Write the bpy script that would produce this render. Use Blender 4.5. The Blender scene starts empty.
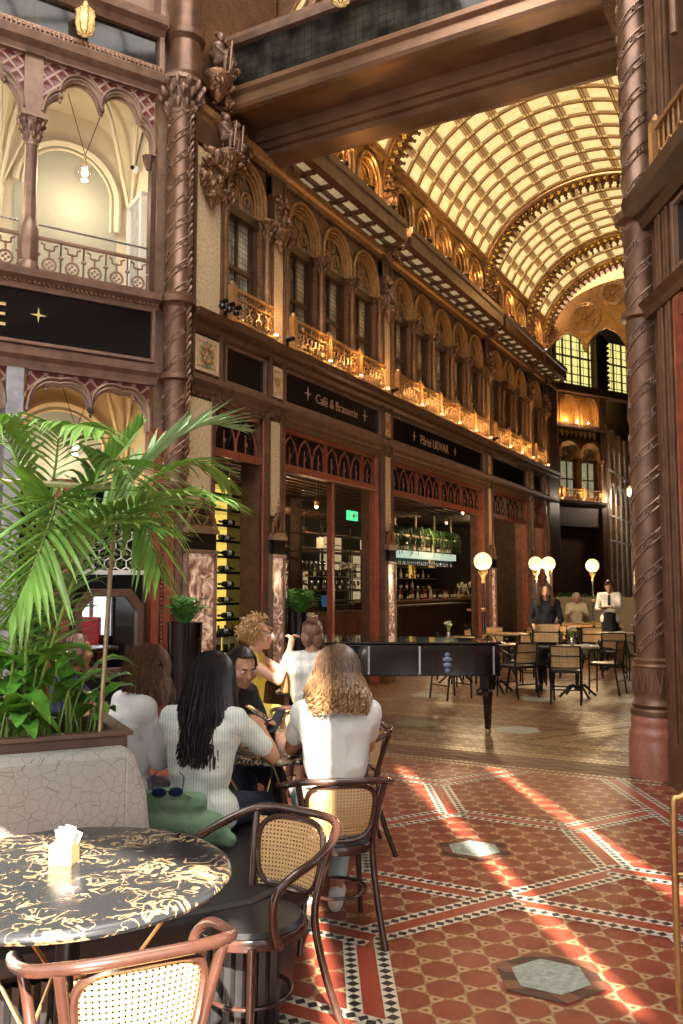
import bpy, bmesh, math, random
from mathutils import Matrix, Vector, Euler, noise
from math import pi, sin, cos, radians as R
random.seed(7)
C = bpy.context.scene.collection
V = Vector

# ---------------------------------------------------------------- materials
MAT = {}
def nt(name):
    m = bpy.data.materials.new(name); m.use_nodes = True
    n = m.node_tree; b = n.nodes['Principled BSDF']
    MAT[name] = m
    return m, n, b
def N(n, t, **k):
    x = n.nodes.new(t)
    for a, v in k.items():
        if a in ('ins',):
            for i, w in v.items():
                if hasattr(w, 'is_output') or isinstance(w, bpy.types.NodeSocket): n.links.new(w, x.inputs[i])
                else: x.inputs[i].default_value = w
        else: setattr(x, a, v)
    return x
def col(c): return (c[0], c[1], c[2], 1)
def ramp(n, fac, stops, const=False):
    r = N(n, 'ShaderNodeValToRGB', ins={0: fac})
    e = r.color_ramp.elements
    while len(e) < len(stops): e.new(0.5)
    for q, (p, c) in zip(e, stops): q.position = p; q.color = col(c)
    if const: r.color_ramp.interpolation = 'CONSTANT'
    return r.outputs[0]
def math_(n, op, a, b=0.0, c=None):
    ins = {0: a, 1: b}
    if c is not None: ins[2] = c
    return N(n, 'ShaderNodeMath', operation=op, ins=ins).outputs[0]
def mixc(n, f, a, b):
    m = N(n, 'ShaderNodeMix', data_type='RGBA')
    for i, w in ((0, f), (6, a), (7, b)):
        if isinstance(w, bpy.types.NodeSocket): n.links.new(w, m.inputs[i])
        elif i == 0: m.inputs[0].default_value = w
        else: m.inputs[i].default_value = col(w)
    return m.outputs[2]
def coords(n, which='Object'):
    return N(n, 'ShaderNodeTexCoord').outputs[which]
def geopos(n): return N(n, 'ShaderNodeNewGeometry').outputs['Position']
def bump(n, b, h, s=0.3, d=0.01):
    x = N(n, 'ShaderNodeBump', ins={'Strength': s, 'Distance': d, 'Height': h})
    n.links.new(x.outputs[0], b.inputs['Normal'])
def simple(name, c, rough=0.5, metal=0.0, var=0.15, scale=6.0, bmp=0.0, bscale=60, emit=None, es=0, spec=None, coat=0):
    m, n, b = nt(name)
    no = N(n, 'ShaderNodeTexNoise', ins={'Vector': coords(n), 'Scale': scale, 'Detail': 4.0})
    lo = [max(0, x*(1-var)) for x in c]; hi = [min(1, x*(1+var)) for x in c]
    cc = ramp(n, no.outputs[0], [(0.3, lo), (0.7, hi)])
    n.links.new(cc, b.inputs['Base Color'])
    b.inputs['Roughness'].default_value = rough; b.inputs['Metallic'].default_value = metal
    if coat: b.inputs['Coat Weight'].default_value = coat
    if spec is not None: b.inputs['Specular IOR Level'].default_value = spec
    if emit: b.inputs['Emission Color'].default_value = col(emit); b.inputs['Emission Strength'].default_value = es
    if bmp:
        n2 = N(n, 'ShaderNodeTexNoise', ins={'Vector': coords(n), 'Scale': bscale, 'Detail': 3.0})
        bump(n, b, n2.outputs[0], bmp, 0.01)
    return m
def carved(name, c1, c2, rough, metal, scale):
    # metalwork with a shallow chased relief
    m, n, b = nt(name)
    co = coords(n)
    v = N(n, 'ShaderNodeTexVoronoi', ins={'Vector': co, 'Scale': scale})
    no = N(n, 'ShaderNodeTexNoise', ins={'Vector': co, 'Scale': 5.0, 'Detail': 5.0})
    f = math_(n, 'ADD', math_(n, 'MULTIPLY', v.outputs[0], 0.6), math_(n, 'MULTIPLY', no.outputs[0], 0.6))
    n.links.new(ramp(n, f, [(0.25, c1), (0.75, c2)]), b.inputs['Base Color'])
    b.inputs['Roughness'].default_value = rough; b.inputs['Metallic'].default_value = metal
    bump(n, b, v.outputs[0], 0.5, 0.012)
    return m
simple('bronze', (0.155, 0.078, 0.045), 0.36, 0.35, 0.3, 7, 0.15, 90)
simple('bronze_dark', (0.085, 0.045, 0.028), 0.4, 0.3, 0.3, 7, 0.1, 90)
simple('bronze_rose_daylit', (0.25, 0.15, 0.105), 0.38, 0.3, 0.25, 7, 0.15, 80)  # same bronze, with the left wall's stronger daylight put into the colour
carved('bronze_carved', (0.09, 0.045, 0.025), (0.32, 0.17, 0.09), 0.38, 0.4, 38)
carved('gilt_carved', (0.16, 0.07, 0.02), (0.55, 0.30, 0.09), 0.38, 0.45, 30)
simple('gilt', (0.46, 0.26, 0.11), 0.33, 0.6, 0.3, 12, 0.2, 60)
simple('gilt_soft', (0.48, 0.27, 0.11), 0.45, 0.35, 0.3, 12, 0.25, 40)
simple('brass', (0.62, 0.42, 0.17), 0.28, 0.9, 0.1, 20)
simple('brass_dull', (0.33, 0.25, 0.15), 0.42, 0.7, 0.2, 20)
simple('stone_beige', (0.70, 0.52, 0.31), 0.6, 0, 0.22, 30, 0.3, 120)
simple('wood_red', (0.26, 0.07, 0.035), 0.33, 0, 0.25, 9, 0.1, 40, coat=0.3)
simple('wood_brown', (0.10, 0.05, 0.028), 0.45, 0, 0.25, 9, 0.15, 40)
simple('wood_honey', (0.52, 0.30, 0.12), 0.45, 0, 0.2, 12)
simple('plaster_cream', (0.72, 0.62, 0.44), 0.8, 0, 0.06, 3, 0.05, 30)
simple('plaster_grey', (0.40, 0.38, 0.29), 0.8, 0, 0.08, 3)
simple('glass_black', (0.006, 0.006, 0.007), 0.12, 0, 0.1, 6)
simple('lacquer_black', (0.006, 0.006, 0.008), 0.08, 0, 0.1, 6, coat=0.5)
simple('iron_black', (0.015, 0.014, 0.014), 0.4, 0.5, 0.2, 12)
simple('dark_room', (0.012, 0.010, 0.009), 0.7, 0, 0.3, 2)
simple('granite_red', (0.34, 0.13, 0.085), 0.28, 0, 0.2, 60, coat=0.3)
simple('marble_grey', (0.36, 0.36, 0.38), 0.3, 0, 0.3, 8)
simple('steel', (0.5, 0.5, 0.5), 0.25, 0.9, 0.1, 12)
simple('white_paint', (0.75, 0.72, 0.66), 0.5, 0, 0.05, 5)
simple('leather_black', (0.018, 0.017, 0.018), 0.32, 0, 0.2, 30, 0.1, 200)
simple('bottle_green', (0.012, 0.03, 0.012), 0.12, 0, 0.2, 6)
simple('bottle_amber', (0.10, 0.035, 0.01), 0.12, 0, 0.2, 6)
simple('label_paper', (0.62, 0.58, 0.48), 0.7, 0, 0.1, 20)
simple('gold_letter', (0.75, 0.58, 0.2), 0.4, 0.2, 0.05, 20)
simple('pink_letter', (0.45, 0.27, 0.17), 0.5, 0.1, 0.05, 20)
simple('lamp_globe', (.9, 0.8, 0.6), 0.4, 0, 0, 3, emit=(1.0, 0.84, 0.48), es=.92)
simple('bulb', (1, 0.8, 0.5), 0.4, 0, 0, 3, emit=(1.0, 0.62, 0.25), es=7)
simple('bulb_white', (1, 1, 1), 0.4, 0, 0, 3, emit=(1.0, 0.92, 0.75), es=8)
simple('shelf_glow', (0.5, 0.4, 0.1), 0.6, 0, 0.15, 4, emit=(0.90, 0.62, 0.12), es=1.0)
simple('leaf_palm', (0.22, 0.42, 0.08), 0.38, 0, 0.45, 2.5)
simple('leaf_palm_pale', (0.34, 0.52, 0.27), 0.35, 0, 0.35, 2.5)
simple('leaf_lily', (0.14, 0.38, 0.05), 0.3, 0, 0.6, 9)
simple('leaf_fern', (0.035, 0.10, 0.02), 0.5, 0, 0.5, 6)
simple('stem_green', (0.22, 0.34, 0.07), 0.45, 0, 0.3, 6)
simple('soil', (0.03, 0.02, 0.015), 0.9, 0, 0.4, 30)
simple('mirror', (0.9, 0.9, 0.9), 0.02, 1.0, 0, 3)
simple('exit_green', (0.02, 0.4, 0.15), 0.5, 0, 0, 3, emit=(0.05, 0.9, 0.35), es=1.0)
simple('lit_panel', (0.5, 0.45, 0.3), 0.5, 0, 0.2, 6, emit=(0.95, 0.75, 0.42), es=0.35)
simple('shelf_light', (0.5, 0.6, 0.55), 0.4, 0, 0, 6, emit=(0.6, 0.85, 0.7), es=0.55)

def lattice_mat(name, bar, field, s=9.0):
    m, n, b = nt(name)
    sx = N(n, 'ShaderNodeSeparateXYZ', ins={0: coords(n, 'UV')})
    a = math_(n, 'MULTIPLY', math_(n, 'ADD', sx.outputs[0], sx.outputs[1]), s)
    d = math_(n, 'MULTIPLY', math_(n, 'SUBTRACT', sx.outputs[0], sx.outputs[1]), s)
    fa = math_(n, 'ABSOLUTE', math_(n, 'SUBTRACT', math_(n, 'FRACT', a), 0.5))
    fd = math_(n, 'ABSOLUTE', math_(n, 'SUBTRACT', math_(n, 'FRACT', d), 0.5))
    mx = math_(n, 'MAXIMUM', fa, fd)
    k = math_(n, 'GREATER_THAN', mx, 0.40)
    no = N(n, 'ShaderNodeTexNoise', ins={'Vector': coords(n, 'UV'), 'Scale': 14.0})
    fc = mixc(n, no.outputs[0], [x*0.6 for x in field], [min(1, x*1.5) for x in field])
    n.links.new(mixc(n, k, fc, bar), b.inputs['Base Color'])
    b.inputs['Roughness'].default_value = 0.4
    bump(n, b, mx, 0.8, 0.02)
lattice_mat('lattice_red', (0.42, 0.27, 0.2), (0.13, 0.022, 0.02), 6.2)

def leaded(name, lead, base, s1, s2, emit=None, es=0, rough=0.15, wob=0.0, uv='UV', w=0.05):
    m, n, b = nt(name)
    sx = N(n, 'ShaderNodeSeparateXYZ', ins={0: coords(n, uv)})
    fa = math_(n, 'ABSOLUTE', math_(n, 'SUBTRACT', math_(n, 'FRACT', math_(n, 'MULTIPLY', sx.outputs[0], s1)), 0.5))
    fd = math_(n, 'ABSOLUTE', math_(n, 'SUBTRACT', math_(n, 'FRACT', math_(n, 'MULTIPLY', sx.outputs[1], s2)), 0.5))
    k = math_(n, 'GREATER_THAN', math_(n, 'MAXIMUM', fa, fd), 0.5 - w)
    no = N(n, 'ShaderNodeTexNoise', ins={'Vector': coords(n, uv), 'Scale': 3.0, 'Detail': 6.0})
    fc = ramp(n, no.outputs[0], [(0.38, [x*0.25 for x in base]), (0.62, base)])
    cc = mixc(n, k, fc, lead)
    n.links.new(cc, b.inputs['Base Color'])
    b.inputs['Roughness'].default_value = rough
    b.inputs['Specular IOR Level'].default_value = .25
    if emit:
        n.links.new(mixc(n, k, emit, (0, 0, 0)), b.inputs['Emission Color'])
        b.inputs['Emission Strength'].default_value = es
leaded('window_leaded', (0.05, 0.045, 0.035), (0.60, 0.60, 0.48), 16, 14, rough=0.12)
leaded('window_far', (0.05, 0.04, 0.02), (0.35, 0.34, 0.24), 14, 14, emit=(0.30, 0.29, 0.17), es=0.8)
leaded('glass_balustrade', (0.012, 0.012, 0.011), (0.05, 0.045, 0.035), 10, 10, rough=0.06, w=0.03)
leaded('glass_stained', (0.02, 0.02, 0.01), (0.5, 0.5, 0.15), 3.1, 3.1, emit=(0.80, 0.72, 0.24), es=1.15)

# vault panes: backlit cream glass with a lozenge border and figured centre
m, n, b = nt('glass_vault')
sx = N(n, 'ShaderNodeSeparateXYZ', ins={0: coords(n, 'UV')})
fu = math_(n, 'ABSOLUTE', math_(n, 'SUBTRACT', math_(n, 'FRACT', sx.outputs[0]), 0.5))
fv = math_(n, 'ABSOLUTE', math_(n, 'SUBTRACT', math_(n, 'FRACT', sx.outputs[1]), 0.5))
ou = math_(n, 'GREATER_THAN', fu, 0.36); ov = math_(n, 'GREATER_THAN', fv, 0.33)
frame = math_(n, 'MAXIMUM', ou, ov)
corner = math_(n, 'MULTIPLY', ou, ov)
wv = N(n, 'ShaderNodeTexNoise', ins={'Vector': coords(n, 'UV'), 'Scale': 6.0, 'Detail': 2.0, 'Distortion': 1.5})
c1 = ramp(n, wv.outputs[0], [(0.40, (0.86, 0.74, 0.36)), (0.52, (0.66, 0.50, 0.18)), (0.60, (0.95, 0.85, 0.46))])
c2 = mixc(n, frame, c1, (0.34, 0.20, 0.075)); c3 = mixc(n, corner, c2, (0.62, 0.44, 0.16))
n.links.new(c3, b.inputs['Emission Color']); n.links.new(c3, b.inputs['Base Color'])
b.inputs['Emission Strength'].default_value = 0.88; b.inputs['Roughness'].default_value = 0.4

# trihexagonal encaustic tiles
def tile_floor(name, L, red, red2, tri, grout, rough, ang=0.0):
    m, n, b = nt(name)
    p = coords(n)
    rw = L*math.sqrt(3)/2
    fs = []
    for k in range(3):
        t = ang + k*pi/3 + pi/6
        dp = N(n, 'ShaderNodeVectorMath', operation='DOT_PRODUCT', ins={0: p, 1: (cos(t)/rw*2*pi, sin(t)/rw*2*pi, 0)})
        fs.append(math_(n, 'COSINE', dp.outputs['Value']))
    f = math_(n, 'ADD', math_(n, 'ADD', fs[0], fs[1]), fs[2])
    vo = N(n, 'ShaderNodeTexVoronoi', ins={'Vector': p, 'Scale': 1/L, 'Randomness': 0.6})
    no = N(n, 'ShaderNodeTexNoise', ins={'Vector': p, 'Scale': 2.2, 'Detail': 6.0})
    rc = mixc(n, vo.outputs['Color'], red, red2)
    rc = mixc(n, math_(n, 'MULTIPLY', no.outputs[0], 0.35), rc, [x*0.45 for x in red])
    isgr = math_(n, 'LESS_THAN', math_(n, 'ABSOLUTE', math_(n, 'ADD', f, 1.0)), 0.028)
    istri = math_(n, 'LESS_THAN', f, -1.10)
    pip = math_(n, 'LESS_THAN', f, -1.42)
    c = mixc(n, istri, rc, tri); c = mixc(n, pip, c, red); c = mixc(n, isgr, c, grout)
    n.links.new(c, b.inputs['Base Color'])
    rr = math_(n, 'ADD', math_(n, 'MULTIPLY', no.outputs[0], 0.25), rough - 0.12)
    n.links.new(rr, b.inputs['Roughness'])
    bump(n, b, math_(n, 'MAXIMUM', isgr, 0.0), -0.25, 0.004)
tile_floor('tiles_red', 0.172, (0.235, 0.048, 0.027), (0.16, 0.03, 0.02), (0.32, 0.22, 0.115), (0.27, 0.18, 0.10), 0.36)
tile_floor('tiles_passage', 0.22, (0.12, 0.045, 0.022), (0.075, 0.026, 0.015), (0.27, 0.17, 0.075), (0.20, 0.12, 0.055), 0.40, pi/6)

def strip_mat(name, base, light, dark, cell, bands):
    m, n, b = nt(name)
    sx = N(n, 'ShaderNodeSeparateXYZ', ins={0: coords(n, 'UV')})
    u, v = sx.outputs[0], sx.outputs[1]
    out = None
    cc = None
    inb = 0.0
    for (a, z) in bands:
        x = math_(n, 'MULTIPLY', math_(n, 'GREATER_THAN', v, a), math_(n, 'LESS_THAN', v, z))
        w = math_(n, 'DIVIDE', math_(n, 'ABSOLUTE', math_(n, 'SUBTRACT', v, (a+z)/2)), (z-a))
        uu = math_(n, 'ABSOLUTE', math_(n, 'SUBTRACT', math_(n, 'FRACT', math_(n, 'DIVIDE', u, cell)), 0.5))
        dm = math_(n, 'LESS_THAN', math_(n, 'ADD', uu, w), 0.46)
        c = mixc(n, dm, light, dark)
        cc = mixc(n, x, cc if cc is not None else base, c)
    n.links.new(cc, b.inputs['Base Color']); b.inputs['Roughness'].default_value = 0.3
strip_mat('border_tiles', (0.26, 0.045, 0.026), (0.46, 0.42, 0.33), (0.02, 0.018, 0.02), 0.055, [(0.0, 0.3), (0.7, 1.0)])
strip_mat('border_brown', (0.10, 0.04, 0.02), (0.50, 0.33, 0.14), (0.05, 0.02, 0.012), 0.06, [(0.0, 0.22), (0.78, 1.0)])
strip_mat('border_single', (0.10, 0.04, 0.02), (0.55, 0.42, 0.24), (0.05, 0.02, 0.015), 0.05, [(0.0, 1.0)])
# chevron bricks on the threshold
m, n, b = nt('chevron_brown')
sx = N(n, 'ShaderNodeSeparateXYZ', ins={0: coords(n)})
pp = math_(n, 'PINGPONG', math_(n, 'MULTIPLY', sx.outputs[0], 3.0), 0.5)
st = math_(n, 'FRACT', math_(n, 'ADD', math_(n, 'MULTIPLY', sx.outputs[1], 6.0), pp))
cc = ramp(n, st, [(0.0, (0.15, 0.06, 0.035)), (0.5, (0.06, 0.026, 0.018)), (0.95, (0.03, 0.015, 0.01))], True)
n.links.new(cc, b.inputs['Base Color']); b.inputs['Roughness'].default_value = 0.5
simple('inlay_grey', (0.25, 0.27, 0.24), 0.5, 0, 0.3, 40)

# black marble with gold veins
m, n, b = nt('marble_portoro')
co = coords(n)
n1 = N(n, 'ShaderNodeTexNoise', ins={'Vector': co, 'Scale': 13.0, 'Detail': 9.0, 'Distortion': 1.4})
n2 = N(n, 'ShaderNodeTexNoise', ins={'Vector': co, 'Scale': 5.0, 'Detail': 3.0})
v1 = math_(n, 'ABSOLUTE', math_(n, 'SUBTRACT', n1.outputs[0], 0.5))
thr = math_(n, 'MULTIPLY', math_(n, 'SUBTRACT', n2.outputs[0], 0.41), 0.27)
k = math_(n, 'LESS_THAN', v1, thr)
k2 = math_(n, 'LESS_THAN', v1, math_(n, 'MULTIPLY', thr, 0.4))
c = mixc(n, k, (0.022, 0.023, 0.026), (0.19, 0.12, 0.06)); c = mixc(n, k2, c, (0.36, 0.27, 0.16))
n.links.new(c, b.inputs['Base Color']); b.inputs['Roughness'].default_value = 0.24

# woven cane: real holes
def cane(name, c, s):
    m, n, b = nt(name)
    sx = N(n, 'ShaderNodeSeparateXYZ', ins={0: coords(n, 'UV')})
    fa = math_(n, 'SUBTRACT', math_(n, 'FRACT', math_(n, 'MULTIPLY', sx.outputs[0], s)), 0.5)
    fd = math_(n, 'SUBTRACT', math_(n, 'FRACT', math_(n, 'MULTIPLY', sx.outputs[1], s)), 0.5)
    r = math_(n, 'ADD', math_(n, 'MULTIPLY', fa, fa), math_(n, 'MULTIPLY', fd, fd))
    k = math_(n, 'GREATER_THAN', r, 0.052)
    n.links.new(k, b.inputs['Alpha'])
    w = N(n, 'ShaderNodeTexNoise', ins={'Vector': coords(n, 'UV'), 'Scale': 40.0})
    n.links.new(mixc(n, w.outputs[0], [x*0.75 for x in c], c), b.inputs['Base Color'])
    b.inputs['Roughness'].default_value = 0.5
cane('cane', (0.66, 0.43, 0.18), 62)
cane('cane_pale', (0.74, 0.58, 0.34), 62)
cane('cane_cafe', (0.66, 0.42, 0.18), 50)
# bentwood
simple('bentwood', (0.055, 0.024, 0.017), 0.25, 0, 0.3, 10, coat=0.4)
# upholstery with cracked hexagon stitching
m, n, b = nt('upholstery_grey')
co = coords(n)
v = N(n, 'ShaderNodeTexVoronoi', feature='DISTANCE_TO_EDGE', ins={'Vector': co, 'Scale': 24.0})
w = N(n, 'ShaderNodeTexNoise', ins={'Vector': co, 'Scale': 260.0, 'Detail': 2.0})
k = math_(n, 'LESS_THAN', v.outputs[0], 0.022)
fc = mixc(n, w.outputs[0], (0.38, 0.36, 0.32), (0.60, 0.57, 0.51))
n.links.new(mixc(n, math_(n, 'MULTIPLY', k, 0.6), fc, (0.2, 0.18, 0.16)), b.inputs['Base Color'])
b.inputs['Roughness'].default_value = 0.9
bump(n, b, w.outputs[0], 0.5, 0.006)
# fabric, people
def fabric(name, c, var=0.06, stripe=None, sc=70.0, rough=0.85):
    m, n, b = nt(name)
    co = coords(n)
    w = N(n, 'ShaderNodeTexNoise', ins={'Vector': co, 'Scale': 9.0, 'Detail': 5.0})
    cc = mixc(n, w.outputs[0], [x*(1-var) for x in c], c)
    if stripe:
        sx = N(n, 'ShaderNodeSeparateXYZ', ins={0: co})
        st = math_(n, 'SINE', math_(n, 'MULTIPLY', math_(n, 'ADD', math_(n, 'MULTIPLY', sx.outputs[0], 0.8), math_(n, 'MULTIPLY', sx.outputs[1], 0.6)), sc*2))
        wz = math_(n, 'ADD', st, math_(n, 'MULTIPLY', math_(n, 'SINE', math_(n, 'MULTIPLY', sx.outputs[2], 90)), 0.4))
        cc = mixc(n, math_(n, 'GREATER_THAN', wz, 0.35), cc, stripe)
    n.links.new(cc, b.inputs['Base Color']); b.inputs['Roughness'].default_value = rough
    w2 = N(n, 'ShaderNodeTexNoise', ins={'Vector': co, 'Scale': 14.0, 'Detail': 3.0, 'Distortion': 1.0})
    bump(n, b, w2.outputs[0], 0.5, 0.02)
fabric('cloth_white', (0.80, 0.80, 0.78)); fabric('cloth_cream', (0.72, 0.73, 0.66), stripe=(0.48, 0.58, 0.56), sc=250)
fabric('cloth_offwhite', (0.78, 0.78, 0.72), stripe=(0.62, 0.63, 0.58), sc=45)
fabric('cloth_tee', (0.78, 0.78, 0.73)); fabric('cloth_black', (0.015, 0.016, 0.02)); fabric('cloth_navy', (0.018, 0.024, 0.05))
fabric('cloth_yellow', (0.72, 0.60, 0.13)); fabric('cloth_green', (0.42, 0.55, 0.10)); fabric('cloth_jeans', (0.025, 0.035, 0.065)); fabric('cloth_mint', (0.45, 0.66, 0.62))
fabric('bag_green', (0.17, 0.28, 0.17), 0.3); fabric('cloth_grey', (0.22, 0.22, 0.24)); fabric('bench_beige', (0.30, 0.25, 0.16), 0.2)
fabric('cloth_red', (0.32, 0.02, 0.04)); fabric('bag_plum', (0.09, 0.055, 0.075))
def skin(name, c):
    m, n, b = nt(name)
    w = N(n, 'ShaderNodeTexNoise', ins={'Vector': coords(n), 'Scale': 12.0, 'Detail': 3.0})
    n.links.new(mixc(n, w.outputs[0], [c[0]*0.85, c[1]*0.76, c[2]*0.72], c), b.inputs['Base Color'])
    b.inputs['Roughness'].default_value = 0.5
    b.inputs['Subsurface Weight'].default_value = 0.06; b.inputs['Subsurface Scale'].default_value = 0.02
skin('skin_tan', (0.52, 0.27, 0.16)); skin('skin_light', (0.62, 0.36, 0.25)); skin('skin_dark', (0.36, 0.19, 0.12))
def hairm(name, a, c):
    m, n, b = nt(name)
    mp = N(n, 'ShaderNodeMapping', ins={0: coords(n), 3: (1, 1, .12)})
    w = N(n, 'ShaderNodeTexNoise', ins={'Vector': mp.outputs[0], 'Scale': 130.0, 'Detail': 2.0})
    n.links.new(ramp(n, w.outputs[0], [(0.35, a), (0.65, c)]), b.inputs['Base Color'])
    b.inputs['Roughness'].default_value = 0.36
hairm('hair_black', (0.010, 0.008, 0.010), (0.04, 0.032, 0.036)); hairm('hair_brown', (0.07, 0.035, 0.02), (0.24, 0.13, 0.07))
hairm('hair_blonde', (0.30, 0.16, 0.06), (0.65, 0.42, 0.18))
m, n, b = nt('hair_ombre')
mp = N(n, 'ShaderNodeMapping', ins={0: coords(n), 3: (1, 1, .12)}); w = N(n, 'ShaderNodeTexNoise', ins={'Vector': mp.outputs[0], 'Scale': 130.0, 'Detail': 2.0})
sx = N(n, 'ShaderNodeSeparateXYZ', ins={0: coords(n)}); g = N(n, 'ShaderNodeMapRange', ins={0: sx.outputs[2], 1: 1.22, 2: 1.04})
root = ramp(n, w.outputs[0], [(0.35, (0.05, 0.028, 0.018)), (0.65, (0.17, 0.10, 0.06))]); tip = ramp(n, w.outputs[0], [(0.35, (0.15, 0.075, 0.035)), (0.65, (0.48, 0.28, 0.13))])
n.links.new(mixc(n, g.outputs[0], root, tip), b.inputs['Base Color']); b.inputs['Roughness'].default_value = 0.36
hairm('hair_grey', (0.35, 0.32, 0.28), (0.6, 0.56, 0.5)); hairm('hair_dark', (0.015, 0.010, 0.008), (0.06, 0.035, 0.022))
hairm('hair_auburn', (0.10, 0.05, 0.03), (0.26, 0.15, 0.09))

m, n, b = nt('bronze_bridge')
no = N(n, 'ShaderNodeTexNoise', ins={'Vector': coords(n), 'Scale': 1.6, 'Detail': 6.0})
n.links.new(ramp(n, no.outputs[0], [(.3, (.14, .075, .045)), (.7, (.32, .17, .09))]), b.inputs['Base Color']); b.inputs['Roughness'].default_value = .3; b.inputs['Metallic'].default_value = .35
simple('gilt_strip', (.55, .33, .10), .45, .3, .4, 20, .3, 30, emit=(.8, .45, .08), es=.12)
# ---------------------------------------------------------------- geometry collector
class MB:
    def __init__(s, M=None): s.v = []; s.f = []; s.uv = {}; s.M = M or Matrix.Identity(4)
    def _a(s, pts): i = len(s.v); s.v += [s.M @ V(p) for p in pts]; return i
    def quad(s, a, b_, c, d, uv=None):
        i = s._a([a, b_, c, d]); 
        if uv: s.uv[len(s.f)] = uv
        s.f.append((i, i+1, i+2, i+3)); return s
    def box(s, x0, x1, y0, y1, z0, z1):
        i = s._a([(x, y, z) for x in (x0, x1) for y in (y0, y1) for z in (z0, z1)])
        s.f += [tuple(i+k for k in q) for q in ((0, 1, 3, 2), (4, 6, 7, 5), (0, 4, 5, 1), (2, 3, 7, 6), (0, 2, 6, 4), (1, 5, 7, 3))]; return s
    def obox(s, c, d, rot):     # oriented box: centre, half sizes, 3x3
        m = Matrix.Translation(c) @ rot.to_4x4(); o = s.M; s.M = o @ m
        s.box(-d[0], d[0], -d[1], d[1], -d[2], d[2]); s.M = o; return s
    def tube(s, pts, r, n=8, closed=False, cap=True, flat=1.0, up=None):
        pts = [V(p) for p in pts]; L = len(pts)
        rs = r if isinstance(r, (list, tuple)) else [r]*L
        prev = None; i0 = len(s.v)
        for k, p in enumerate(pts):
            a = pts[(k-1) % L] if (k or closed) else p; b_ = pts[(k+1) % L] if (k < L-1 or closed) else p
            t = (b_-a)
            t = t.normalized() if t.length > 1e-9 else V((0, 0, 1))
            if prev is None:
                u = up or (V((0, 0, 1)) if abs(t.z) < 0.9 else V((1, 0, 0)))
                x = t.cross(V(u)).normalized()
            else:
                x = prev - t*prev.dot(t)
                x = x.normalized() if x.length > 1e-6 else t.orthogonal().normalized()
            prev = x; y = t.cross(x)
            s._a([p + (x*cos(2*pi*j/n) + y*sin(2*pi*j/n)*flat)*rs[k] for j in range(n)])
        for k in range(L if closed else L-1):
            a = i0+k*n; b_ = i0+((k+1) % L)*n
            for j in range(n): s.f.append((a+j, a+(j+1) % n, b_+(j+1) % n, b_+j))
        if cap and not closed:
            s.f.append(tuple(i0+j for j in range(n))[::-1]); s.f.append(tuple(i0+(L-1)*n+j for j in range(n)))
        return s
    def lathe(s, c, prof, n=16, axis=None, mod=None):
        i0 = len(s.v); c = V(c)
        for (r, z) in prof:
            ring = []
            for j in range(n):
                a = 2*pi*j/n; rr = r*(mod(a, z) if mod else 1)
                ring.append(c+V((rr*cos(a), rr*sin(a), z)))
            s._a(ring)
        for k in range(len(prof)-1):
            for j in range(n): s.f.append((i0+k*n+j, i0+k*n+(j+1) % n, i0+(k+1)*n+(j+1) % n, i0+(k+1)*n+j))
        s.f.append(tuple(i0+j for j in range(n))[::-1]); s.f.append(tuple(i0+(len(prof)-1)*n+j for j in range(n)))
        return s
    def sph(s, c, r, n=8, m=6, rot=None):
        c = V(c); r = (r, r, r) if isinstance(r, (int, float)) else r; i0 = len(s.v); P = []
        for k in range(1, m):
            for j in range(n):
                a = pi*k/m; t = 2*pi*j/n
                P.append(V((r[0]*sin(a)*cos(t), r[1]*sin(a)*sin(t), r[2]*cos(a))))
        P += [V((0, 0, r[2])), V((0, 0, -r[2]))]
        s._a([c + (rot @ p if rot else p) for p in P]); T = i0+(m-1)*n
        for k in range(m-2):
            for j in range(n): s.f.append((i0+k*n+j, i0+(k+1)*n+j, i0+(k+1)*n+(j+1) % n, i0+k*n+(j+1) % n))
        for j in range(n):
            s.f.append((T, i0+j, i0+(j+1) % n)); s.f.append((T+1, i0+(m-2)*n+(j+1) % n, i0+(m-2)*n+j))
        return s
    def prism(s, poly, y0, y1, ax='y'):   # polygon in x,z extruded along y (or x,y along z)
        n = len(poly)
        mk = (lambda p, q: (p[0], q, p[1])) if ax == 'y' else (lambda p, q: (p[0], p[1], q)) if ax == 'z' else (lambda p, q: (q, p[0], p[1]))
        i = s._a([mk(p, y0) for p in poly] + [mk(p, y1) for p in poly])
        s.f.append(tuple(range(i, i+n))); s.f.append(tuple(range(i+2*n-1, i+n-1, -1)))
        for k in range(n): s.f.append((i+k, i+(k+1) % n, i+n+(k+1) % n, i+n+k)); 
        return s
    def band(s, A, B, y0, y1):   # strip between polylines A and B (x,z), thick y0..y1
        n = len(A)
        i = s._a([(p[0], y0, p[1]) for p in A] + [(p[0], y0, p[1]) for p in B] + [(p[0], y1, p[1]) for p in A] + [(p[0], y1, p[1]) for p in B])
        for k in range(n-1):
            a, b_, c, d = i+k, i+n+k, i+2*n+k, i+3*n+k
            s.uv[len(s.f)] = [A[k], A[k+1], B[k+1], B[k]]
            s.f += [(a, a+1, b_+1, b_), (c, d, d+1, c+1), (a, c, c+1, a+1), (b_, b_+1, d+1, d)]
        for k in (0, n-1): s.f.append((i+k, i+n+k, i+3*n+k, i+2*n+k))
        return s
    def grid(s, fn, nu, nv, uvs=(1, 1), closeu=False):
        i = s._a([fn(a/nu, b_/nv) for b_ in range(nv+1) for a in range(nu+1)])
        for b_ in range(nv):
            for a in range(nu):
                k = i+b_*(nu+1)+a
                s.uv[len(s.f)] = [(a/nu*uvs[0], b_/nv*uvs[1]), ((a+1)/nu*uvs[0], b_/nv*uvs[1]), ((a+1)/nu*uvs[0], (b_+1)/nv*uvs[1]), (a/nu*uvs[0], (b_+1)/nv*uvs[1])]
                s.f.append((k, k+1, k+nu+2, k+nu+1))
        return s
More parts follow.
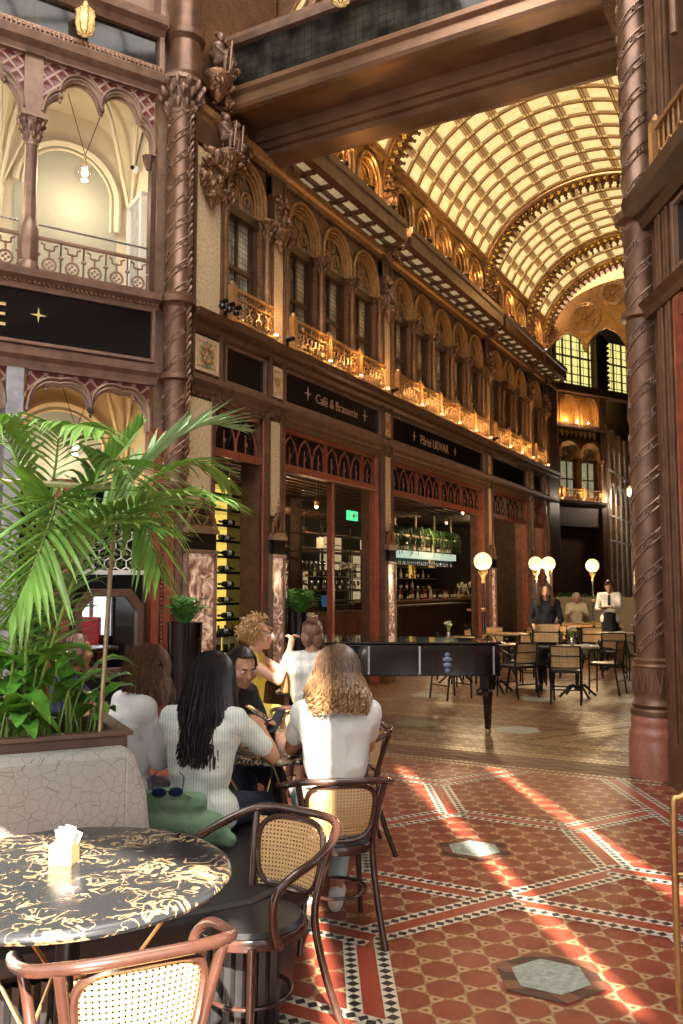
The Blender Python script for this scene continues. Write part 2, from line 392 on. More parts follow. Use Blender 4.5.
    def cap(s, p0, p1, r0, r1, n=10):   # tapered capsule, for remeshing
        p0, p1 = V(p0), V(p1); s.tube([p0, p1], [r0, r1], n); s.sph(p0, r0, n, 6); s.sph(p1, r1, n, 6); return s
    def mesh(s, name, smooth=False):
        me = bpy.data.meshes.new(name)
        me.from_pydata([tuple(v) for v in s.v], [], s.f)
        if s.uv:
            L = me.uv_layers.new(name='UVMap')
            for p in me.polygons:
                u = s.uv.get(p.index)
                if u and len(u) == p.loop_total:
                    for k, li in enumerate(p.loop_indices): L.data[li].uv = u[k]
        else:
            bm = bmesh.new(); bm.from_mesh(me); bmesh.ops.recalc_face_normals(bm, faces=bm.faces); bm.to_mesh(me); bm.free()
        if smooth: me.polygons.foreach_set('use_smooth', [True]*len(me.polygons))
        return me
    def build(s, name, mat, parent=None, smooth=False, bevel=0, wmod=None):
        me = s.mesh(name, smooth); me.materials.append(MAT[mat])
        o = bpy.data.objects.new(name, me); C.objects.link(o)
        if smooth is True and not wmod: me.set_sharp_from_angle(angle=R(42))
        if parent: par(o, parent)
        if bevel:
            b_ = o.modifiers.new('bevel', 'BEVEL'); b_.width = bevel; b_.segments = 2; b_.limit_method = 'ANGLE'
        return o
ROOTM = {}
def wm(o):
    m = Matrix.Translation(o.location) @ o.rotation_euler.to_matrix().to_4x4() @ Matrix.Diagonal((*o.scale, 1))
    if o.parent: return wm(o.parent) @ o.matrix_parent_inverse @ m
    return m
def par(o, p):
    o.parent = p; o.matrix_parent_inverse = wm(p).inverted()
def tag(o, label=None, cat=None, group=None, kind=None):
    if label: o['label'] = label
    if cat: o['category'] = cat
    if group: o['group'] = group
    if kind: o['kind'] = kind
    return o
def thing(name, label, cat, loc=(0, 0, 0), rz=0, group=None, kind=None):
    o = bpy.data.objects.new(name, None); C.objects.link(o); o.empty_display_size = 0.1
    o.location = loc; o.rotation_euler = (0, 0, rz)
    return tag(o, label, cat, group, kind)
def struct(o): o['kind'] = 'structure'; return o
KIDS = {}
def tree(o):
    return [c for c in bpy.data.objects if c.parent == o]
def dup(root, loc, rz=0, label=None, group=None, cat=None, scale=None, name=None):
    r = root.copy(); C.objects.link(r); r.location = loc; r.rotation_euler = (0, 0, rz)
    if scale: r.scale = scale
    if name: r.name = name
    if label: r['label'] = label
    if group: r['group'] = group
    if cat: r['category'] = cat
    kids = KIDS.get(root.name)
    if kids is None:
        kids = [(c, [d for d in tree(c)]) for c in tree(root)]; KIDS[root.name] = kids
    for c, gs in kids:
        k = c.copy(); C.objects.link(k); k.parent = r; k.matrix_parent_inverse = c.matrix_parent_inverse.copy()
        for g in gs:
            h = g.copy(); C.objects.link(h); h.parent = k; h.matrix_parent_inverse = g.matrix_parent_inverse.copy()
    return r
def WM(origin, deg): return Matrix.Translation(origin) @ Matrix.Rotation(R(deg), 4, 'Z')
def arc(cx, cz, r, a0, a1, n, rz=None):
    rz = rz or r
    return [(cx+r*cos(a0+(a1-a0)*k/n), cz+rz*sin(a0+(a1-a0)*k/n)) for k in range(n+1)]
def unit(a, b):   # rotation taking z to (b-a)
    return (V(b)-V(a)).to_track_quat('Z', 'Y').to_matrix()
simple('emblem_blue', (.16, .22, .32), .3, .3, .2, 8)
simple('wood_desk', (.10, .028, .016), .4, 0, .25, 6)
simple('wood_bar', (.22, .12, .06), .3, 0, .25, 6)
simple('wood_table', (.30, .20, .11), .35, 0, .25, 8)
simple('screen_blue', (.01, .03, .08), .2, 0, 0, 3, emit=(.02, .08, .2), es=.5)
simple('bottle_clear', (.5, .48, .42), .12, 0, .2, 6)
simple('bottle_red', (.28, .04, .02), .15, 0, .2, 6)
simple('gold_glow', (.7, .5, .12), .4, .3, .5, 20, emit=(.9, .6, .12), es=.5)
simple('brass_box', (.70, .55, .28), .4, .5, .1, 20)
simple('paper_white', (.85, .83, .82), .7, 0, .03, 20)
simple('paper_pink', (.85, .35, .45), .7, 0, .03, 20)
simple('wood_planter', (.14, .075, .05), .4, 0, .2, 12)
simple('brass_pale', (.75, .66, .42), .35, .3, .1, 12)
simple('leaf_planter', (.09, .26, .05), .45, 0, .5, 8)
fabric('cloth_navyblue', (.02, .03, .12)); fabric('cloth_cream2', (.62, .55, .40)); fabric('cloth_grey2', (.30, .29, .28))
simple('glass_blue', (.015, .03, .10), .12, 0, .1, 8)

simple('bronze_warm', (0.23, 0.125, 0.065), 0.38, 0.3, 0.3, 7, 0.15, 90)
leaded('tympanum_pale', (0.08, 0.05, 0.03), (0.62, 0.50, 0.34), 9, 9, rough=0.3)
# ================================================================ ARCHITECTURE
XW = -6.27                       # plane of the left arcade wall
PW = WM((XW, 0, 0), 90)          # wall frames: x right, y into the wall, z up
LW = WM((XW, 7.79, 0), 61.2)
RW = WM((-1.15, 7.79, 0), -61.2) @ Matrix.Translation((.10, 0, 0))
RP = WM((-1.15, 0, 0), -90)      # right arcade wall (x = -Y)
FW = WM((-8.14, 31.98, 0), 60)
GW = WM((-6.79, 34.3, 0), 90)
PIL = [9.60, 13.08, 18.45, 21.85, 23.35]
NW = [1, 3, 5, 3, 1]
wn = [0]; tn = [0]

def st(mb, name, mat, **k): return struct(mb.build(name, mat, **k))

# ---- floors
def poly_obj(name, pts, z, mat, org=(0, 0)):
    mb = MB(); i = mb._a([(x-org[0], y-org[1], z) for x, y in pts]); mb.f.append(tuple(range(i, i+len(pts))))
    o = mb.build(name, mat); o.location = (org[0], org[1], 0); return struct(o)
tq = math.tan(R(29))
poly_obj('floor', [(-9, -3), (8, -3), (8, 0), (0.9, 4.6), (0, 6.1), (-0.6, 7.5), (-6.9, 7.5), (-9, 3)], 0, 'tiles_red', (-0.99, 3.63))
poly_obj('floor_threshold', [(-7.2, 7.44), (0, 7.44), (0, 8.15), (-7.2, 8.15)], 0.001, 'chevron_brown')
poly_obj('floor_arcade', [(-16, 8.15), (1.5, 8.15), (1.5, 46), (-16, 46)], 0, 'tiles_passage')
poly_obj('floor_shop', [(-16, -3), (-9, -3), (-9, 3), (-6.9, 7.5), (-7.2, 8.15), (-16, 8.15)], -0.002, 'wood_brown')
# inlaid guilloche borders
def strips(name, segs, w, mat, z=0.003, ext=0.0):
    mb = MB()
    for k, (a, b_) in enumerate(segs):
        a, b_ = V((*a, 0)), V((*b_, 0)); d = (b_-a).normalized(); a = a-d*ext; b_ = b_+d*ext
        nrm = V((-d.y, d.x, 0))*w/2; L = (b_-a).length; zz = V((0, 0, z+0.00013*k))
        mb.quad(a-nrm+zz, b_-nrm+zz, b_+nrm+zz, a+nrm+zz, [(0, 0), (L, 0), (L, 1), (0, 1)])
    return st(mb, name, mat)
h = 0.86; c2 = V((-0.99, 3.63)); 
def hx(c, k): return (c[0]+h*cos(R(60*k)), c[1]+h*sin(R(60*k)))
h2 = c2; h1 = V((c2.x-h, c2.y+h*math.sqrt(3)))
segs = []
def hexagon(c, ks=range(6)):
    for k in ks:
        a, b_ = hx(c, k), hx(c, k+1)
        key = tuple(sorted([(round(a[0], 2), round(a[1], 2)), (round(b_[0], 2), round(b_[1], 2))]))
        if key not in seen: seen.add(key); segs.append((a, b_))
seen = set()
hexagon(h1); hexagon(h2)
P1 = hx(h1, 5); P2 = hx(h1, 0); P3 = hx(h1, 1); Rr_ = hx(h1, 4); Q = hx(h2, 3)
P6 = (P3[0]+h/2, P3[1]+h*.866)
segs += [(P2, (P2[0]+1.4, P2[1])), (Q, (Q[0]-1.4, Q[1])), (P3, P6), (P6, (P6[0]-0.48, P6[1]+0.83)), (P6, (P6[0]+0.9, P6[1]-1.55)),
         (hx(h1, 2), (hx(h1, 2)[0]-0.43, hx(h1, 2)[1]+0.745)), ((-2.70, 6.66), (-2.25, 7.40)), ((-2.70, 6.66), (-3.7, 6.66)), (hx(h1, 3), (hx(h1, 3)[0]-0.86, hx(h1, 3)[1])),
         (hx(h2, 4), (hx(h2, 4)[0]-0.86, hx(h2, 4)[1])), (hx(h2, 5), (hx(h2, 5)[0]+0.43, hx(h2, 5)[1]-0.745)), (hx(h2, 1), (hx(h2, 1)[0]+0.86, hx(h2, 1)[1])),
         (hx(h2, 4), (hx(h2, 4)[0]-.43, hx(h2, 4)[1]-.745))]
strips('floor_border', segs, 0.20, 'border_tiles', ext=0.05)
strips('floor_edge_border', [((-6.3, 7.52), (-1.1, 7.44)), ((-6.3, 7.62), (-1.1, 7.54))], 0.05, 'border_single')
strips('floor_arcade_border', [((-6.2, 8.16), (-1.2, 8.16)), ((-6.2, 8.85), (-1.2, 8.85)), ((-6.2, 10.0), (-1.2, 10.0)), ((-6.2, 11.2), (-2.4, 11.2)),
        ((-2.75, 9.0), (-1.3, 11.6)), ((-2.45, 8.9), (-1.0, 11.5)), ((-6.2, 15.0), (-1.2, 15.0))], 0.16, 'border_brown')
def hexpatch(name, c, r, mat, z, rot=0, sy=1):
    mb = MB(); i = mb._a([(c[0]+r*cos(R(60*k)+rot), c[1]+sy*r*sin(R(60*k)+rot), z) for k in range(6)]); mb.f.append(tuple(range(i, i+6)))
    return st(mb, name, mat)
for c in (h1, h2):
    hexpatch('floor_inlay', c, 0.235, 'border_single' if 0 else 'chevron_brown', 0.004); hexpatch('floor_inlay', c, 0.165, 'inlay_grey', 0.006)
for c in ((-4.1, 9.4), (-2.9, 9.5), (-3.4, 12.2), (-5.0, 11.9), (-2.2, 12.6)):
    hexpatch('floor_inlay', c, 0.27, 'inlay_grey', 0.004)

# ---- profile mouldings
def mould(name, M, x0, x1, prof, mat):
    mb = MB(M); mb.prism(prof, x0, x1, 'x'); return st(mb, name, mat)
def dentils(mb, x0, x1, z0, z1, y0, y1, pitch):
    k = x0
    while k < x1: mb.box(k, k+pitch*0.55, y0, y1, z0, z1); k += pitch
def lumps(mb, c, size, n, r, seed=0):      # leaf and scroll clusters of cast metal
    rn = random.Random(seed)
    for k in range(n):
        p = V(c)+V((rn.uniform(-1, 1)*size[0], rn.uniform(-1, 1)*size[1], rn.uniform(-1, 1)*size[2]))
        q = rn.uniform(0.6, 1.3)*r
        mb.sph(p, (q, q*0.7, q*1.5), 6, 4, Euler((rn.uniform(-1, 1), rn.uniform(-1, 1), rn.uniform(-3, 3))).to_matrix())
def leafcap(mb, c, r0, r1, hh, seed=0, n=10):
    c = V(c)
    mb.lathe(c, [(r0, 0), (r0*1.1, hh*.08), (r0, hh*.14), (r0*1.05, hh*.5), (r1*.9, hh*.86), (r1, hh*.88), (r1, hh)], 12)
    for row, (zz, rr) in enumerate(((0.25, r0*1.12), (0.55, (r0+r1)*.58), (0.8, r1*.98))):
        for k in range(n):
            a = 2*pi*(k+row*.5)/n
            p = c+V((rr*cos(a), rr*sin(a), hh*zz))
            mb.sph(p, (hh*.07, hh*.10, hh*.16), 6, 4, Euler((0.4, 0, a+pi/2)).to_matrix())

# ---- one storey of the arcade wall
def window_proto(w=0.966):
    c = w/2; root = thing('window_1', None, None)
    mb = MB(); R0 = 0.40; sp = 6.70
    A = [(0, sp)]+[(c+R0*cos(pi-pi*k/16), sp+R0*1.08*sin(pi*k/16)) for k in range(17)]+[(w, sp)]
    B = [(p[0], 7.30) for p in A]
    mb.band(A, B, -0.02, 0.12); mb.box(0, c-R0, -0.02, 0.16, 4.86, sp); mb.box(c+R0, w, -0.02, 0.16, 4.86, sp)
    mb.build('wall_panel', 'bronze_carved', root)
    mb = MB()
    for k, (r, y, t) in enumerate(((0.43, -0.06, 0.026), (0.385, -0.03, 0.024), (0.345, 0.0, 0.022), (0.31, 0.03, 0.02))):
        pts = [(c-r, y, sp-0.18)]+[(c+r*cos(pi-pi*j/18), y, sp+r*1.08*sin(pi*j/18)) for j in range(19)]+[(c+r, y, sp-0.18)]
        mb.tube(pts, t, 6)
    mb.build('arch_moulding', 'gilt_soft', root, True)
    mb = MB()      # tracery: two lancets and a pierced roundel
    for s in (-1, 1):
        cx = c+s*0.145
        mb.tube([(cx-0.125, 0.05, 6.52), (cx-0.125, 0.05, 6.66)]+[(cx+0.125*cos(pi-pi*j/8), 0.05, 6.66+0.16*sin(pi*j/8)) for j in range(9)]+[(cx+0.125, 0.05, 6.52)], 0.015, 6)
        mb.tube([(cx+0.06*cos(t), 0.05, 6.70+0.06*sin(t)) for t in [2*pi*j/8 for j in range(8)]], 0.010, 5, True)
    mb.tube([(c+0.10*cos(t), 0.05, 6.93+0.10*sin(t)) for t in [2*pi*j/12 for j in range(12)]], 0.016, 6, True)
    for j in range(4):
        a = pi/4+j*pi/2; mb.tube([(c+0.045*cos(a)+0.035*cos(t), 0.05, 6.93+0.045*sin(a)+0.035*sin(t)) for t in [2*pi*i/6 for i in range(6)]], 0.008, 4, True)
    mb.build('tracery', 'gilt_soft', root, True)
    mb = MB(); i0 = [(c+0.36*cos(pi-pi*j/16), sp+0.39*sin(pi*j/16)) for j in range(17)]
    mb.band([(p[0], 6.5) for p in i0], i0, 0.10, 0.11); o = mb.build('tympanum_glass', 'tympanum_pale', root)
    mb = MB(); f = 0.33
    mb.box(c-f-.07, c-f, .05, .16, 4.98, 6.46); mb.box(c+f, c+f+.07, .05, .16, 4.98, 6.46); mb.box(c-f-.07, c+f+.07, .02, .16, 6.40, 6.52); mb.box(c-f, c+f, .05, .16, 4.98, 5.06)
    mb.box(c-f, c+f, .08, .14, 5.70, 5.76); mb.box(c-.02, c+.02, .09, .14, 5.06, 6.40)
    mb.box(c-f, c-f+.05, .09, .14, 5.06, 6.4); mb.box(c+f-.05, c+f, .09, .14, 5.06, 6.4)
    mb.build('window_frame', 'bronze_dark', root)
    mb = MB(); mb.quad((c-f, .13, 5.02), (c+f, .13, 5.02), (c+f, .13, 6.42), (c-f, .13, 6.42), [(0, 0), (.66, 0), (.66, 1.4), (0, 1.4)])
    mb.build('pane', 'window_leaded', root)
    mb = MB()
    for x in (0.0, w):
        mb.lathe((x, -0.06, 5.0), [(0.085, 0), (0.085, .06), (0.06, .1), (0.052, .14), (0.048, 1.25), (0.065, 1.28), (.05, 1.3)], 8)
        leafcap(mb, (x, -0.06, 6.3), 0.05, 0.115, 0.24, 3, 8)
    mb.build('colonnette', 'bronze_warm', root, True)
    return root
def balustrade_proto(w=0.966):
    root = thing('balcony_balustrade', None, None); y = -0.15; c = w/2
    mb = MB(); mb.box(.09, w-.004, y-.03, y+.03, 5.29, 5.33); mb.box(.09, w-.004, y-.025, y+.025, 4.90, 4.93); mb.box(.09, w-.004, y-.02, y+.02, 5.19, 5.205)
    mb.build('rail', 'gilt', root)
    mb = MB(); q = 4; p = (w-.13)/q
    for k in range(q):
        x = .11+(k+.5)*p
        mb.tube([(x+.062*cos(t), y, 5.0+.062*sin(t)) for t in [2*pi*j/10 for j in range(10)]], .011, 5, True)
        for j in range(4):
            a = j*pi/2; mb.sph((x+.026*cos(a), y, 5.0+.026*sin(a)), .014, 5, 4)
        mb.tube([(x, y, 5.06), (x, y, 5.14)], .012, 5)
        for s in (-1, 1):
            mb.tube([(x, y, 5.13), (x+s*.05, y, 5.15), (x+s*.07, y, 5.20), (x+s*.045, y, 5.24), (x+s*.02, y, 5.22)], .010, 5)
            mb.tube([(x+s*p/2, y, 4.92), (x+s*p/2, y, 5.29)], .009, 5)
            mb.sph((x+s*.075, y, 5.09), .016, 5, 4)
        mb.sph((x, y, 5.26), .018, 5, 4)
    mb.build('openwork', 'gilt', root)
    mb = MB()
    mb.box(.0, .088, y-.045, y+.045, 4.86, 5.35); mb.lathe((.044, y, 5.35), [(.03, 0), (.038, .03), (.012, .06)], 8)
    mb.build('post', 'gilt', root)
    return root
WP = window_proto(); BP = balustrade_proto()
used = {'w': False, 'b': False}
def winname():
    wn[0] += 1; return 'window_%d' % wn[0]
def put(M, x, z=0):
    m = M @ Matrix.Translation((x, 0, z)); return m.translation, m.to_euler().z
ORD = ['first', 'second', 'third', 'fourth', 'fifth', 'sixth', 'seventh', 'eighth', 'ninth', 'tenth', 'eleventh', 'twelfth', 'thirteenth', 'fourteenth', 'fifteenth']
upl = []
def uplight(M, x, y, z, where, energy=9):
    p = (M @ Matrix.Translation((x, y, z))).translation
    t = thing('uplight', 'warm uplight at %s' % where, 'lamp', p, 0, 'uplights along the balcony ledge')
    mb = MB(Matrix.Translation(p)); mb.lathe((0, 0, 0), [(.03, 0), (.034, .02), (.03, .05)], 8); mb.build('lamp_housing', 'gilt', t)
    mb = MB(Matrix.Translation(p)); mb.sph((0, 0, .065), (.03, .03, .022), 8, 5); mb.build('bulb', 'bulb', t, True)
    L = bpy.data.lights.new('uplight_glow', 'POINT'); L.energy = energy; L.color = (1, .55, .2); L.shadow_soft_size = .03
    o = bpy.data.objects.new('uplight_glow', L); C.objects.link(o); o.location = (p[0]+.10, p[1], p[2]+.32); o.parent = t; o.matrix_parent_inverse = wm(t).inverted()

def windows(M, x0, n, w, placename, light=True):
    for k in range(n):
        loc, rz = put(M, x0+k*w)
        sx = w/0.966
        nm = winname()
        if not used['w']:
            r = WP; r.location = loc; r.rotation_euler = (0, 0, rz); used['w'] = True
        else: r = dup(WP, loc, rz, name=nm)
        r.scale = (sx, 1, 1); r['kind'] = 'structure'
        lab = 'gilded balustrade below the %s window of %s' % (ORD[k], placename) if n > 1 else 'gilded balustrade below the single window of %s' % placename
        if not used['b']:
            b_ = BP; b_.location = loc; b_.rotation_euler = (0, 0, rz); used['b'] = True; b_['label'] = lab; b_['category'] = 'balustrade'; b_['group'] = 'balcony balustrades'
        else: b_ = dup(BP, loc, rz, lab, 'balcony balustrades', 'balustrade')
        b_.scale = (sx, 1, 1)
        if light: uplight(M, x0+(k+1)*w-.02, -.22, 4.87, 'the foot of the %s window of %s' % (ORD[k], placename))

edges = [(8.40, 9.36)]+[(PIL[i]+.24, PIL[i+1]-.24) for i in range(4)]
names = ['the narrow first bay', 'the cafe bay', 'the long bay above the bar', 'the fourth arcade bay', 'the last arcade bay']
for (a, b_), n_, nm in zip(edges, NW, names):
    windows(PW, a, n_, (b_-a)/n_, nm)

# solid wall pieces behind everything
mb = MB(PW)
mb.box(7.6, 24.5, .30, .5, 4.1, 11.2)          # upper wall back
mb.box(7.6, 24.5, 0.0, .3, 3.82, 4.88)
mb.box(7.6, 24.5, 0.0, .3, 7.28, 8.0)
for p in PIL: mb.box(p-.25, p+.25, 0, .3, 3.8, 7.4); mb.box(p-.25-(.05 if p < 10 else 0), p+.25-(.05 if p < 10 else 0), 0, .3, 0, 3.9)
mb.box(7.7, 8.53, 0, .3, 3.8, 7.4); mb.box(7.62, 8.22, 0, .3, 0, 3.85); mb.box(23.6, 24.6, -.1, .4, 0, 8.3)
st(mb, 'wall_left', 'bronze')
# mouldings along the wall, each one profile
X0, X1 = 7.72, 24.5
mould('trim_1', PW, X0, X1, [(0, 4.62), (-.05, 4.62), (-.06, 4.66), (-.12, 4.70), (-.13, 4.76), (-.20, 4.78), (-.22, 4.86), (0, 4.86)], 'bronze')
mould('trim_2', PW, X0, X1, [(0, 3.82), (-.03, 3.82), (-.03, 3.90), (-.07, 3.93), (-.07, 4.0), (-.14, 4.03), (-.15, 4.09), (-.05, 4.12), (0, 4.12)], 'bronze_rose_daylit')
mould('trim_3', PW, X0, X1, [(0, 7.26), (-.05, 7.26), (-.07, 7.32), (-.12, 7.34), (-.14, 7.42), (-.08, 7.46), (0, 7.46)], 'gilt_soft')
mb = MB(PW); dentils(mb, X0, X1, 3.86, 3.90, -.055, -.02, .06); dentils(mb, X0, X1, 7.22, 7.26, -.05, 0, .07); st(mb, 'trim_4', 'bronze_carved')

# pilasters with beige stone faces, frieze tablets, gilded brackets and lit photo boxes
def pilaster(M, x, w, where, top=True, box=True, big=False):
    mb = MB(M); f = w/2; xu = x; xl_ = x-(.13 if big else .05 if x < 10 else 0)
    for q, a_, b_ in ((x, 3.85, 7.2), (xl_, 0, 3.85)): mb.box(q-f-.05, q-f, -.10, 0, a_, b_); mb.box(q+f, q+f+.05, -.10, 0, a_, b_)
    mb.box(x-f-.05, x+f+.05, -.08, 0, 6.95, 7.25); mb.box(xl_-f-.06, xl_+f+.06, -.12, 0, 0, .32); mb.box(xl_-f-.02, xl_+f+.02, -.03, .0, 0, 3.85)
    o = st(mb, 'pilaster', 'bronze')
    mb = MB(M); mb.box(xl_-f, xl_+f, -.07, 0, 2.55, 3.82); mb.box(x-f, x+f, -.07, 0, 4.90, 6.95 if not big else 6.9)
    s = mb.build('stone_face', 'stone_beige', o)
    mb = MB(M)
    mb.box(x-f, x+f, -.075, 0, 4.16, 4.58); mb.build('tablet', 'stone_beige', o)
    mb = MB(M); r = f*.7
    for q in (1, .8): mb.tube([(x-r*q, -.08, 4.22), (x+r*q, -.08, 4.22), (x+r*q, -.08, 4.52), (x-r*q, -.08, 4.52)], .006, 4, True)
    for k in range(8): a = 2*pi*k/8; mb.sph((x+r*.5*cos(a), -.08, 4.37+r*.55*sin(a)), .022 if not big else .04, 5, 4)
    mb.sph((x, -.08, 4.37), .03, 6, 4)
    mb.build('tablet_ornament', 'gilt_soft', o)
    if top:   # foliate console with a little canopy
        mb = MB(M); lumps(mb, (x, -.15, 6.62), (f*.8, .06, .30), 46, .045, int(x*10)); mb.lathe((x, -.12, 6.15), [(.01, 0), (.05, .1), (.1, .2), (.12, .3)], 8)
        mb.build('console', 'bronze_carved' , o, True)
    if box:
        x = xl_
        p = (M @ Matrix.Translation((x, -.12, 0))).translation
        t = thing('display_case', 'tall lit photo case on %s' % where, 'display case', p, 0, 'photo cases on the pilasters')
        mb = MB(M); mb.box(x-f-.03, x-f, -.16, -.07, .5, 2.0); mb.box(x+f, x+f+.03, -.16, -.07, .5, 2.0); mb.box(x-f-.03, x+f+.03, -.17, -.07, 1.98, 2.03); mb.box(x-f-.03, x+f+.03, -.17, -.07, .46, .52)
        mb.box(x-f-.04, x+f+.04, -.18, -.07, 2.22, 2.27); mb.build('case_frame', 'bronze_rose_daylit', t)
        mb = MB(M); mb.quad((x-f, -.13, .52), (x+f, -.13, .52), (x+f, -.13, 1.98), (x-f, -.13, 1.98), [(0, 0), (w, 0), (w, 1.5), (0, 1.5)]); mb.build('photo_panel', 'photo', t)
        mb = MB(M); mb.box(x-f, x+f, -.165, -.07, 2.03, 2.22); mb.build('name_plate', 'glass_black', t)
        mb = MB(M); y = -.14
        mb.box(x-f-.02, x+f+.02, -.17, -.07, 2.27, 2.31)
        for s in (-1, 1):
            mb.tube([(x+s*(f), y, 2.30), (x+s*f, y, 2.36), (x+s*f*.75, y, 2.46), (x+s*f*.3, y, 2.54), (x, y, 2.64)], .022, 6)
            mb.tube([(x+s*f*.95, y, 2.30), (x+s*f*.85, y, 2.38), (x+s*f*.5, y, 2.42), (x+s*.02, y, 2.30)], .014, 6)
            mb.sph((x+s*f*.8, y, 2.47), .022, 5, 4); mb.sph((x+s*f*.45, y, 2.56), .022, 5, 4)
        mb.tube([(x-f*.4, y, 2.43), (x-f*.25, y, 2.50), (x, y, 2.55), (x+f*.25, y, 2.50), (x+f*.4, y, 2.43)], .012, 6)
        mb.sph((x, y, 2.66), .028, 6, 4); mb.sph((x, y, 2.72), .016, 6, 4); mb.tube([(x, y, 2.64), (x, y, 2.78)], .008, 5)
        mb.build('canopy', 'bronze_carved', t, True)
    return o
# sepia architecture photograph on the cases
m, n, b = nt('photo')
uv = coords(n, 'UV'); w2 = N(n, 'ShaderNodeTexNoise', ins={'Vector': uv, 'Scale': 4.5, 'Detail': 5.0, 'Distortion': 2.5})
cc = ramp(n, w2.outputs[0], [(.36, (.13, .05, .03)), (.48, (.38, .20, .13)), (.60, (.72, .50, .36)), (.7, (.85, .70, .52))])
n.links.new(cc, b.inputs['Base Color']); n.links.new(cc, b.inputs['Emission Color']); b.inputs['Emission Strength'].default_value = .5; b.inputs['Roughness'].default_value = .25

pn = ['the pilaster between wine and cafe', 'the pilaster between cafe and bar', 'the pilaster at the far end of the bar', 'the second last arcade pilaster', 'the last arcade pilaster']
for p, q in zip(PIL, pn): pilaster(PW, p, .27, q)
pilaster(PW, 8.04, .50, 'the wide panel beside the spiral column', big=True)
# painted medallion on the wide tablet
simple('paint_sage', (.22, .27, .16), .6, 0, .2, 20)
mb = MB(PW)
for k in range(12):
    a = 2*pi*k/12; mb.sph((8.04+.12*cos(a), -.08, 4.37+.14*sin(a)), (.03, .008, .03), 6, 4)
mb.tube([(8.04+.07*cos(t), -.08, 4.37+.08*sin(t)) for t in [2*pi*j/12 for j in range(12)]], .01, 4, True)
o = mb.build('wall_medallion', 'paint_sage'); tag(o, 'green rosette painted on the beige tablet beside the spiral column', 'ornament')

# sign fascias
def fascia(M, x0, x1, lab, z0=4.16, z1=4.58, name='shop_sign', group='black glass shop fascias'):
    t = thing(name, lab, 'sign', (M @ Matrix.Translation(((x0+x1)/2, 0, z0))).translation, 0, group)
    mb = MB(M); mb.box(x0, x1, -.02, 0, z0, z1); mb.build('sign_glass', 'glass_black', t)
    mb = MB(M); w = .035
    mb.box(x0-w, x1+w, -.06, 0, z1, z1+w); mb.box(x0-w, x1+w, -.06, 0, z0-w, z0); mb.box(x0-w, x0, -.06, 0, z0, z1); mb.box(x1, x1+w, -.06, 0, z0, z1)
    mb.build('sign_frame', 'bronze_rose_daylit', t)
    return t
def letter(M, txt, x, z, size, mat, parent, y=-.026, sx=1.0, align='LEFT', serif=False, off=0.0):
    cu = bpy.data.curves.new('lettering', 'FONT'); cu.body = txt; cu.size = size; cu.extrude = .004; cu.align_x = align; cu.offset = off
    tmp = bpy.data.objects.new('tmp', cu); C.objects.link(tmp)
    bpy.context.view_layer.update()
    me = bpy.data.meshes.new_from_object(tmp.evaluated_get(bpy.context.evaluated_depsgraph_get())); bpy.data.objects.remove(tmp)
    me.transform(M @ Matrix.Translation((x, y, z)) @ Matrix.Rotation(pi/2, 4, 'X') @ Matrix.Diagonal((sx, 1, 1, 1)))
    me.materials.clear(); me.materials.append(MAT[mat])
    o = bpy.data.objects.new('lettering', me); C.objects.link(o); par(o, parent); return o
def star(mb, x, z, r, y=-.03):
    pts = []
    for k in range(8): a = pi/2+k*pi/4; q = r if k % 2 == 0 else r*.2; pts.append((x+q*cos(a), z+q*sin(a)))
    mb.prism(pts, y, y+.01)
f1 = fascia(PW, 8.48, 9.34, 'blank black glass fascia above the wine shelves')
f2 = fascia(PW, 9.86, 12.85, 'black cafe and brasserie fascia with small gold lettering')
letter(PW, 'Café & Brasserie', 11.4, 4.31, .20, 'pink_letter', f2, align='CENTER')
for q in (10.5, 12.33): mb = MB(PW); star(mb, q, 4.40, .10); mb.build('star', 'pink_letter', f2)
f3 = fascia(PW, 13.35, 18.2, 'long black fascia lettered with the name of the arcade')
letter(PW, 'Párisi UDVAR', 15.35, 4.28, .25, 'pink_letter', f3, align='CENTER')
for q in (14.35, 16.45): mb = MB(PW); star(mb, q, 4.38, .09); mb.build('star', 'pink_letter', f3)
fascia(PW, 18.72, 21.58, 'unlettered black fascia on the fourth bay'); fascia(PW, 22.12, 23.1, 'short black fascia on the last narrow bay')

